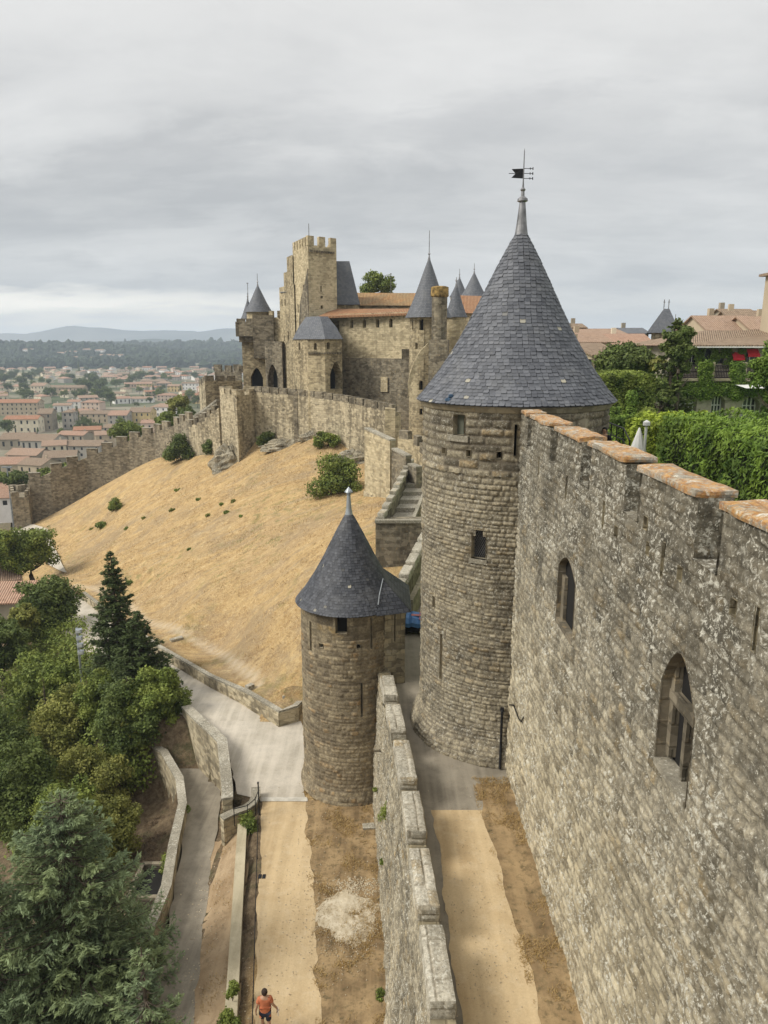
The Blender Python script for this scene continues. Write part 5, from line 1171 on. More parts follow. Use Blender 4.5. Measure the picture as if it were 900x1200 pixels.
# ============================================================ castle
def tower_box(label, foot, z0, z1, mat, name='castle_tower', holes={}, mer=None, cat='tower', depth=.6, panes=True, group=None):
    o = thing(name, label, cat, group=group); b = MB(); walls(b, foot, z0, z1, holes=holes, depth=depth); b.build('wall', mat, o)
    for sd, hl in holes.items():
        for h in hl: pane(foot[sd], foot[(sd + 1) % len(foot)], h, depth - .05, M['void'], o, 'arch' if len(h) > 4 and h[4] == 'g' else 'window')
    if mer:
        h_, w_, g_ = mer
        for i in range(len(foot)):
            a, c = foot[i], foot[(i + 1) % len(foot)]; L = math.hypot(c[0] - a[0], c[1] - a[1]); n = max(int((L + g_) / (w_ + g_)), 1); g2 = (L - n * w_) / max(n - 1, 1) if n > 1 else 0
            for k in range(n):
                s0 = k * (w_ + g2) / L; s1 = (k * (w_ + g2) + w_) / L; tx, ty = (c[0] - a[0]) / L, (c[1] - a[1]) / L; nx, ny = -ty * .5, tx * .5
                P = [(a[0] + (c[0] - a[0]) * s0, a[1] + (c[1] - a[1]) * s0), (a[0] + (c[0] - a[0]) * s1, a[1] + (c[1] - a[1]) * s1)]
                e_ = .003 * (i % 2); m_ = MB(); m_.prism([(P[0][0] - nx * e_, P[0][1]), (P[1][0], P[1][1]), (P[1][0] + nx, P[1][1] + ny), (P[0][0] + nx, P[0][1] + ny)], z1 - .01, z1 + h_ - .02 * (i % 2)); m_.build('merlon', mat, o)
    return o
def far_cone(parent, cx, cy, r, z0, z1, mat=None, n=28, fin_h=2.0, flare=.08):
    b = MB(); b.revolve(cx, cy, [(0, z0)] + cone_prof(r, z0, .12, z1, flare, 8), n); ro = b.build('roof', mat or M['slate_far'], parent)
    b = MB(); b.revolve(cx, cy, [(.22, z1 - .35), (.12, z1 + .2), (.05, z1 + .5), (.16, z1 + .6), (.05, z1 + .8), (.035, z1 + fin_h), (0, z1 + fin_h + .05)], 8); b.build('finial', M['lead'], ro); return ro
# curtain wall along the top of the hill
ct = thing('curtain_wall', 'long streaked curtain wall crowning the dry hill below the castle', 'wall')
def cpt(px, Y, pyt, zb=None): v = at(px, pyt, Y); return (v.x, v.y, 3.0 if zb is None else zb, v.z)
seg1 = [cpt(297, 103, 459), cpt(345, 97, 463)]; seg2 = [cpt(347.5, 96.5, 463), cpt(400, 90, 470), cpt(434, 84, 477), cpt(461, 79, 483)]
for sg in (seg1, seg2): wall_line(ct, sg, .9, M['curtain']); merlons(ct, sg, .6, M['castle_dark'], .75, 1.6, .22, .1)
b = MB(); v = at(346, 465, 96); b.prism([(v.x - .35, 96.6), (v.x + .22, 96.3), (v.x + .3, 97.5), (v.x - .3, 97.5)], 4, v.z + .7); b.build('buttress', M['castle_dark'], ct)
b = MB(); v = at(461, 483, 79); b.prism([(v.x - .9, 78.8), (v.x + .2, 78.6), (v.x + .2, 80), (v.x - .9, 80)], 4, v.z + .4); b.build('buttress', M['castle'], ct)
pier = fp([(256, 105), (275.5, 99), (300, 103.5), (300, 108), (256, 108)]); zt = zat(463, 100)
tower_box('square cornered pale bastion at the left end of the hilltop wall', pier, 2, zt, M['curtain'], 'corner_bastion', mer=(.7, 1.9, .35), cat='bastion')
# rock outcrop under the bastion and wall
def rock(label, px, py, Y, sx, sy, sz, seed):
    v = at(px, py, Y); v.z = hzs(v.x, v.y) - .25; rs = np.random.RandomState(seed); th, ph = np.meshgrid(np.linspace(0, 2 * np.pi, 33), np.linspace(-.3, np.pi / 2, 14)); n_ = 1 + .45 * fnoise(th * 2.0 + seed, ph * 4, 4)
    n_[:, -1] = n_[:, 0]; n_[-1, :] = 1; Xr = np.stack([v.x + sx * n_ * np.cos(th) * np.cos(ph), v.y + sy * n_ * np.sin(th) * np.cos(ph), v.z + sz * n_ * np.sin(ph)], -1)
    i_ = np.arange(14 * 33).reshape(14, 33); Fr = np.stack([i_[:-1, :-1], i_[:-1, 1:], i_[1:, 1:], i_[1:, :-1]], -1).reshape(-1, 4); rr2 = rs.rand(14 * 33)
    o = np_mesh('rock_outcrop', Xr.reshape(-1, 3), Fr, M['outer'], None, np.stack([rr2, rr2 * 0, rr2, rr2 * 0 + 1], -1), smooth=False); return tag(o, label, 'rock', 'rock outcrops at the foot of the curtain wall')
rock('broken rock under the left bastion beside the dark bushes', 268, 530, 101, 2.6, 1.6, 2.6, 1); rock('rock ledge under the middle of the hilltop wall', 335, 512, 97.2, 3.2, .9, 1.1, 2); rock('pale rock shelf at the right foot of the hilltop wall', 415, 528, 86, 2.8, 1.2, 1.3, 3); rock('dark rock under the wall just right of the wall buttress', 366, 513, 94, 1.8, .8, 1.0, 4)
# rising wall from the barbican up to the bastion
rw2 = thing('stepped_wall', 'crenellated wall climbing in steps up to the left bastion', 'wall'); q = [cpt(221, 113, 500, -2), cpt(236, 110, 493, 0), cpt(256, 106, 478, 2)]
wall_line(rw2, q, .8, M['curtain']); merlons(rw2, q, .6, M['castle_dark'], .9, 1.0, .55, .1, M['palecap'])
rw3 = thing('stepped_wall', 'dark inner parapet sloping up behind the climbing wall', 'wall'); q = [cpt(222, 122, 492, -4), cpt(238, 118, 482, 0), cpt(254, 114, 470, 2)]
wall_line(rw3, q, .8, M['castle_dark'], 'wall', M['palecap'], .3)
# barbican curve
bb_ = thing('barbican_wall', 'long curved crenellated wall between the dry hill and the town', 'wall')
bp = [(14, 120, 611, 573), (32, 121.5, 609, 566), (58, 122, 604, 555), (100, 125, 585, 537), (150, 125, 562, 517), (180, 123.5, 545, 507), (203, 119, 536, 499), (222, 113, 525, 491)]
bq = []
for px, Y, pb, ptp in bp: v = at(px, ptp, Y); bq.append((v.x, v.y, zat(pb, Y) - 3.5, v.z))
M['barb'] = stone_brick('barbican_masonry', (0.15, 0.128, 0.092), (0.33, 0.285, 0.205), (0.17, 0.145, 0.105), stain=.5, streaks=.5, patch=.4, bh=.3)
wall_line(bb_, bq[1:], .9, M['barb']); merlons(bb_, bq[1:], .6, M['barb'], 1.15, 1.75, .85, .3, M['palecap'])
tower_box('dark square end pier of the curved wall near the town road', fp([(14, 117), (34, 118.5), (40, 124), (14, 124)], 590), -16, zat(583, 118), M['barb'], 'end_pier', mer=(1.0, 1.2, .5), cat='pier')
v1, v2 = at(20, 575, 122), at(56, 560, 127); bk = thing('barbican_wall', 'short rear crenellated wall behind the end pier of the curved wall', 'wall'); q = [(v1.x, v1.y, -14, v1.z - .4), (v2.x, v2.y, -14, v2.z - .4)]; wall_line(bk, q, .8, M['barb']); merlons(bk, q, .6, M['barb'], 1.0, 1.5, .8, .2)
# back wall and gate to the left of the castle
lb = thing('curtain_wall', 'short pale crenellated wall left of the corner turreted tower', 'wall'); q = [cpt(233, 128, 452, -4), cpt(240, 122, 446, -2), cpt(284, 126, 446, 2)]; wall_line(lb, q, .9, M['curtain']); merlons(lb, q, .6, M['castle_dark'], .8, 1.5, .4, .1)
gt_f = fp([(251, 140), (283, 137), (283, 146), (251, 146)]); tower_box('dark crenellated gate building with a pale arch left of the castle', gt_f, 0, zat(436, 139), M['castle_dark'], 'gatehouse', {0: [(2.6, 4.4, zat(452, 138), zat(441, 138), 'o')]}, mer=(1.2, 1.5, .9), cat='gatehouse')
b = MB(); a, c = gt_f[0], gt_f[1]; b.box(((a[0] + c[0]) / 2, (a[1] + c[1]) / 2 - .15, zat(436.5, 139)), (5.6, .5, .25)); 
# corner tower with corbelled gallery
o = tower_box('round tower with slate cone rising from a corbelled stone gallery at the castle corner', fp([(284.5, 122), (322, 122), (326, 130), (284.5, 130)]), 5, zat(383, 122), M['castle'], 'corner_tower',
    {0: [(1.2, 3.2, zat(456, 122), zat(431, 122), 'g')]}, depth=1.1)
g = MB(); ga = fp([(278, 121), (299, 120.5), (299, 127), (278, 127)]); g.prism(ga, zat(394, 121), zat(377, 121)); gb = fp([(281.5, 121.4), (299, 121.2), (299, 127), (281.5, 127)]); g.prism(gb, zat(401, 121), zat(394, 121) - .003); g.build('gallery', M['castle_dark'], o)
g = MB(); ga = fp([(298, 120), (322, 120), (322, 127), (298, 127)]); g.prism(ga, zat(420, 120), zat(367, 120) - .3); g.build('front_pier', M['castle_dark'], o)
for i, px in enumerate((279.5, 284.5, 290.5, 296)): v = at(px, 376, 120.8); g = MB(); g.box((v.x, 121.05, v.z), (.65, .5, .7)); g.build('merlon', M['castle_dark'], o)
vc = at(303, 366, 126); g = MB(); cr_ = (xat(317, 366, 126) - xat(289, 366, 126)) / 2; walls(g, [(vc.x + cr_ * math.cos(t), 126 + cr_ * math.sin(t)) for t in np.linspace(0, 2 * np.pi, 17)[:-1]], 20, vc.z + .05, holes={11: [(.25, .75, vc.z - 2.1, vc.z - .9)], 13: [(.2, .7, vc.z - 1.9, vc.z - .7)]}); g.build('drum', M['castle'], o)
far_cone(o, vc.x, 126, cr_ + .35, vc.z, zat(335, 126), fin_h=1.9)
v2 = at(291, 372, 130); far_cone(o, v2.x, 130, 1.3, zat(374, 130), zat(352, 130), fin_h=1.2)
o = tower_box('dark blind arched wall between the corner tower and the keep', fp([(311, 118.5), (331, 116), (345, 125), (311, 125)]), 4, zat(400, 118), M['castle_dark'], 'arched_wall', {0: [(.5, 2.75, 6, zat(427, 117), 'g')]}, depth=1.2, cat='wall')
o = tower_box('plain pale crenellated wall joining the corner tower to the keep', fp([(317, 121), (331, 120), (333, 128), (317, 128)]), 10, zat(372, 121), M['castle'], 'link_wall', mer=(1.0, .7, .3), cat='wall')
# the keep
kf = fp([(330, 119), (347, 111), (349, 127), (330, 127)])
zk = zat(342, 115); o = tower_box('tall stepped side wall of the keep with a slate roof corner', kf, 5, zat(333, 112), M['castle'], 'keep_wall', {0: [(1.2, 1.7, zat(358, 116), zat(350, 116)), (3.0, 3.5, zat(358, 115), zat(350, 115)), (2.2, 2.6, zat(400, 115), zat(393, 115)), (4.4, 4.9, zat(398, 113), zat(388, 113))]}, cat='wall')
g = MB(); ga = fp([(335.5, 116.5), (341.5, 113.6), (345, 124), (336, 124)]); g.prism(ga, zat(335, 114), zat(318, 114)); ga = fp([(339.5, 114.6), (346, 111.5), (349, 123), (341, 123)]); g.prism(ga, zat(335, 113) - .1, zat(300, 113)); g.build('stepped_top', M['castle'], o)
rb = MB(); ap_ = at(337, 330, 121); e1, e2, e3 = at(328, 343, 118), at(338.5, 342, 113.8), at(334, 343, 126); rb.poly([e1, e2, ap_]); rb.poly([e3, e1, ap_]); rb.build('roof', M['slate_far'], o)
pf = fp([(346.5, 112), (364, 104.5), (396, 107.5), (388, 118)]); o = None
zp = zat(289, 106)
i0 = min(range(4), key=lambda i: pf[i][1]); pf = pf[i0:] + pf[:i0]   # side 0 = right front, last side = left front
def zh(py, Y=106): return zat(py, Y)
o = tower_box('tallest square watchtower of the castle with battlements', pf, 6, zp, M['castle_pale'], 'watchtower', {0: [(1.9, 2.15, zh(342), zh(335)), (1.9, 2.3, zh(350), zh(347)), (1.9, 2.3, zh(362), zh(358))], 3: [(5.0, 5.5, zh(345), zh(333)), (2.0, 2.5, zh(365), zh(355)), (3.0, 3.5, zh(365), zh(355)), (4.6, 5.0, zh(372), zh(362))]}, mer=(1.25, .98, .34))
cb = MB()
for k in range(11):
    t = (k + .7) / 12; a, c = pf[0], pf[1]; x, y = a[0] + (c[0] - a[0]) * t, a[1] + (c[1] - a[1]) * t; cb.box((x + .0, y - .12, zh(295.5)), (.16, .4, .28), math.atan2(c[1] - a[1], c[0] - a[0]))
cb.build('corbel_course', M['castle_dark'], o)
pl_ = MB(); a = pf[0]; d0 = at(357, 330, 106.2); pc = [(a[0] - .12, a[1] + .02), (a[0] + .05, a[1] - .14)]
q0, q1, q2 = at(362.5, 316, 104.9), at(363.0, 378, 104.6), at(349, 378, 110.6)
lf = Vector((pf[3][0] - pf[0][0], pf[3][1] - pf[0][1], 0)).normalized(); nn_ = Vector((lf.y, -lf.x, 0)); nn_ = nn_ if nn_.y < 0 else -nn_
def onleft(s, z, d=.12): return Vector((pf[0][0], pf[0][1], z)) + lf * s + nn_ * d
tri = [onleft(.1, zh(316)), onleft(.1, zh(398)), onleft(6.0, zh(398)), onleft(4.2, zh(352)), onleft(2.2, zh(336))]; ptc = MB(); ptc.poly(tri)
for k in range(5): a_, c_ = tri[k], tri[(k + 1) % 5]; ptc.poly([a_, c_, c_ - nn_ * .14, a_ - nn_ * .14])
ptc.build('rough_scar', M['castle_dark'], o)
pole = MB(); v = at(362, 276, 108); pole.tube([(v.x, 108, zp), (v.x, 108, zat(262, 108))], .05, 6); pole.build('mast', M['lead'], o)
# slate hipped roof block behind
o = tower_box('steep grey slate hipped roof block right of the watchtower', fp([(388, 112), (421, 112), (421, 122), (388, 122)], 360), 14, zat(357.5, 112), M['castle'], 'roofed_block', cat='building')
b = MB(); z0, z1 = zat(357, 112), zat(306, 115); f0 = fp([(386, 111.6), (422, 111.6), (422, 122.5), (386, 122.5)], 360); f1 = fp([(386, 115), (409.5, 115), (409.5, 119), (386, 119)], 306); b.prism(f0, z0, z1, xy_top=f1); b.build('roof', M['slate_far'], o)
# low tower with slate half cone and gothic arch
lf_ = fp([(345, 99), (361, 94.5), (381, 93.5), (401, 95.5), (401, 106), (345, 106)])
k0 = min(range(6), key=lambda i: abs(lf_[i][0] - xat(345, 430, 99)) + abs(lf_[i][1] - 99)); lf_ = lf_[k0:] + lf_[:k0]
Lw = math.hypot(lf_[3][0] - lf_[2][0], lf_[3][1] - lf_[2][1])
o = tower_box('low tower with rounded slate roof and tall pointed archway', lf_, 5, zat(397, 95), M['castle'], 'arch_tower',
    {0: [(1.9, 2.35, zat(410, 97), zat(402, 97))], 1: [(.9, 1.3, zat(410, 94), zat(402, 94), 'o')], 2: [(Lw * .22 - .28, Lw * .22 + .2, zat(409, 94), zat(401, 94), 'o'), (Lw * .22 + .05 - .6 + 1.9 - .6, Lw * .22 + .45 + .7, zat(409, 94), zat(401, 94), 'o')][:1] + [(Lw * .28, Lw * .98, zat(456, 95), zat(424, 95), 'g')]}, depth=1.4)
b = MB(); f0 = [((x - 0) * 1, y) for x, y in lf_]; cxm = sum(p[0] for p in lf_) / 6; cym = sum(p[1] for p in lf_) / 6
f0 = [(cxm + (x - cxm) * 1.05, cym + (y - cym) * 1.06) for x, y in lf_]; fm = [(cxm + (x - cxm) * .80, cym + (y - cym) * .78) for x, y in lf_]; f1 = [(cxm + (x - cxm) * .46, cym + (y - cym) * .5) for x, y in lf_]
z0 = zat(397.5, 95); zm = zat(384, 97); z1 = zat(371.5, 99); b.prism(f0, z0, zm, xy_top=fm, top=False); b.prism(fm, zm, z1, xy_top=f1); b.build('roof', M['slate_far'], o)
for k in range(13):
    t = (k + .5) / 13; i_ = 1 if t < .5 else 2; s = (t % .5) * 2; a, c = lf_[i_], lf_[i_ + 1]
    g = MB(); g.box((a[0] + (c[0] - a[0]) * s, a[1] + (c[1] - a[1]) * s - .04, zat(414, 94.5)), (.22, .3, .24)); g.build('corbel', M['castle_dark'], o)
# long lit range with orange tiled eave
rf = fp([(398, 103), (481, 96), (486, 108), (398, 112)]); k0 = min(range(4), key=lambda i: abs(rf[i][0] - xat(398, 430, 103)) + abs(rf[i][1] - 103)); rf = rf[k0:] + rf[:k0]
Lr = math.hypot(rf[1][0] - rf[0][0], rf[1][1] - rf[0][1]); hl = []
for px in (413.5, 428.5, 444, 459): u = Lr * (px - 398) / (481 - 398); hl.append((u - .27, u + .27, zat(384, 100), zat(374, 100), 'o'))
o = tower_box('long sunlit castle range with four small arched windows', rf, 10, zat(367, 100), M['castle_pale'], 'castle_range', {0: hl}, cat='building')
b = MB(); a0, a1 = at(372, 371, 103.4), at(483, 367, 95.4); b0, b1 = at(392, 362, 108), at(484, 361.5, 101); b.poly([a0, a1, b1, b0], uv=[(0, 0), (14, 0), (14, 2), (0, 2)]); b.poly([a0 - Vector((0, 0, .25)), a1 - Vector((0, 0, .25)), a1, a0]); b.poly([b0, b1, Vector((b1.x, b1.y, a1.z)), Vector((b0.x, b0.y, a0.z))]); b.build('eave_roof', M['tile_castle'], o)
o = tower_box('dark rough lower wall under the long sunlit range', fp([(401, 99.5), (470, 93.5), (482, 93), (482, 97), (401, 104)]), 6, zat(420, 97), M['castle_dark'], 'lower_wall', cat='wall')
for px0, px1 in ((417, 426), (446, 454)):
    g = MB(); 
    a, c = at(px0, 455, 98.6 if px0 < 430 else 95.6), at(px1, 455, 97.9 if px0 < 430 else 94.9); zt_, zb_ = zat(441, 97), zat(458, 97); a.y -= .35; c.y -= .35; g.prism([(a.x, a.y), (c.x, c.y), (c.x, c.y + .9), (a.x, a.y + .9)], zb_, zt_); g.build('patched_masonry', M['castle_pale'], o)
g = MB(); v = at(476, 415, 93.4); g.box((v.x, 93.8, v.z), (1.1, .8, 1.2)); g.build('merlon', M['castle_dark'], o)
o = tower_box('back range with a long lichened tile roof behind the slate block', fp([(415, 118), (492, 114), (492, 126), (415, 128)]), 14, zat(357, 116), M['castle'], 'castle_range', cat='building')
b = MB(); a0, a1 = at(415, 358, 117.5), at(492, 358, 113.5); b0, b1 = at(415, 343, 124), at(492, 343.5, 120); b.poly([a0, a1, b1, b0], uv=[(0, 0), (11, 0), (11, 5), (0, 5)]); c0, c1 = Vector((a0.x, 130, a0.z)), Vector((a1.x, 128, a1.z)); b.poly([c1, c0, b0, b1], uv=[(0, 0), (11, 0), (11, 5), (0, 5)]); b.poly([a1, c1, b1]); b.poly([a0, b0, c0]); b.build('roof', M['tile_lichen'], o)
# conical tower on the right of the castle
gx_ = at(502, 372, 92); o = thing('round_tower', 'tall round castle tower with grey slate cone right of the long range', 'tower'); rr4 = (xat(524, 372, 92) - xat(480, 372, 92)) / 2
b = MB(); n_ = 20; ft = [(gx_.x + rr4 * math.cos(t), 92 + rr4 * math.sin(t)) for t in np.linspace(0, 2 * np.pi, n_ + 1)[:-1]]
hs3 = {}
def side_of(px):
    return min(range(n_), key=lambda i: (abs((ft[i][0] + ft[(i + 1) % n_][0]) / 2 - xat(px, 430, 90)) if ft[i][1] + ft[(i + 1) % n_][1] < 184 else 99))
for px, ya, yb, w_ in ((495.5, 374, 387, .32), (482, 376, 386, .15), (485.5, 402, 409, .2), (489.5, 426, 432, .2), (490, 446, 457, .3), (494, 479, 486, .2)):
    sd = side_of(px); hs3.setdefault(sd, []).append((.5 - w_, .5 + w_, zat(yb, 90), zat(ya, 90), 'o') if w_ > .25 else (.5 - w_, .5 + w_, zat(yb, 90), zat(ya, 90)))
walls(b, ft, 3, zat(372, 92), holes=hs3, depth=.5); b.build('wall', M['castle'], o)
for sd, hl in hs3.items():
    for h in hl: pane(ft[sd], ft[(sd + 1) % n_], h, .42, M['void'], o)
far_cone(o, gx_.x, 92, rr4 + .55, zat(372.5, 92), zat(304, 92), fin_h=3.2)
# curved flying buttress and turret chimney
tb = thing('buttress', 'curved pale buttress sweeping up to the dark square chimney stack', 'buttress'); b = MB(); arcp = [at(478, 452, 88), at(480, 440, 88), at(485, 425, 88), at(492, 412, 88), at(502, 402, 88)]; ou = [at(478, 466, 88), at(481, 452, 88), at(488, 434, 88), at(495, 422, 88), at(502, 414, 88)]
for i in range(4): a, c, d2, e2_ = arcp[i], arcp[i + 1], ou[i + 1], ou[i]; b.quad(e2_, d2, c, a); b.quad(a, c, c + Vector((0, 1.2, 0)), a + Vector((0, 1.2, 0))); b.quad(e2_, d2, d2 + Vector((0, 1.2, 0)), e2_ + Vector((0, 1.2, 0)))
b.build('arch', M['castle_pale'], tb)
b = MB(); b.prism(fp([(502, 87), (524, 86), (526, 92), (502, 92)]), 6, zat(398, 87)); b.build('base', M['castle_dark'], tb)
ch = thing('chimney_stack', 'thick round chimney stack capped with orange lichen before the slate cone', 'chimney'); v = at(515, 370, 87.5); b = MB(); rch = (xat(524, 370, 87.5) - xat(506, 370, 87.5)) / 2; b.revolve(v.x, 87.6, [(rch, zat(399, 87)), (rch, zat(347, 87))], 18); b.build('wall', M['castle_dark'], ch)
b = MB(); b.revolve(v.x, 87.6, [(rch + .02, zat(348, 87)), (rch + .15, zat(346.5, 87)), (rch + .12, zat(336, 87)), (rch - .2, zat(335, 87)), (0, zat(334.5, 87))], 18); b.build('cap', plain('orange_lichened_cap', (.30, .20, .07), .95, 0, .4, 2.5), ch)
o = thing('turret', 'small slate capped turret tucked between the chimney and the large tower', 'tower'); v = at(534, 372, 96); b = MB(); b.revolve(v.x, 96, [(1.25, 8), (1.25, zat(372, 96))], 16); b.build('wall', M['castle_pale'], o); far_cone(o, v.x, 96, 1.5, zat(372, 96), zat(335, 96), fin_h=1.0)
for px, ya, yb, hw_, Y, lab in ((538, 348, 326, 11, 140, 'left of two distant twin slate cones on the skyline'), (555, 348, 320, 15, 136, 'larger right of two distant twin slate cones on the skyline')):
    o = thing('gate_tower', lab, 'tower', group='twin gate towers'); v = at(px, ya, Y); r_ = hw_ * Y / FPX; b = MB(); b.revolve(v.x, Y, [(r_ * .9, 8), (r_ * .9, v.z)], 16); b.build('wall', M['castle'], o); far_cone(o, v.x, Y, r_, v.z, zat(yb, Y), fin_h=1.6)
b = MB(); o = tower_box('low back range with orange tiles between twin cones and the large tower', fp([(535, 118), (566, 116), (566, 124), (535, 126)]), 10, zat(366, 117), M['castle'], 'castle_range', cat='building'); b = MB(); a0, a1 = at(534, 367, 117.5), at(568, 367, 115.5); b0, b1 = at(534, 346, 126), at(568, 347, 124); b.poly([a0, a1, b1, b0], uv=[(0, 0), (5, 0), (5, 5), (0, 5)]); b.poly([a0, b0, Vector((b0.x, b0.y, a0.z))]); b.poly([a1, b1, Vector((b1.x, b1.y, a1.z))][::-1]); b.build('roof', M['tile_castle'], o)
for px, Y, pt in ((290.5, 132, 332), (458, 125, 321)):
    v = at(px, 345, Y); b = MB(); b.tube([(v.x, Y, 20), (v.x, Y, zat(pt, Y))], .05, 5); b.box((v.x, Y, zat(pt, Y)), (.25, .25, .15)); tag(b.build('mast', M['lead']), 'thin mast on the castle skyline %s' % ('left of the corner cone' if px < 300 else 'above the lichened tile roof'), 'mast')
# ============================================================ far country
def patch(name, x0, x1, y0, y1, nx, ny, zf, mat, kind='structure'):
    X_, Y_ = np.meshgrid(np.linspace(x0, x1, nx), np.linspace(y0, y1, ny), indexing='ij'); Z_ = zf(X_, Y_); i_ = np.arange(nx * ny).reshape(nx, ny)
    Fp = np.stack([i_[:-1, :-1], i_[1:, :-1], i_[1:, 1:], i_[:-1, 1:]], -1).reshape(-1, 4); return tag(np_mesh(name, np.stack([X_, Y_, Z_], -1).reshape(-1, 3), Fp, mat, None), kind=kind)
mh, nt = new_mat('wooded_hills'); n = nt.noise(nt.pos, .0012, 6, .65); n2 = nt.noise(nt.pos, .006, 5, .7)
c = nt.mix(nt.map(n2, .4, .6), (0.035, 0.05, 0.03), (0.07, 0.09, 0.045)); c = nt.mix(nt.map(n, .53, .58), c, (0.42, 0.37, 0.27)); fin(nt, c, .95)
mm, nt = new_mat('mountain_slopes'); n = nt.noise(nt.pos, .0007, 6, .65); fin(nt, nt.mix(nt.map(n, .42, .6), (0.13, 0.15, 0.14), (0.30, 0.31, 0.28)), .95)
env = lambda x, y, y0, y1: np.sin(np.pi * np.clip((y - y0) / (y1 - y0), 0, 1)) ** .7
patch('hills', -5000, 900, 3600, 4900, 150, 40, lambda x, y: -60 + env(x, y, 3600, 4900) * (62 + 60 * fnoise(x / 600, y / 900, 4) + 38 * np.exp(-((x + 1250) / 280) ** 2)), mh)
patch('mountains', -7400, 1200, 5600, 7300, 200, 50, lambda x, y: -60 + env(x, y, 5600, 7300) * (178 + 130 * fnoise(x / 1100, y / 1800, 5) + 60 * np.exp(-((x + 2750) / 500) ** 2)), mm)
# woods past the town: one mass of crowns
rs = np.random.RandomState(31); nW = 9000; py_ = rs.uniform(0, 1, nW); Yw = 1480 + (3300 - 1480) * py_ ** 1.4; Xw = (rs.uniform(-40, 300, nW) - 450) / FPX * Yw * 1.0
def ground_far(x, y): return hz(x, y, False) + sstep(1500, 2300, np.hypot(x, y)) * (20 * fnoise(x / 900, y / 900, 3) + 4) + wood_hill(x, y)
dens = vnoise(Xw / 160, Yw / 160) > -.26; Xw, Yw = Xw[dens], Yw[dens]; Zw = ground_far(Xw, Yw); nW = len(Xw)
sph = []; 
for ph in (-.2, .45, 1.0):
    for k in range(7): th = 2 * math.pi * (k + .5 * (ph > .3)) / 7; sph.append((math.cos(th) * math.cos(ph), math.sin(th) * math.cos(ph), math.sin(ph)))
sph.append((0, 0, 1.05)); sph = np.array(sph); tris = []
for r_ in range(2):
    for k in range(7): a, b_ = r_ * 7 + k, r_ * 7 + (k + 1) % 7; tris += [(a, b_, b_ + 7), (a, b_ + 7, a + 7)]
for k in range(7): tris.append((14 + k, 14 + (k + 1) % 7, 21))
tris = np.array(tris); sz = rs.uniform(6, 13, nW) * (1 + .5 * (Yw > 2300)); V = sph[None] * (1 + .28 * rs.normal(size=(nW, 22, 1))) * np.stack([sz, sz, sz * rs.uniform(.7, 1.2, nW)], -1)[:, None] + np.stack([Xw, Yw, Zw + 3], -1)[:, None]
Ft = (tris[None] + (np.arange(nW) * 22)[:, None, None]).reshape(-1, 3); t_ = np.repeat(rs.rand(nW), 22)
tag(np_mesh('far_wood', V.reshape(-1, 3), Ft, M['leaf_far'], None, np.stack([t_, t_ * 0, t_, t_ * 0 + 1], -1), smooth=False), kind='stuff')

# ============================================================ town below the walls
ORD = ['first', 'second', 'third', 'fourth', 'fifth', 'sixth', 'seventh', 'eighth', 'ninth', 'tenth', 'eleventh', 'twelfth', 'thirteenth', 'fourteenth', 'fifteenth', 'sixteenth', 'seventeenth', 'eighteenth', 'nineteenth', 'twentieth']
rn_ = random.Random(77)
def tpos(px, py, z=-28.0): return gz(px, py, z)
RN = {'tile_red': 'orange tile', 'tile_pale': 'faded tile', 'tile_brown': 'brown tile', 'tile_pink': 'pinkish tile', 'tile_lichen': 'lichened tile'}
def town_house(px, pyb, wpx, h, roof, wall, label, rz=0, depth=None, hip=False, floors=2, detail=True, zb=-28.0, name='house', pitch=.34, wins=None):
    p = tpos(px, pyb, zb); w = wpx * p.y / FPX; d = depth or min(w * .7, 11)
    return gable_house(p.x, p.y + d * .5, zb, w, d, h, rz, M['w_' + wall], M[roof], label, group='houses of the town below', pitch=pitch, wins=wins or max(2, int(w / 3.2)), floors=floors, hip=hip, detail=detail, seed=int(px * 7 + pyb), chimney=detail, holes_sides=(0, 3) if rz < 0 else (0, 1), name=name)
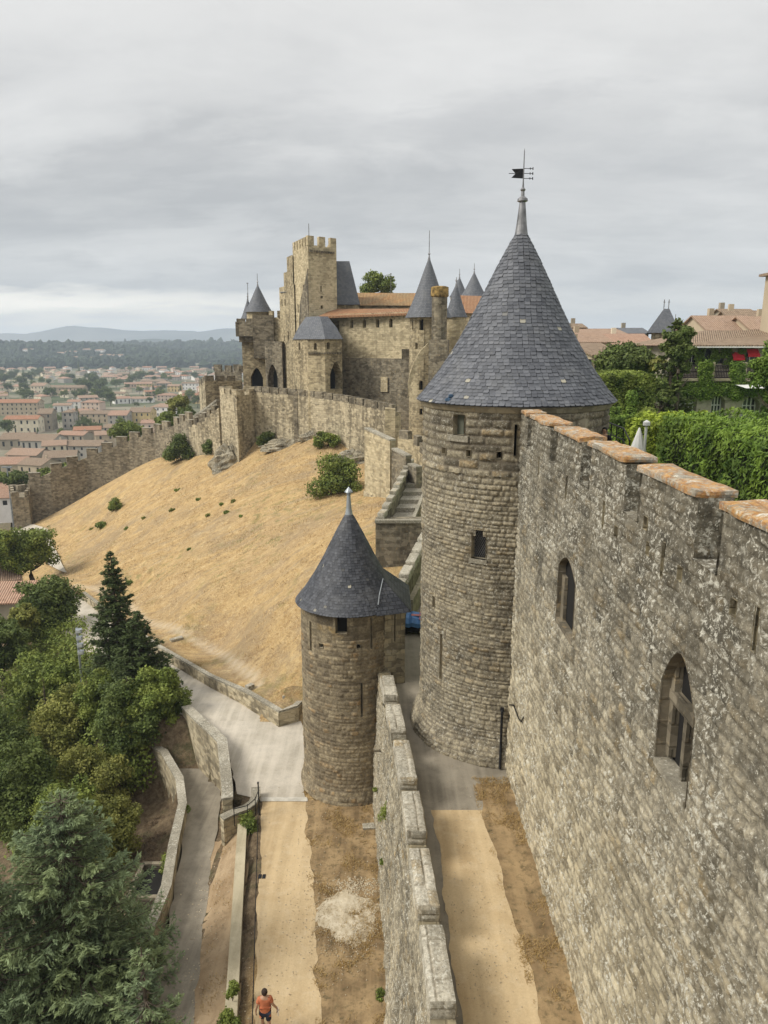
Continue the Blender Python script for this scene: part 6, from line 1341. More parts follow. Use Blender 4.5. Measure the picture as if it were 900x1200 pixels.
BIG = [
 (20, 487, 48, 9, 'tile_red', 'tan', 'large beige building with orange roof at the far left of the town', .05, 12, False, 3),
 (25, 508, 38, 8, 'tile_red', 'cream', 'cream block with rows of windows and orange roof beside a round tree', .08, 10, False, 2),
 (51, 505, 15, 10, 'tile_brown', 'stone', 'tall narrow grey gable house right of the cream block', .2, 14, False, 3),
 (45, 466, 16, 11, 'tile_pale', 'cream', 'tall cream blank gable of the long building under the dark trees', 0, 14, False, 3),
 (77, 464, 42, 8, 'tile_brown', 'tan', 'long low building with brown roof behind the round dark tree', 0, 12, False, 2),
 (72, 483, 20, 5, 'tile_pale', 'white', 'white cottage with faded roof in the middle of the town', .2, 8, False, 1),
 (86, 480, 14, 6, 'tile_pink', 'white', 'small white gabled house beside the orange roofed villa', .1, 8, False, 2),
 (107, 481, 22, 6, 'tile_pink', 'pink', 'pink villa with orange hipped roof before the dark tree clump', -.1, 10, True, 2),
 (95, 489, 24, 4, 'tile_pink', 'yellow', 'low yellow house with pink roof behind the single cypress', 0, 9, False, 1),
 (80, 503, 13, 10, 'tile_brown', 'grey', 'square grey three storey house left of the cypress', .05, 8, True, 3),
 (120, 496, 52, 6, 'tile_brown', 'tan', 'long grey range with low brown roof between the trees', .0, 10, False, 2),
 (138, 498, 22, 6, 'tile_pink', 'grey', 'house with dark upper band and pink roof left of the yellow facade', 0, 14, False, 2),
 (164, 496, 25, 7, 'tile_brown', 'yellow', 'bright yellow two storey facade under a long brown roof', 0, 14, False, 2),
 (192, 489, 30, 7, 'tile_pale', 'white', 'white modern house behind the pale green tree', -.05, 12, True, 2),
 (100, 515, 30, 5, 'tile_red', 'tan', 'low house with bright orange roof behind the long grey house', .3, 9, False, 1),
 (85, 519, 34, 4, 'tile_pink', 'stone', 'low stone house with pink roof left of the bright orange roof', -.2, 9, False, 1),
 (17, 527, 36, 5, 'tile_brown', 'stone', 'wide brown roofed house at the left edge above the near roofs', .1, 14, False, 1),
 (45, 529, 40, 5, 'tile_brown', 'grey', 'broad brown roof between the left edge house and the cream gable', -.1, 14, False, 1),
 (60, 538, 26, 6, 'tile_pale', 'cream', 'pale yellow house with one dark square window near the curved wall', .35, 10, False, 2),
 (97, 537, 44, 5.5, 'tile_brown', 'grey', 'long grey white house with a row of windows near the curved wall', -.05, 11, False, 2),
 (120, 524, 22, 6, 'tile_pale', 'tan', 'tan house with faded roof right of the long grey house', .4, 9, False, 2),
 (133, 512, 22, 5, 'tile_brown', 'grey', 'grey house with brown roof left of the light green tree', -.2, 9, False, 2),
 (178, 506, 26, 5, 'tile_pink', 'pink', 'low salmon house with pink roof below the white modern house', .1, 9, False, 1),
 (168, 518, 22, 5, 'tile_brown', 'tan', 'brown roofed house just over the crest of the curved wall', .2, 9, False, 1),
 (28, 546, 40, 4.5, 'tile_pale', 'stone', 'stone house with sprawling pale roof nearest the curved wall on the left', -.15, 12, False, 1),
 (66, 549, 36, 4.5, 'tile_brown', 'stone', 'stone house with patched brown roof nearest the curved wall', .25, 12, False, 1),
 (10, 556, 34, 4, 'tile_pink', 'tan', 'low pink roofed house at the left edge nearest the curved wall', .1, 12, False, 1),
 (40, 557, 34, 4, 'tile_brown', 'tan', 'low tan house with brown roof half hidden by the garden trees', -.3, 11, False, 1),
 (204, 459, 15, 6, 'tile_pale', 'yellow', 'small pale yellow house beside the long white house', 0, 9, False, 2),
 (223, 457, 20, 7, 'tile_brown', 'white', 'white two storey house with dark windows near the castle outer wall', 0, 9, False, 2),
 (222, 470, 18, 5, 'tile_red', 'pink', 'pink house with bright red roof below the white two storey house', .3, 9, False, 2),
 (195, 470, 22, 5, 'tile_pink', 'pink', 'pink two storey house with arched windows above the white modern house', 0, 9, True, 2),
 (166, 472, 24, 3.5, 'tile_pale', 'white', 'low white bungalow in the middle right of the town', .1, 9, False, 1),
 (128, 447, 20, 6, 'tile_pink', 'cream', 'cream house with pink roof right of the dark tree clump', 0, 10, True, 2),
 (150, 447, 14, 6, 'tile_pale', 'cream', 'small cream villa left of the umbrella shaped pine', 0, 10, True, 2),
 (190, 446, 40, 5, 'tile_pink', 'grey', 'long grey block with pink roof above the yellow house', 0, 12, False, 2),
 (180, 453, 28, 6, 'tile_brown', 'tan', 'tan block with brown roof left of the yellow house', 0, 10, False, 2),
]
for r in BIG: town_house(*r)
near = gable_house(xat(-14, 590, 150), 156, zat(597, 150), 9, 12, 2.4, .2, M['w_white'], M['tile_pink'], 'white walled house with pinkish roof beside the street lamp at the left edge', pitch=.35, wins=2, floors=1, seed=4, group='houses of the town below')
def rf_house(px, py, Y, w, d, rz, roof, label, h=3.0): 
    z = zat(py, Y) - h - d * .5 * .36; return gable_house(xat(px, py, Y), Y, z, w, d, h, rz, M['w_stone'], M[roof], label, wins=2, floors=1, pitch=.36, seed=int(px), chimney=False)
rf_house(14, 682, 74, 8.6, 6.2, .10, 'tile_pink', 'low house under the plane tree with ridged pink tiled roof', 2.6)
rf_house(-18, 664, 86, 7.5, 6, .4, 'tile_pale', 'pale roofed house at the left edge behind the plane trees', 3)
# the many smaller houses further off
rows = [(434.5, 8, 5), (437.5, 9, 5), (441, 10.5, 5), (445, 11, 5.5), (449.5, 12, 5.5), (454.5, 13, 5.5), (460, 14, 5.5), (466.5, 15, 5.5), (473.5, 17, 5.5)]
RNAME = ['farthest', 'second farthest', 'third farthest', 'fourth farthest', 'fifth farthest', 'sixth farthest', 'seventh farthest', 'eighth farthest', 'ninth farthest']
avoid = [(26, 447, 30, 12), (110, 455, 32, 13), (62, 461, 14, 9), (128, 474, 12, 8), (155, 445, 12, 6), (222, 455, 16, 9), (204, 455, 12, 8), (190, 445, 22, 3), (80, 478, 40, 5), (45, 458, 10, 9), (78, 460, 22, 5), (165, 470, 14, 4), (205, 472, 26, 6), (20, 478, 26, 9), (192, 484, 18, 6)]
def inside_avoid(px, py): return any(((px - a) / c_) ** 2 + ((py - b_) / d_2) ** 2 < 1 for a, b_, c_, d_2 in avoid)
wn = list(dict(cream=1, white=1, tan=1, pink=1, grey=1, yellow=1)); DW = {'cream': 'cream', 'white': 'white', 'tan': 'tan', 'pink': 'pink', 'grey': 'grey', 'yellow': 'yellow'}
for ri, (py, wpx, h) in enumerate(rows):
    px = -6 + rn_.uniform(0, 8); k = 0
    while px < 288:
        if not inside_avoid(px, py) and rn_.random() < .74:
            wl = rn_.choices(wn, (5, 4, 3, 2, 2, .6))[0]; rf2 = rn_.choices(['tile_red', 'tile_pale', 'tile_brown', 'tile_pink'], (1.6, 3, 2, 3))[0]; ww = wpx * rn_.uniform(.8, 1.5)
            town_house(px, py + rn_.uniform(-1, 1), ww, h * rn_.uniform(.75, 1.15), rf2, wl, '%s house with %s roof, %s from left in the %s town row' % (DW[wl], RN[rf2], ORD[min(k, 19)], RNAME[ri]), rn_.uniform(-.9, .9), None, rn_.random() < .45, rn_.choice((1, 2, 2)), detail=False); k += 1
            px += ww
        px += wpx * rn_.uniform(.25, .7)
# pale houses on the wooded hill
hk = 0
for px, py in ((70, 415), (84, 414), (100, 411), (92, 420), (117, 412), (124, 418), (112, 421), (139, 418), (34, 412)):
    t = [(ray(px, py)[0] * q, ray(px, py)[1] * q, CAM_H + ray(px, py)[2] * q) for q in np.arange(1500, 3400, 20)]; g = ground_far(np.array([q[0] for q in t]), np.array([q[1] for q in t])) + 12; k = int(np.argmax(np.array([q[2] for q in t]) < g)); k = k or 40
    gable_house(t[k][0], t[k][1], float(g[k]) - 6, 26, 14, 8, rn_.uniform(-.3, .3), M['w_white'], M['tile_pale'], 'pale house among the trees of the far wooded hill, %s of nine from the left' % ORD[[34, 70, 84, 92, 100, 112, 117, 124, 139].index(px)], wins=5, floors=2, detail=False, chimney=False, group='houses on the wooded hill', seed=px)

# trees in the town
def proto_tree(seed, mat, rx, rz, h, n, size): 
    return broadleaf('broadleaf_tree', 'p', 'tree', (0, 0, -500), h, rx, rz, mat, n, size, seed, 'trees of the town', k=20, trunk_r=.25)
PT = [proto_tree(41, M['leaf_dark'], 5, 4.5, 6, 1500, .42), proto_tree(42, M['leaf'], 5, 4.2, 6, 1500, .42), proto_tree(43, M['leaf_dark'], 6.5, 3.6, 7, 1500, .45)]
used = [False] * 3
tn = {'dark green tree': 0, 'mid green tree': 0, 'spreading dark tree': 0}; TKIND = ['dark green tree', 'mid green tree', 'spreading dark tree']
TL = []
def town_tree(k, px, py, s, where, z=-28.0): TL.append((px, k, tpos(px, py, z), s, where))
for px, py, s in ((5, 452, 1.6), (14, 447, 1.5), (24, 455, 1.5), (32, 450, 1.6), (38, 446, 1.4), (2, 442, 1.3), (20, 441, 1.2), (47, 443, 1.5), (28, 461, 1.2), (10, 461, 1.2)): town_tree(0, px, py, s, 'in the left grove behind orange roofs')
for px, py, s in ((92, 458, 1.5), (100, 463, 1.6), (110, 455, 1.7), (118, 462, 1.6), (104, 449, 1.4), (126, 470, 1.3), (130, 476, 1.3), (122, 455, 1.3), (97, 470, 1.2), (113, 470, 1.2), (88, 468, .9)): town_tree(0, px, py, s, 'in the dark clump amid the town')
town_tree(0, 60, 470, 1.35, 'standing alone before the long cream building'); town_tree(1, 76, 468, .9, 'before the long low brown roofed building'); town_tree(0, 10, 511, 1.0, 'at the left beside the cream block'); town_tree(0, 155, 452, 1.5, 'left of the yellow house'); town_tree(2, 166, 448, 1.5, 'crowning the middle of the far town')
for px, py, s in ((88, 500, .7), (96, 507, .8), (103, 504, .75), (110, 508, .7), (117, 507, .6), (91, 509, .6), (99, 498, .6)): town_tree(0, px, py, s, 'in the gardens around the cypress')
for px, py, s in ((142, 501, .7), (70, 497, .6), (72, 512, .5), (64, 492, .5), (75, 490, .5)): town_tree(1, px, py, s, 'between mid town roofs')
for px, py, s in ((188, 462, .9), (182, 466, .7), (175, 473, .6), (160, 478, .5), (212, 478, .8), (232, 478, 1.1), (226, 466, .7), (150, 470, .6), (238, 452, 1.2), (229, 446, 1.3), (246, 444, 1.2)): town_tree(0, px, py, s, 'in the town right half')
for i in range(80):
    px = rn_.uniform(-5, 285); py = rn_.choice((436, 439, 443, 447, 452, 457, 463, 470)) + rn_.uniform(-1, 1); town_tree(rn_.choice((0, 0, 1, 2)), px, py, rn_.uniform(.6, 1.15), 'among the farther town roofs')
cnt = {}
for px, k, p, s, where in sorted(TL, key=lambda q: q[0]):
    o = PT[k] if not used[k] else copy_tree(PT[k]); used[k] = True
    o.location = p; o.scale = (s * 1.0, s * 1.0, s * .95); o.rotation_euler = (0, 0, rn_.uniform(0, 6.28)); key = (TKIND[k], where); cnt[key] = cnt.get(key, 0) + 1; c_ = cnt[key]
    o['label'] = '%s %s, %s from the left' % (TKIND[k], where, ORD[c_ - 1] if c_ <= 20 else 'twenty ' + ORD[c_ - 21])
# cypresses
def cypress(px, py, h, label, z=-28.0, n=1200, size=.3, r=None, mat=None):
    p = tpos(px, py, z); o = thing('cypress', label, 'tree', p, 0, 'cypresses of the town'); m = 12; zs_ = np.linspace(.12, .97, m) * h; r = r or h * .11; rr5 = r * np.sin(np.linspace(.5, 2.95, m)) ** .7; C = np.stack([0 * zs_, 0 * zs_, zs_], -1); leafset('crown', mat or M['leaf_dark'], C, np.stack([rr5, rr5, rr5 * 0 + h * .08], -1), n, size, o, int(px)); b = MB(); b.tube([(0, 0, -.5), (0, 0, h * .4)], .14, 6); b.build('trunk', M['bark'], o)
for px, py, h, lab in ((91.5, 500, 13, 'tall dark cypress standing alone in the middle of the town'), (45, 512, 5, 'tiny cypress beside the narrow grey gable'), (93, 440, 22, 'slim cypress piercing the far roofs below the wood'), (180, 462, 10, 'cypress behind the tan block left of the yellow house'), (212, 464, 11, 'cypress between the pale yellow and the white house'), (28, 444, 14, 'cypress in front of the wood at the far left')): cypress(px, py, h, lab)

# green trees close behind the curved wall
gt = 'garden trees behind the curved wall'
def loc_at(px, py, Y): return at(px, py, Y)
def crown_at(name, label, px, py, Y, rpx, mat, n, size, seed, asp=.85, group=None, zb=None, k=30, tr=.2, cat='tree', cut=-.55, crf=.34):
    v = at(px, py, Y); r = rpx * (Y * CS + (CAM_H - v.z) * SN) / FPX; zb = hzs(v.x, v.y) if zb is None else zb; h = max(v.z - zb, r * .6)
    return broadleaf(name, label, cat, (v.x, v.y, zb), h, r, r * asp, mat, n, size, seed, group, k=k, cr=r * crf, trunk_r=tr, cut=cut)
crown_at('broadleaf_tree', 'light green tree with rounded crown behind the middle of the curved wall', 148, 507, 150, 19, M['leaf'], 5200, .22, 101, group=gt)
crown_at('broadleaf_tree', 'pale yellow green tall tree behind the wall near the castle', 209, 476, 168, 14, M['leaf_olive'], 4200, .26, 102, 1.1, gt)
crown_at('broadleaf_tree', 'darker low tree left of the pale tree behind the wall', 195, 494, 150, 15, M['leaf'], 3600, .24, 103, .8, gt)
crown_at('broadleaf_tree', 'dark tree right of the pale tree close to the climbing wall', 218, 487, 160, 12, M['leaf_dark'], 2600, .24, 104, .9, gt)
for i, (px, py, r, lab) in enumerate(((20, 562, 15, 'dark leafy tree behind the short rear wall at the left'), (52, 556, 13, 'mid green tree over the crest of the curved wall left part'), (5, 560, 12, 'green tree at the left edge beside the street lamp'), (74, 549, 8, 'small green tree behind the curved wall beside stone roofs'), (36, 566, 9, 'low tree filling the gap behind the end pier'))): crown_at('broadleaf_tree', lab, px, py, 150 + 4 * i, r, M['leaf'] if i != 0 else M['leaf_dark'], 2400, .26, 110 + i, .7, gt)

# ============================================================ bushes on the dry hill
def bush_at(px, py, rpx, mat, n, size, seed, label, asp=.85, group='bushes on the dry hill', name='bush', cat='bush'):
    g = on_ground(px, py + rpx * asp * .8); r = rpx * (g.y * CS + (CAM_H - g.z) * SN) / FPX; return bush(name, label, g - Vector((0, 0, .1)), r, r * asp * 1.25, mat, n, size, seed, group, cat)
bush_at(395, 556, 30, M['leaf'], 9000, .13, 1, 'largest round green bush near the pale spur wall')
bush_at(383, 514, 13.5, M['leaf'], 3000, .14, 2, 'medium bush standing against the foot of the hilltop wall', 1.0)
bush_at(310, 513, 11.5, M['leaf_dark'], 2600, .13, 3, 'round dark bush at the crest under the left part of the hilltop wall', 1.05)
bush_at(213, 525, 20, M['leaf_dark'], 5200, .17, 4, 'big dark bush at the foot of the curved wall below the castle', .95)
bush_at(196, 523, 10, M['leaf_dark'], 2200, .17, 5, 'dark bush hugging the curved wall left of the big dark bush', .9)
bush_at(246, 524, 11, M['leaf_dark'], 2400, .16, 6, 'dark bush beside the rock under the left bastion', 1.0)
bush_at(136, 591, 9.5, M['leaf'], 1800, .14, 7, 'lone round bush on the left hillside', .9)
bush_at(118, 615, 7, M['leaf'], 1300, .13, 8, 'smaller round bush below the lone left hillside bush', .85)
for i, (px, py, r) in enumerate(((202, 597, 3.6), (208, 573, 3.4), (233, 585, 3), (244, 603, 3.2), (260, 590, 3), (266, 599, 3.6), (274, 587, 3), (283, 604, 2.6), (148, 619, 3.2), (169, 607, 2.4), (152, 683, 4.2), (222, 643, 2.4), (107, 619, 2.6))):
    bush_at(px, py, r, M['leaf_olive'] if i % 3 == 0 else M['leaf'], 260, .12, 60 + i, 'tiny green shrub dotted on the golden slope, %s of thirteen counted from the left' % ORD[sorted([202, 208, 233, 244, 260, 266, 274, 283, 148, 169, 152, 222, 107]).index(px)], .7, 'tiny shrubs on the golden slope', 'shrub', 'shrub')

# ============================================================ trees left of the path
FG = 'trees on the slope left of the path'
crown_at('plane_tree', 'round dense plane tree with forked trunk above the pink tiled roof', 36, 643, 88, 31, M['leaf'], 15000, .16, 201, .98, FG, k=60, tr=.28, cut=-.8)
crown_at('plane_tree', 'plane tree cut by the left edge next to the forked one', 3, 644, 86, 26, M['leaf'], 10000, .16, 202, .98, FG, k=44, tr=.28, cut=-.8)
crowns = [
 ('dark round tree below the pink tiled roof', 55, 722, 64, 42, 'leaf_dark', 9000, .15, .75), ('yellow green bushy tree left of the lamp mast', 30, 716, 60, 18, 'leaf_olive', 3200, .13, .8), ('dark tree at the left edge below the tiled roof', 4, 742, 58, 36, 'leaf_dark', 6000, .14, .9),
 ('mid green tree under the lamp mast', 42, 788, 54, 42, 'leaf', 8000, .12, .75), ('low green tree between mast and tall fir', 80, 790, 52, 30, 'leaf', 7000, .12, .8), ('wide olive tree left of the big spreading one', 85, 838, 46, 44, 'leaf_olive', 10000, .10, .8),
 ('large spreading dark tree overhanging the road bend', 188, 858, 42, 41, 'leaf', 15000, .09, .85), ('green tree in front of the twin firs', 122, 832, 46, 34, 'leaf', 9000, .10, .85), ('dense dark tree above the head of the ramp', 160, 887, 41, 44, 'leaf_dark', 10000, .09, .9),
 ('yellowish tree in the middle of the slope', 110, 905, 38, 44, 'leaf_olive', 13000, .075, .8), ('olive tree beside the brown bank', 128, 962, 34, 40, 'leaf_olive', 13000, .07, .8), ('dark tree behind the blue green spruce', 30, 915, 36, 52, 'leaf_dark', 11000, .09, .9), ('deep green tree at the left edge above the spruce', -8, 860, 44, 48, 'leaf_dark', 8000, .1, .9), ('dark green tree between spruce and olive tree', 75, 945, 33, 42, 'leaf', 9000, .08, .8)]
for i, (lab, px, py, Y, r, mt, n, s, asp) in enumerate(crowns): crown_at('broadleaf_tree', lab, px - 3, py + 10, Y, r * (1.0 if i != 6 else .92), M[mt], int(n * 1.8), s, 220 + i, asp + .25, FG, k=70, crf=.27, cut=-1.1)
rs = np.random.RandomState(61); UC = []; UR = []
while len(UC) < 420:
    px, py = rs.uniform(-40, 175), rs.uniform(735, 1000)
    if px > 75 and py > 940: continue
    g = on_ground(px, py); 
    if g.x > -13.5 or g.y > 66 or (px > 95 and py < 715 + (px - 100) * .93 + 48): continue
    UC.append((g.x, g.y, g.z + rs.uniform(.1, 1.1))); UR.append(rs.uniform(.6, 1.3))
tag(leafset('undergrowth', M['leaf'], UC, np.array(UR), 60000, .11, None, 62), kind='stuff')
def fir(px, pytop, Y, r0, label, mat, seed, **k):
    v = at(px, pytop, Y); zb = hzs(v.x, v.y); return conifer('fir_tree', label, (v.x, v.y, zb), v.z - zb, r0, mat, seed, group='firs on the slope', **k)
fir(129, 645, 48, 2.35, 'tall slender fir rising highest above the slope trees', M['leaf_fir'], 301, levels=44, nb=13, density=60, size=.12, asp=.32, droop=.1, power=.78, up=.16, gap=.06)
fir(160, 716, 44.5, 2.6, 'second shorter fir right of the tallest fir', M['leaf_fir'], 302, levels=34, nb=13, density=60, size=.12, asp=.32, droop=.1, power=.8, up=.16, gap=.05)
fir(148, 793, 41, 2.2, 'young light tipped fir poking out below the twin firs', M['leaf_olive'], 303, levels=16, nb=7, density=22, size=.10, droop=.2, power=.8, gap=.2)
fir(50, 793, 50, 1.3, 'thin pointed young conifer left of the olive tree', M['leaf_olive'], 304, levels=16, nb=6, density=20, size=.1, droop=.2, power=.9, gap=.1)
v = at(70, 930, 22.0); conifer('spruce_tree', 'big blue green spruce filling the lower left corner', (v.x, v.y, -8.5), v.z + 8.5, 4.9, M['leaf_blue'], 311, levels=58, nb=17, density=95, size=.085, group=None, droop=.2, power=.62, up=.30, zmin=.12, asp=.26)
v = at(-30, 985, 20.5); conifer('spruce_tree', 'second blue green spruce cut by the left edge', (v.x, v.y, -8.5), v.z + 8.5, 3.6, M['leaf_blue'], 312, levels=42, nb=14, density=80, size=.085, droop=.2, power=.7, up=.28, zmin=.12, asp=.26)
v = at(165, 1110, 19.0); conifer('spruce_tree', 'low spruce top beside the ramp wall at the bottom', (v.x, v.y, -8), v.z + 8, 2.6, M['leaf_blue'], 313, levels=32, nb=11, density=80, size=.085, droop=.2, power=.7, up=.28, zmin=.25, asp=.26)
# shrubs by the ramp
for i, (px, py, r, Y, z_, n, lab) in enumerate(((205, 1015, 20, 31.2, -1.9, 3200, 'bright leafy shrub hanging over the ramp wall'), (193, 1060, 12, 28.2, -2.4, 1200, 'small green shrub on the bank below the leafy shrub'), (290, 965, 13, 30.4, .2, 1600, 'green shrub growing at the rounded wall end'), (272, 1160, 9, 20.8, .15, 900, 'weed clump on the kerb wall near the bottom'), (268, 1196, 14, 19.4, .1, 1300, 'low weeds on the kerb wall at the bottom edge'), (216, 948, 7, 34.0, -1.6, 500, 'small weed on the ramp wall top'))):
    v = at(px, py, Y); rr6 = r * (Y * CS + (22 - v.z) * SN) / FPX; bush('shrub', lab, (v.x, v.y, v.z - rr6 * .6), rr6, rr6, M['leaf'], n, .05, 400 + i, 'shrubs around the ramp', 'shrub')
# dead leaves and ivy on the bank
blades('bank_litter', strip_pts(lambda y: np.interp(y, [20, 27, 34, 39], [-13.5, -14, -14.5, -15]), lambda y: np.interp(y, [20.7, 26.9, 33.8, 39.7], [-8.3, -9.3, -10.7, -13.2]), 22, 37, lambda x, y: hz(x, y)), 9000, .14, leaf_mat('brown_litter', (.07, .05, .03), (.25, .18, .11)), 77, .02)
pit = thing('stone_pit', 'dark square stone pit opening in the brown bank', 'pit'); 
v = gz(180, 1045, -3.2); b = MB()
for dx, dy, sx, sy in ((-.8, 0, .2, 2.2), (.8, 0, .2, 2.2), (0, 1.1, 1.6, .2), (0, -1.1, 1.6, .2)): b.box((v.x + dx, v.y + dy, v.z), (sx, sy, 1.4))
b.build('rim', M['castle_dark'], pit); b = MB(); b.box((v.x, v.y, v.z + .35), (1.4, 2.0, .05)); b.build('bottom', M['void'], pit)
# lamp mast
v = at(93, 768, 50); zb = hzs(v.x, v.y); o = thing('lamp_mast', 'grey floodlight mast with stacked lamps among the trees', 'lamp mast', (v.x, v.y, zb)); b = MB(); zt5 = zat(736, 50) - zb; b.tube([(0, 0, 0), (0, 0, zt5)], .09, 8); b.build('pole', M['zinc'], o)
for k in range(4): b = MB(); b.box((.2, -.15, zt5 - .15 - k * .55), (.42, .34, .26), .3); lp = b.build('floodlight', M['zinc'], o); b = MB(); b.box((.22, -.33, zt5 - .15 - k * .55), (.34, .03, .2), .3); b.build('lens', M['white'], lp)
v = at(8, 547, 150); zb = hzs(v.x, v.y); o = thing('street_lamp', 'tall pale street lamp beside the house at the left edge', 'street lamp', (v.x, v.y, zb)); b = MB(); b.tube([(0, 0, 0), (0, 0, v.z - zb)], [.2, .13], 8); b.build('pole', M['zinc'], o)
for s in (-1, 1): b = MB(); b.box((s * .55, 0, v.z - zb - .1), (.9, .4, .25)); b.build('lamp_head', M['zinc'], o)
v = on_ground(12, 832); b = stone_block('stone_bench', M['palecap'], (0, 0, 0), (.94, .34, 0), (-.34, .94, 0), 2.2, .5, .45, None, 9, .12, prot=.01); b.location = v; tag(b, 'pale stone bench at the left edge between the trees', 'bench')
# ============================================================ garden, hotel and houses on the right, inside the walls
mb = MB(); mb.prism([(5.9, 4), (80, 4), (80, 75), (15, 75), (11, 36), (5.9, 35)], 6.1, 15.5)

mlawn, nt = new_mat('mown_lawn'); n = nt.noise(nt.pos, 3, 5, .7); fin(nt, nt.mix(nt.map(n, .35, .65), (.10, .19, .03), (.20, .32, .06)), .95, nt.bump(n, .4, .04)); tag(mb.build('lawn', mlawn), kind='structure')
mb = MB(); mb.prism([(5.65, 4), (8.3, 4), (8.9, 30), (9.9, 36), (5.65, 36)], 10, 17.2); tag(mb.build('wall_walk', M['conc_dark']), kind='structure')
mb = MB(); mb.quad((70, 75, 14.4), (16, 75.01, 14.4), (26, 190, 14.4), (120, 190, 14.4)); tag(mb.build('old_town_ground', M['conc_dark']), kind='structure')
def hedge(label, x0, x1, y0, y1, z0, z1, mat, n, size, seed, lump=.25, sprig=False, group=None):
    o = thing('hedge', label, 'hedge', (0, 0, 0), group=group); rs = np.random.RandomState(seed); k = max(int((x1 - x0) * (y1 - y0) * 1.2), 6)
    A = np.array([(x1 - x0) * (y1 - y0), (x1 - x0) * (z1 - z0), (y1 - y0) * (z1 - z0)]); pr = A / A.sum(); f = rs.choice(3, n, p=pr); u, v_ = rs.rand(n), rs.rand(n); P = np.zeros((n, 3)); Nn = np.zeros((n, 3))
    P[f == 0] = np.stack([x0 + u * (x1 - x0), y0 + v_ * (y1 - y0), u * 0 + z1], -1)[f == 0]; Nn[f == 0] = (0, 0, 1)
    P[f == 1] = np.stack([x0 + u * (x1 - x0), u * 0 + y0, z0 + v_ * (z1 - z0)], -1)[f == 1]; Nn[f == 1] = (0, -1, 0)
    P[f == 2] = np.stack([u * 0 + x0, y0 + u * (y1 - y0), z0 + v_ * (z1 - z0)], -1)[f == 2]; Nn[f == 2] = (-1, 0, 0)
    d = lump * (fnoise(P[:, 0] * 1.1 + P[:, 2], P[:, 1] * 1.1 + P[:, 2] * .7 + seed, 3)) + rs.normal(size=n) * size * .6
    edge = np.minimum(np.minimum(P[:, 0] - x0, x1 - P[:, 0]), P[:, 1] - y0); P = P + Nn * d[:, None]; P[:, 2] -= np.where(f == 0, .25 * np.exp(-np.maximum(edge, 0) * 4), 0)
    nv = Nn * .6 + rs.normal(size=(n, 3)) * .5 + np.array([0, 0, .3]); nv /= np.linalg.norm(nv, axis=1)[:, None]; tone = np.clip(.5 + 1.6 * vnoise(P[:, 0] * 2.2 + P[:, 2] * 2, P[:, 1] * 2.2 + P[:, 2]) + .2 * rs.normal(size=n) + np.where(f == 0, .2, -.12), 0, 1)  # light from above put into the tone: top leaves lighter, side leaves darker
    td = (Nn * .5 + np.array([.25, -.3, .8]) + rs.normal(size=(n, 3)) * .35) if sprig else None
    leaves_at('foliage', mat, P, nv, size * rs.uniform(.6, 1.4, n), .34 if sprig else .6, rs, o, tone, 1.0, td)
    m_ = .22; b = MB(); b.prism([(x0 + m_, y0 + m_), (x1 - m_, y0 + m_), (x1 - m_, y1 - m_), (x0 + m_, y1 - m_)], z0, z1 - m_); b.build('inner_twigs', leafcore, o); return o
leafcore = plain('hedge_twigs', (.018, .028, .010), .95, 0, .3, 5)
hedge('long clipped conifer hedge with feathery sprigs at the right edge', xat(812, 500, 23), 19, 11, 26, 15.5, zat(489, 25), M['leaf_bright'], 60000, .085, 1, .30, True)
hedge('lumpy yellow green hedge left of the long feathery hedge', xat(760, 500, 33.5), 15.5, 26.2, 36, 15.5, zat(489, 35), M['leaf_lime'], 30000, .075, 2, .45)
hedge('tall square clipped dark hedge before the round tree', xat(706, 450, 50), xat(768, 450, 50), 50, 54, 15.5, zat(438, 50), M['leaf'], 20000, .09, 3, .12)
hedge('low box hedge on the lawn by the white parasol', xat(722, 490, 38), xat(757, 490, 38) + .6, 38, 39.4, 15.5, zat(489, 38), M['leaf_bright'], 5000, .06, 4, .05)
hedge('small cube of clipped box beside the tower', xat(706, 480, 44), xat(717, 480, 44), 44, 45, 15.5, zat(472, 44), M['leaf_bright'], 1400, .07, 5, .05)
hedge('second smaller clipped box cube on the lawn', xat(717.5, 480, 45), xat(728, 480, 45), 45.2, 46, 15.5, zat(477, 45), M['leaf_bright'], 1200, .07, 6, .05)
v = at(739, 488, 43); o = thing('topiary', 'slim clipped topiary column standing before the tall hedge', 'topiary', (v.x, 43, 15.5)); zt7 = zat(460, 43) - 15.5; zs_ = np.linspace(.2, zt7 - .15, 9); leafset('foliage', M['leaf_bright'], np.stack([zs_ * 0, zs_ * 0, zs_], -1), np.stack([zs_ * 0 + .34] * 2 + [zs_ * 0 + .3], -1), 2600, .06, o, 8, shell=.85); b = MB(); b.tube([(0, 0, 0), (0, 0, zt7 * .8)], .2, 8); b.build('stem', leafcore, o)
v = at(760, 484, 42); o = thing('topiary', 'small round clipped ball by the lumpy hedge', 'topiary', (v.x, 42, 15.5)); leafset('foliage', M['leaf'], [(0, 0, zat(485, 42) - 15.5)], [.45], 1200, .06, o, 9, shell=.85); b = MB(); b.tube([(0, 0, 0), (0, 0, zat(485, 42) - 15.5)], .12, 8); b.build('stem', leafcore, o)
IG = 'trees inside the old town'
crown_at('broadleaf_tree', 'large round dark green tree behind the square hedge', 735, 425, 62, 32, M['leaf_dark'], 14000, .15, 501, .62, IG, zb=15.5, k=50, cut=-.4)
crown_at('broadleaf_tree', 'yellowish shrubby tree between the round tree and the ivy wall', 771, 428, 60, 11, M['leaf_olive'], 2600, .12, 502, 1.1, IG, zb=15.5, tr=.1)
crown_at('broadleaf_tree', 'pale leaved tree cut by the right edge in front of the hotel', 906, 436, 33, 24, M['leaf_bright'], 9000, .07, 503, 1.6, IG, zb=15.5, tr=.06, cut=-1.1, k=60)
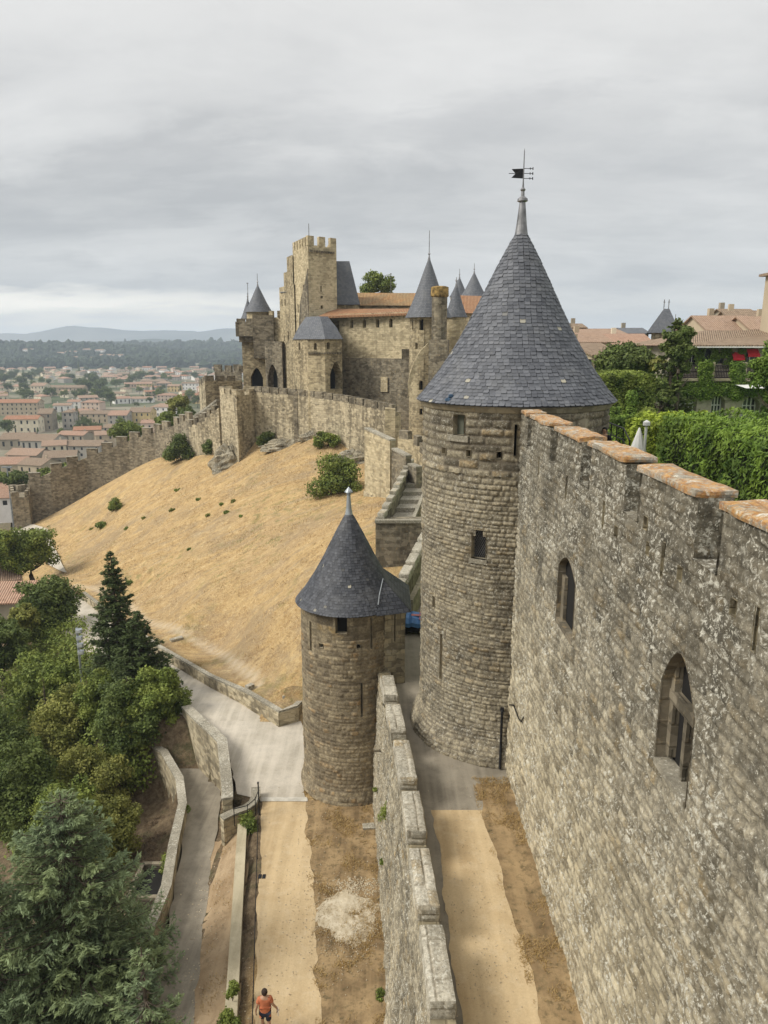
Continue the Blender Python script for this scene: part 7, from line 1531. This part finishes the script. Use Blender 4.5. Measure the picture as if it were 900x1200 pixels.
crown_at('broadleaf_tree', 'dark shrubby tree against the left end of the ivy wall', 775, 462, 56, 16, M['leaf_dark'], 3600, .13, 504, 1.2, IG, zb=15.5)
v = at(792, 368, 57); conifer('cedar_tree', 'dark irregular conifer standing before the slate pyramid roof', (v.x, 57, 15.5), v.z - 15.5, 1.9, M['leaf_dark'], 505, levels=22, nb=10, density=40, size=.17, droop=.05, power=.6, gap=.3, up=.2, asp=.6)
crown_at('broadleaf_tree', 'dark ragged evergreen mass around the foot of the tall conifer', 797, 410, 56, 19, M['leaf_dark'], 9000, .12, 506, 1.5, IG, zb=15.5, k=46, crf=.3, cut=-1.1)
# hotel
HY = 61; z_b = 14.5; zf = zat(446, 61); xh0 = xat(782, 460, HY); xh1 = xat(905, 460, HY) + 9
o = thing('hotel', 'ivy covered stone hotel with arched windows and iron balcony panels', 'building')
def U(px): return xat(px, 470, HY) - xh0
arches = [(U(797) - .1, U(817), 15.3, zat(461, HY), 'o'), (U(834), U(850), 15.3, zat(464, HY), 'o'), (U(870), U(891), 15.3, zat(465, HY), 'o')]
b = MB(); facade(b, (xh0, HY), (xh1, HY), z_b, zf, arches, .9); b.quad((xh0, HY, z_b), (xh0, HY, zf), (xh0, 70, zf), (xh0, 70, z_b)); b.quad((xh0, HY, zf), (xh1, HY, zf), (xh1, 70, zf), (xh0, 70, zf)); b.build('ground_floor_wall', M['render'], o)
for a in arches: pane((xh0, HY), (xh1, HY), a, .8, M['glass'], o, 'arched_window', bars=dict(nx=4, z=(.02, .36, .68), mat=M['white'], w=.09))
zc_ = zat(405, 64.5); xu0 = xat(801, 420, 64.5); xu1 = xh1; UU = lambda px: xat(px, 420, 64.5) - xu0
ups = [(UU(px) - w_ / 2, UU(px) + w_ / 2, zat(yb, 64.5), zat(ya, 64.5)) for px, w_, ya, yb in ((812, .95, 413, 428), (829, .8, 409, 426), (844, .7, 413, 426), (863, .8, 413, 427), (880, .9, 409, 428))]
b = MB(); facade(b, (xu0, 64.5), (xu1, 64.5), zf - .02, zc_, ups, .35); b.quad((xu0, 64.5, zf), (xu0, 64.5, zc_), (xu0, 76, zc_), (xu0, 76, zf)); b.build('upper_wall', M['render'], o)
for i, u_ in enumerate(ups):
    w_ = pane((xu0, 64.5), (xu1, 64.5), u_, .3, M['glass'], o, 'window', bars=dict(nx=2, z=(.0, .95), mat=M['white'], w=.06) if i in (0, 4) else None)
    if i >= 3: ab = MB(); xm = xu0 + (u_[0] + u_[1]) / 2; zt_ = u_[3]; ab.quad((xm - .5, 64.0, zt_ - .45), (xm + .5, 64.0, zt_ - .45), (xm + .5, 64.46, zt_ + .02), (xm - .5, 64.46, zt_ + .02)); ab.quad((xm - .5, 63.99, zt_ - .65), (xm + .5, 63.99, zt_ - .65), (xm + .5, 63.99, zt_ - .45), (xm - .5, 63.99, zt_ - .45)); ab.build('awning', plain('red_awning_cloth', (.42, .02, .03), .8), w_)
b = MB(); e0, e1 = Vector((xat(795, 405, 63.6), 63.6, zc_ + .05)), Vector((xu1 + 1, 63.6, zc_ + .05)); r0, r1 = Vector((xat(826, 388, 71), 71, zat(387, 71))), Vector((xu1 - 2, 71, zat(387, 71))); b.poly([e0, e1, r1, r0], uv=[(0, 0), (16, 0), (14, 8), (3, 8)]); bk0 = Vector((e0.x, 78, e0.z)); b.poly([e0, r0, bk0], uv=[(0, 0), (7, 8), (14, 0)]); b.poly([e0 - Vector((0, 0, .2)), e1 - Vector((0, 0, .2)), e1, e0]); b.poly([bk0, r0, r1, Vector((e1.x, 78, e1.z))]); b.build('roof', M['tile_brown'], o)
b = MB(); b.box(((e0.x + e1.x) / 2, 63.9, zc_ - .12), (e1.x - e0.x, .7, .1)); b.build('soffit', M['white'], o)
zb1 = zat(427, HY); zb0 = zat(444, HY)
for px0, px1 in ((799, 818), (836, 857), (874, 893)):
    pn = MB(); xa_, xb_ = xat(px0, 435, HY), xat(px1, 435, HY)
    for z_ in (zb0 + .12, zb1 - .1): pn.box(((xa_ + xb_) / 2, HY - .05, z_), (xb_ - xa_, .08, .1))
    nbar = 11
    for k in range(nbar + 1): pn.box((xa_ + (xb_ - xa_) * k / nbar, HY - .05, (zb0 + zb1) / 2), (.055, .05, zb1 - zb0 - .15))
    for k in range(nbar): xx_ = xa_ + (xb_ - xa_) * (k + .5) / nbar; pn.tube([(xx_ + .08 * math.cos(t), HY - .05, (zb0 + zb1) / 2 + .3 * math.sin(t)) for t in np.linspace(0, 6.28, 9)], .02, 4, cap=False); pn.box((xx_, HY - .05, (zb0 + zb1) / 2), (.1, .04, .12))
    pn.build('balcony_panel', plain('brown_black_ironwork', (.035, .025, .028), .6, .2), o)
for px in (796.5, 833.5, 871): pn = MB(); x_ = xat(px, 435, HY); pn.box((x_, HY + .02, (zb0 + zb1) / 2 + .05), (.42, .42, zb1 - zb0 + .25)); pn.build('balcony_pier', M['ashlar'], o)
b = MB(); b.box(((xat(796, 446, HY) + xh1) / 2, HY - .1, zf + .08), (xh1 - xat(796, 446, HY), .5, .22)); b.build('balcony_edge', M['ashlar'], o)
b = MB(); b.quad((xat(872, 452, 59), 58.6, zat(455, 58.6)), (xh1, 58.6, zat(455, 58.6)), (xh1, 60.9, zat(450, 61)), (xat(872, 452, 59), 60.9, zat(450, 61))); b.build('white_canopy', M['white'], o)
# splayed stone reveals seen left of each arch
for a in arches: b = MB(); xm = xh0 + a[0]; b.prism([(xm - 1.25, HY - .12), (xm - .02, HY - .12), (xm - .02, HY + .02), (xm - 1.25, HY + .02)], 14.6, a[3] - .9); 
# ivy sheets: clumps hugging the wall
iv = thing('ivy', 'thick green ivy climbing the hotel wall between the arches', 'ivy'); CC = []; RR_ = []
rs = np.random.RandomState(8)
def ivy_zone(px0, px1, py0, py1, n, Y, dens=1.0):
    for _ in range(n):
        px, py = rs.uniform(px0, px1), rs.uniform(py0, py1); v = at(px, py, Y); ok = True
        for a in arches:
            if xh0 + a[0] - 1.0 < v.x < xh0 + a[1] + .1 and v.z < a[3] - .05: ok = False
        if ok: CC.append((v.x, Y - .1, v.z)); RR_.append(rs.uniform(.22, .42))
ivy_zone(784, 794, 428, 492, 150, 60.9); ivy_zone(796, 905, 450, 461, 330, 60.9); ivy_zone(821, 832, 426, 490, 200, 60.8); ivy_zone(858, 870, 427, 490, 220, 60.8); ivy_zone(894, 905, 450, 490, 100, 60.8)
Rv = np.array(RR_); leafset('foliage', M['leaf_bright'], CC, np.stack([Rv, Rv * .6, Rv], -1), 42000, .085, iv, 12, up=.1)
CC = []; RR_ = []
for px, w_ in ((803, 3), (821, 6), (837, 6), (853, 8), (870, 3)):
    for k in range(26): v = at(px + rs.uniform(-w_, w_) * .7, rs.uniform(407, 430), 64.3); CC.append((v.x, 64.35, v.z)); RR_.append(.3)
Rv = np.array(RR_); o2 = thing('ivy', 'thin climbing leaves on the hotel upper wall between the windows', 'ivy'); leafset('foliage', M['leaf_bright'], CC, np.stack([Rv, Rv * .25, Rv], -1), 6000, .08, o2, 13, up=.1)
# houses behind
def cite(px, Yf, wpx, py_e, py_r, roof, wall, label, rz=0.0, d=None, hip=False, zb=14.4, wins=3, seed=0, ch_=True):
    w_ = wpx * Yf / FPX; ze = zat(py_e, Yf); d = d or 8.0; zr = zat(py_r, Yf + d / 2); h = ze - zb; return gable_house(xat(px, 400, Yf), Yf + d / 2, zb, w_, d, h, rz, M[wall], M[roof], label, pitch=max((zr - ze) / (d / 2), .12), wins=wins, floors=3, hip=hip, seed=seed or int(px), chimney=ch_, group='houses inside the old town', holes_sides=(0, 3))
cite(700, 112, 64, 392, 386, 'tile_pale', 'render', 'far house with long low faded roof just right of the large slate cone', 0, 12)
cite(732, 100, 74, 405, 392, 'tile_pink', 'w_cream', 'house with broad salmon tiled roof behind the round tree', -.06, 13)
cite(690, 92, 44, 401, 391, 'tile_pale', 'w_tan', 'grey tan house with small windows beside the large slate cone', .1, 9)
cite(697, 72, 40, 416, 403, 'tile_brown', 'w_tan', 'rough stone house with sagging brown roof nearest the large slate cone', .35, 8)
cite(746, 124, 26, 391, 385, 'slate_far', 'w_stone', 'low dark flat roofed building on the skyline left of the slate pyramid', 0, 8)
cite(678, 118, 12, 384, 380, 'tile_brown', 'w_stone', 'small roof with chimney touching the cone edge on the skyline', 0, 6)
cite(856, 86, 64, 388, 371, 'tile_pale', 'w_tan', 'house with large sloping pale roof behind the hotel', .12, 7)
cite(886, 94, 50, 377, 365, 'tile_brown', 'w_tan', 'higher house with dormer behind the hotel near the right edge', -.1, 7)
cite(868, 100, 36, 372, 363, 'tile_brown', 'w_stone', 'topmost brown roofed house on the skyline above the hotel', .1, 6)
cite(900, 84, 40, 386, 372, 'tile_pale', 'w_tan', 'house behind the hotel cut by the right edge', .0, 7)

o = thing('pyramid_tower', 'square tower with steep slate pyramid roof and two finials', 'tower'); Yp = 120; f0 = fp([(758, Yp), (797, Yp), (797, Yp + 6), (758, Yp + 6)], 390); f1 = fp([(778, Yp + 2.5), (784.5, Yp + 2.5), (784.5, Yp + 3.5), (778, Yp + 3.5)], 362)
b = MB(); fm = [(x * .35 + a * .65, y * .35 + c * .65) for (x, y), (a, c) in zip(f1, f0)]; b.prism(f0, zat(390, Yp), zat(386, Yp), xy_top=[(x + (a - x) * .12, y + (c - y) * .12) for (x, y), (a, c) in zip(f0, f1)], top=False); b.prism([(x + (a - x) * .12, y + (c - y) * .12) for (x, y), (a, c) in zip(f0, f1)], zat(386, Yp), zat(362, Yp + 3), xy_top=f1); b.build('roof', M['slate_far'], o)
b = MB(); g0_ = fp([(763, Yp + .5), (793, Yp + .5), (793, Yp + 5.5), (763, Yp + 5.5)], 395); b.prism(g0_, 14, zat(390, Yp) - .02); b.build('wall', M['castle'], o)
for px in (778.5, 784): b = MB(); v = at(px, 355, Yp + 3); b.tube([(v.x, v.y, zat(363, Yp + 3)), (v.x, v.y, zat(351, Yp + 3))], .07, 5); b.box((v.x, v.y, zat(354, Yp + 3)), (.3, .1, .1)); b.build('finial', M['lead'], o)
o = thing('bell_tower', 'slender pale tower with tiled eave cut by the right edge', 'tower'); Yq = 66; x0 = xat(894.5, 350, Yq + 5); b = MB(); b.prism([(x0, Yq), (x0 + 5, Yq), (x0 + 5, Yq + 5), (x0, Yq + 5)], 14, zat(318, Yq)); b.build('wall', M['w_tan'], o)
b = MB(); ff = [(x0 - .45, Yq - .45), (x0 + 5.4, Yq - .45), (x0 + 5.4, Yq + 5.4), (x0 - .45, Yq + 5.4)]; b.prism(ff, zat(318, Yq), zat(315, Yq) , bottom=True, top=False); b.prism(ff, zat(315, Yq), zat(305, Yq), xy_top=[(x0 + 2.4, Yq + 2.4), (x0 + 2.6, Yq + 2.4), (x0 + 2.6, Yq + 2.6), (x0 + 2.4, Yq + 2.6)]); b.build('roof', M['tile_brown'], o)
v = at(442, 337, 135); o = thing('broadleaf_tree', 'green treetop showing above the long lichened castle roof', 'tree', (v.x, 135, 13), group=IG); C, Rr = crown_clumps(3.4, 3, 2.8, 26, 1.0, 9, -.5); C[:, 2] += v.z - 13; leafset('crown', M['leaf'], C, Rr, 4500, .22, o, 9); trunk_mesh(v.z - 13, .3, 5, 3, o, 2)
# parasol, lamp, railing
v = at(748, 521, 33); o = thing('parasol', 'closed white parasol standing on the terrace behind the rampart', 'parasol', (v.x, 33, 15.5)); zz8 = zat(501, 33) - 15.5; b = MB(); b.revolve(0, 0, [(.42, zz8 - 1.15), (.30, zz8 - .8), (.12, zz8 - .25), (.03, zz8)], 10, smooth=False); b.build('canopy', M['white'], o); b = MB(); b.tube([(0, 0, 0), (0, 0, zz8 - .3)], .04, 6); b.build('pole', M['white'], o)
v = at(757, 505, 32); o = thing('garden_lamp', 'white globe lamp on a thin pole beside the closed parasol', 'lamp', (v.x, 32, 15.5)); zz9 = zat(500, 32) - 15.5; b = MB(); b.tube([(0, 0, 0), (0, 0, zz9)], .06, 6); b.build('pole', M['white'], o); b = MB(); b.revolve(0, 0, [(0, zz9 - .02), (.15, zz9 + .06), (.15, zz9 + .2), (0, zz9 + .3)], 12); b.build('globe', M['white'], o)
o = thing('railing', 'black iron railing descending from the walkway behind the rampart', 'railing'); pr_ = [at(711, 494, 31.5), at(723, 499, 30.5), at(731, 502, 29.8), at(738, 516, 28.6)]
b = MB(); b.tube(pr_, .03, 6); b.build('rail', M['iron'], o); b = MB(); b.tube([p - Vector((0, 0, .45)) for p in pr_], .02, 6); b.build('rail', M['iron'], o)
for p in [pr_[0], pr_[1], pr_[2], (pr_[1] + pr_[0]) / 2, pr_[3]]: b = MB(); b.tube([(p.x, p.y, 17.2), (p.x, p.y, p.z)], .025, 6); b.build('post', M['iron'], o)

# ============================================================ people
def skin_chain(name, verts, edges, radii, mat, parent, root=0, sub=2, sx=None):
    me = bpy.data.meshes.new(name); me.from_pydata(verts, edges, []); o = bpy.data.objects.new(name, me); COL.objects.link(o)
    mo = o.modifiers.new('Skin', 'SKIN'); mo.use_smooth_shade = True
    for i, r in enumerate(radii): me.skin_vertices[0].data[i].radius = r if hasattr(r, '__len__') else (r, r); me.skin_vertices[0].data[i].use_root = (i == root)
    ms2 = o.modifiers.new('Sub', 'SUBSURF'); ms2.levels = sub; ms2.render_levels = sub
    dg = bpy.context.evaluated_depsgraph_get(); me2 = bpy.data.meshes.new_from_object(o.evaluated_get(dg)); me2.name = name; bpy.data.objects.remove(o); 
    me2.materials.clear(); me2.materials.append(mat); o = bpy.data.objects.new(name, me2); 
    for p in me2.polygons: p.use_smooth = True
    return link(o, parent)
SKIN = plain('tanned_skin', (.42, .25, .16), .6, 0, .05)
def person(label, loc, rz, top, shorts, hair, stride=.22, arms=((.16, .1), (.14, -.08)), trousers=False, scale=1.0, carry=None, backpack=None):
    """figure facing +y; body one surface, clothes over it"""
    P = thing('person', label, 'person', loc, rz); P.scale = (scale,) * 3; s = stride
    V = [(0, 0, .95), (0, .01, 1.12), (0, 0, 1.30), (0, 0, 1.44), (0, .01, 1.52), (0, .03, 1.62), (0, .03, 1.72),
         (-.09, 0, .90), (-.11, s * .55, .50), (-.11, s * .6, .09), (-.12, s * .6 + .16, .035), (.09, 0, .90), (.11, -s * .35, .49), (.12, -s * 1.25, .12), (.12, -s * 1.25 + .15, .04),
         (-.17, 0, 1.42), (-.25, -.02, 1.18), (-.25 - arms[0][0] * .4, arms[0][1], .93), (-.26 - arms[0][0] * .4, arms[0][1] + .03, .84), (.17, 0, 1.42), (.25, -.03, 1.18), (.25 + arms[1][0] * .4, arms[1][1], .93), (.26 + arms[1][0] * .4, arms[1][1] + .03, .84)]
    E = [(0, 1), (1, 2), (2, 3), (3, 4), (4, 5), (5, 6), (0, 7), (7, 8), (8, 9), (9, 10), (0, 11), (11, 12), (12, 13), (13, 14), (3, 15), (15, 16), (16, 17), (17, 18), (3, 19), (19, 20), (20, 21), (21, 22)]
    Rd = [(.15, .11), (.145, .10), (.165, .11), (.12, .085), .055, (.085, .10), (.075, .09), .09, .06, .042, .035, .09, .06, .042, .035, .065, .046, .034, .028, .065, .046, .034, .028]
    skin_chain('body', V, E, Rd, SKIN, P)
    for sgn, iw in ((-1, 18), (1, 22)):   # hands: palm and five fingers, slightly curled
        w_ = Vector(V[iw]); hv = [tuple(w_ + Vector((0, 0, .02))), tuple(w_ + Vector((0, .01, -.05)))]; he = [(0, 1)]; hr_ = [.022, .026]
        for k in range(4):
            off = -.027 + .018 * k; L = (.065, .075, .07, .055)[k]; i_ = len(hv); hv += [tuple(w_ + Vector((0, off + .01, -.08))), tuple(w_ + Vector((sgn * -.012, off + .014, -.08 - L * .5))), tuple(w_ + Vector((sgn * -.03, off + .016, -.08 - L)))]; he += [(1, i_), (i_, i_ + 1), (i_ + 1, i_ + 2)]; hr_ += [.009, .009, .008]
        i_ = len(hv); hv += [tuple(w_ + Vector((sgn * -.01, .035, -.04))), tuple(w_ + Vector((sgn * -.02, .055, -.08)))]; he += [(0, i_), (i_, i_ + 1)]; hr_ += [.011, .009]; skin_chain('hand', hv, he, hr_, SKIN, P, sub=1)
    b = MB(); b.poly([(-.012, .125, 1.64), (.012, .125, 1.64), (.0, .15, 1.60)]); b.poly([(-.012, .125, 1.64), (0, .15, 1.60), (-.015, .12, 1.59)]); b.poly([(.012, .125, 1.64), (.015, .12, 1.59), (0, .15, 1.60)]); b.poly([(-.015, .12, 1.59), (0, .15, 1.60), (.015, .12, 1.59)]); b.build('nose', SKIN, P)
    for sgn in (-1, 1):
        b = MB(); b.revolve(sgn * .034, .118, [(0, 1.635), (.012, 1.645), (0, 1.655)], 8); b.build('eye', M['void'], P); b = MB(); b.box((sgn * .088, .02, 1.63), (.02, .035, .06)); b.build('ear', SKIN, P)
    b = MB(); b.revolve(0, -.006, [(.070, 1.575), (.092, 1.62), (.099, 1.67), (.094, 1.715), (.072, 1.752), (.035, 1.772), (0, 1.778)], 16); b.build('hair', hair, P)
    tv = [V[0], V[1], V[2], V[3], (0, .005, 1.47), V[15], (-.235, -.015, 1.25), V[19], (.235, -.02, 1.25), (0, 0, .90)]; tv[0] = (0, 0, .98)
    skin_chain('shirt', tv, [(0, 1), (1, 2), (2, 3), (3, 4), (3, 5), (5, 6), (3, 7), (7, 8), (0, 9)], [(.185, .14), (.17, .125), (.19, .13), (.14, .105), (.07, .07), .085, .072, .085, .072, (.185, .14)], top, P)
    kn = .0 if trousers else 1.0
    if trousers: sv = [(0, 0, .95), V[7], V[8], V[9], V[11], V[12], V[13]]; se = [(0, 1), (1, 2), (2, 3), (0, 4), (4, 5), (5, 6)]; sr = [(.165, .13), .11, .08, .062, .11, .08, .062]
    else: sv = [(0, 0, .95), V[7], tuple(Vector(V[7]).lerp(Vector(V[8]), .8)), V[11], tuple(Vector(V[11]).lerp(Vector(V[12]), .8))]; se = [(0, 1), (1, 2), (0, 3), (3, 4)]; sr = [(.165, .13), .115, .095, .115, .095]
    skin_chain('trousers' if trousers else 'shorts', sv, se, sr, shorts, P)
    for i_ in (10, 14): b = MB(); x_, y_, z_ = V[i_]; zg = .0 if i_ == 10 else .0; b.box((x_, y_ - .05, z_ + .01), (.10, .28, .085)); b.build('shoe', M['void'], P)
    return P
pp1 = gz(312, 1212, .03)
P1 = person('man in orange shirt and dark shorts walking away along the sandy path', (pp1.x, pp1.y, .03), .12, plain('orange_shirt_cloth', (.52, .17, .08), .85, 0, .12, 6), plain('dark_navy_cloth', (.02, .022, .035), .85), plain('dark_brown_hair', (.035, .022, .015), .8), arms=((.12, .05), (.3, .06)))
b = MB(); b.box((0, 0, 0), (.02, .16, .2)); bag = b.build('paper_sheet', M['white']); bag.location = P1.matrix_basis @ Vector((.40, .10, .74)); bag.rotation_euler = (0, 0, .2); tag(bag, 'white folded paper held in the right hand of the walking man', 'paper')
v = at(710, 487, 27.4); person('person in beige trousers with a black backpack standing on the rampart walk', (v.x, 27.4, 17.2), 2.6, plain('black_jacket_cloth', (.012, .012, .018), .85), plain('beige_trouser_cloth', (.30, .20, .11), .85), plain('black_hair', (.015, .012, .01), .7), .05, trousers=True)
bp_ = skin_chain('backpack', [(0, -.0, 0), (0, 0, .2), (0, 0, .36)], [(0, 1), (1, 2)], [(.14, .09), (.15, .10), (.12, .08)], plain('backpack_cloth', (.012, .014, .03), .7), None); bp_.location = (v.x - .04, 27.4 - .2, 18.2); tag(bp_, 'black backpack worn by the person on the rampart walk', 'backpack')
v = at(688, 498, 25.0); person('dark haired person whose head shows above the rampart caps', (v.x, 25.0, 17.2), .6, plain('blue_check_cloth', (.05, .10, .2), .85, 0, .3, 20), plain('grey_cloth', (.1, .1, .1), .85), plain('dark_hair_two', (.012, .01, .01), .7), .05, trousers=True)
# ============================================================ light, sky, air, camera
w = bpy.data.worlds.new('World'); scene.world = w; w.use_nodes = True; nt = NT(w.node_tree); nodes = w.node_tree.nodes
bg = nodes['Background']; SUN_EL, SUN_AZ = R(42), R(-104)     # azimuth from +Y towards +X
sky = nt.n('ShaderNodeTexSky', _sky_type='NISHITA', _sun_disc=False, _sun_elevation=SUN_EL, _sun_rotation=SUN_AZ)
bg.inputs['Strength'].default_value = .06; nt.links.new(sky.outputs[0], bg.inputs[0])
tc = nt.n('ShaderNodeTexCoord'); x, y, z = nt.sep(tc.outputs['Generated'])
zc = nt.m('ADD', nt.m('MAXIMUM', z, 0.0), .20); cx = nt.m('DIVIDE', x, zc); cy = nt.m('DIVIDE', y, zc)
cv = nt.n('ShaderNodeCombineXYZ'); nt.set(cv.inputs[0], nt.m('MULTIPLY', cx, .62)); nt.set(cv.inputs[1], nt.m('MULTIPLY', cy, .95)); cv.inputs[2].default_value = 3.7
n1 = nt.noise(cv.outputs[0], .95, 8, .55, .35); n2 = nt.noise(cv.outputs[0], 3.6, 7, .58)
cl = nt.mix(nt.map(n1, .40, .58), (0.48, 0.485, 0.49), (0.78, 0.78, 0.775)); cl = nt.mix(nt.map(n2, .40, .60, 0, .65), cl, (0.66, 0.66, 0.655)); n4_ = nt.noise(nt.addv(cv.outputs[0], (4., 7., 1.)), 2.3, 8, .62, .3); cl = nt.mix(nt.map(n4_, .50, .62, 0, .5), cl, (0.80, 0.80, 0.79)); cl = nt.mix(nt.map(n4_, .46, .36, 0, .45), cl, (0.45, 0.455, 0.465))
n3_ = nt.noise(nt.scale(cv.outputs[0], (.6, 1.5, 1)), 1.2, 7, .62); cl = nt.mix(nt.map(n3_, .48, .62, 0, .22), cl, (0.43, 0.44, 0.45))
# the cloud base thins towards the horizon, brightest low on the left
low = nt.map(nt.m('ADD', z, nt.m('MULTIPLY', nt.m('SUBTRACT', n2, .5), .05)), .072, .045); side = nt.map(x, .1, -.40, .3, 1.0)
cl = nt.mix(nt.m('MULTIPLY', nt.m('MULTIPLY', low, side), nt.map(n2, .3, .6, .55, 1.0)), cl, (2.2, 2.06, 1.78))
cl = nt.mix(nt.m('MULTIPLY', nt.map(z, .035, .0), nt.map(n2, .42, .6, .95, .3)), cl, (1.9, 2.1, 2.25))
cl = nt.mix(nt.map(z, .17, .42, 0, .5), cl, (0.80, 0.80, 0.795)); cl = nt.mix(nt.map(z, .42, .85), cl, (1.15, 1.15, 1.14)); cl = nt.mix(nt.map(z, .0, -.05), cl, (.25, .25, .24))
cl = nt.mix(1.0, cl, (1.0, .985, .962), 'MULTIPLY'); em = nt.n('ShaderNodeBackground'); nt.links.new(cl, em.inputs[0]); em.inputs[1].default_value = 1.08
ms = nt.n('ShaderNodeMixShader'); ms.inputs[0].default_value = .88; nt.links.new(bg.outputs[0], ms.inputs[1]); nt.links.new(em.outputs[0], ms.inputs[2]); nt.links.new(ms.outputs[0], nodes['World Output'].inputs[0])
sl = bpy.data.lights.new('sun', 'SUN'); sl.energy = 3.3; sl.angle = R(22); sl.color = (1.0, .95, .86); so = link(bpy.data.objects.new('sun', sl))
d = Vector((math.sin(SUN_AZ) * math.cos(SUN_EL), math.cos(SUN_AZ) * math.cos(SUN_EL) , math.sin(SUN_EL)))
d = Vector((-math.cos(SUN_EL) * math.sin(R(104)), math.cos(SUN_EL) * math.cos(R(104)), math.sin(SUN_EL))); sky.sun_rotation = R(-104)
so.rotation_euler = (-d).to_track_quat('-Z', 'Y').to_euler()
hm, nt = new_mat('air'); hm.node_tree.nodes.remove(nt.b); pv = nt.n('ShaderNodeVolumePrincipled'); pv.inputs['Color'].default_value = (.74, .86, 1.0, 1); pv.inputs['Density'].default_value = HAZE
nt.links.new(pv.outputs[0], hm.node_tree.nodes['Material Output'].inputs['Volume'])
if HAZE > 0:
    mb = MB(); mb.box((0, 70, 130), (16400, 16400, 330)); tag(mb.build('haze', hm), kind='stuff')
cam = bpy.data.cameras.new('camera'); cam.sensor_fit = 'VERTICAL'; cam.sensor_height = 36; cam.lens = FPX / 1200 * 36; cam.clip_end = 60000; cam.clip_start = .1
co = link(bpy.data.objects.new('camera', cam)); co.location = (0, 0, CAM_H); co.rotation_euler = (math.pi / 2 - TH, 0, 0); scene.camera = co
scene.view_settings.view_transform = 'Standard'; scene.view_settings.look = 'None'; scene.view_settings.gamma = 1; scene.view_settings.exposure = 0.15
scene.cycles.use_denoising = True; scene.cycles.max_bounces = 5; scene.cycles.diffuse_bounces = 3; scene.cycles.glossy_bounces = 2; scene.cycles.transmission_bounces = 2; scene.cycles.volume_bounces = 0
scene.cycles.volume_step_rate = 4
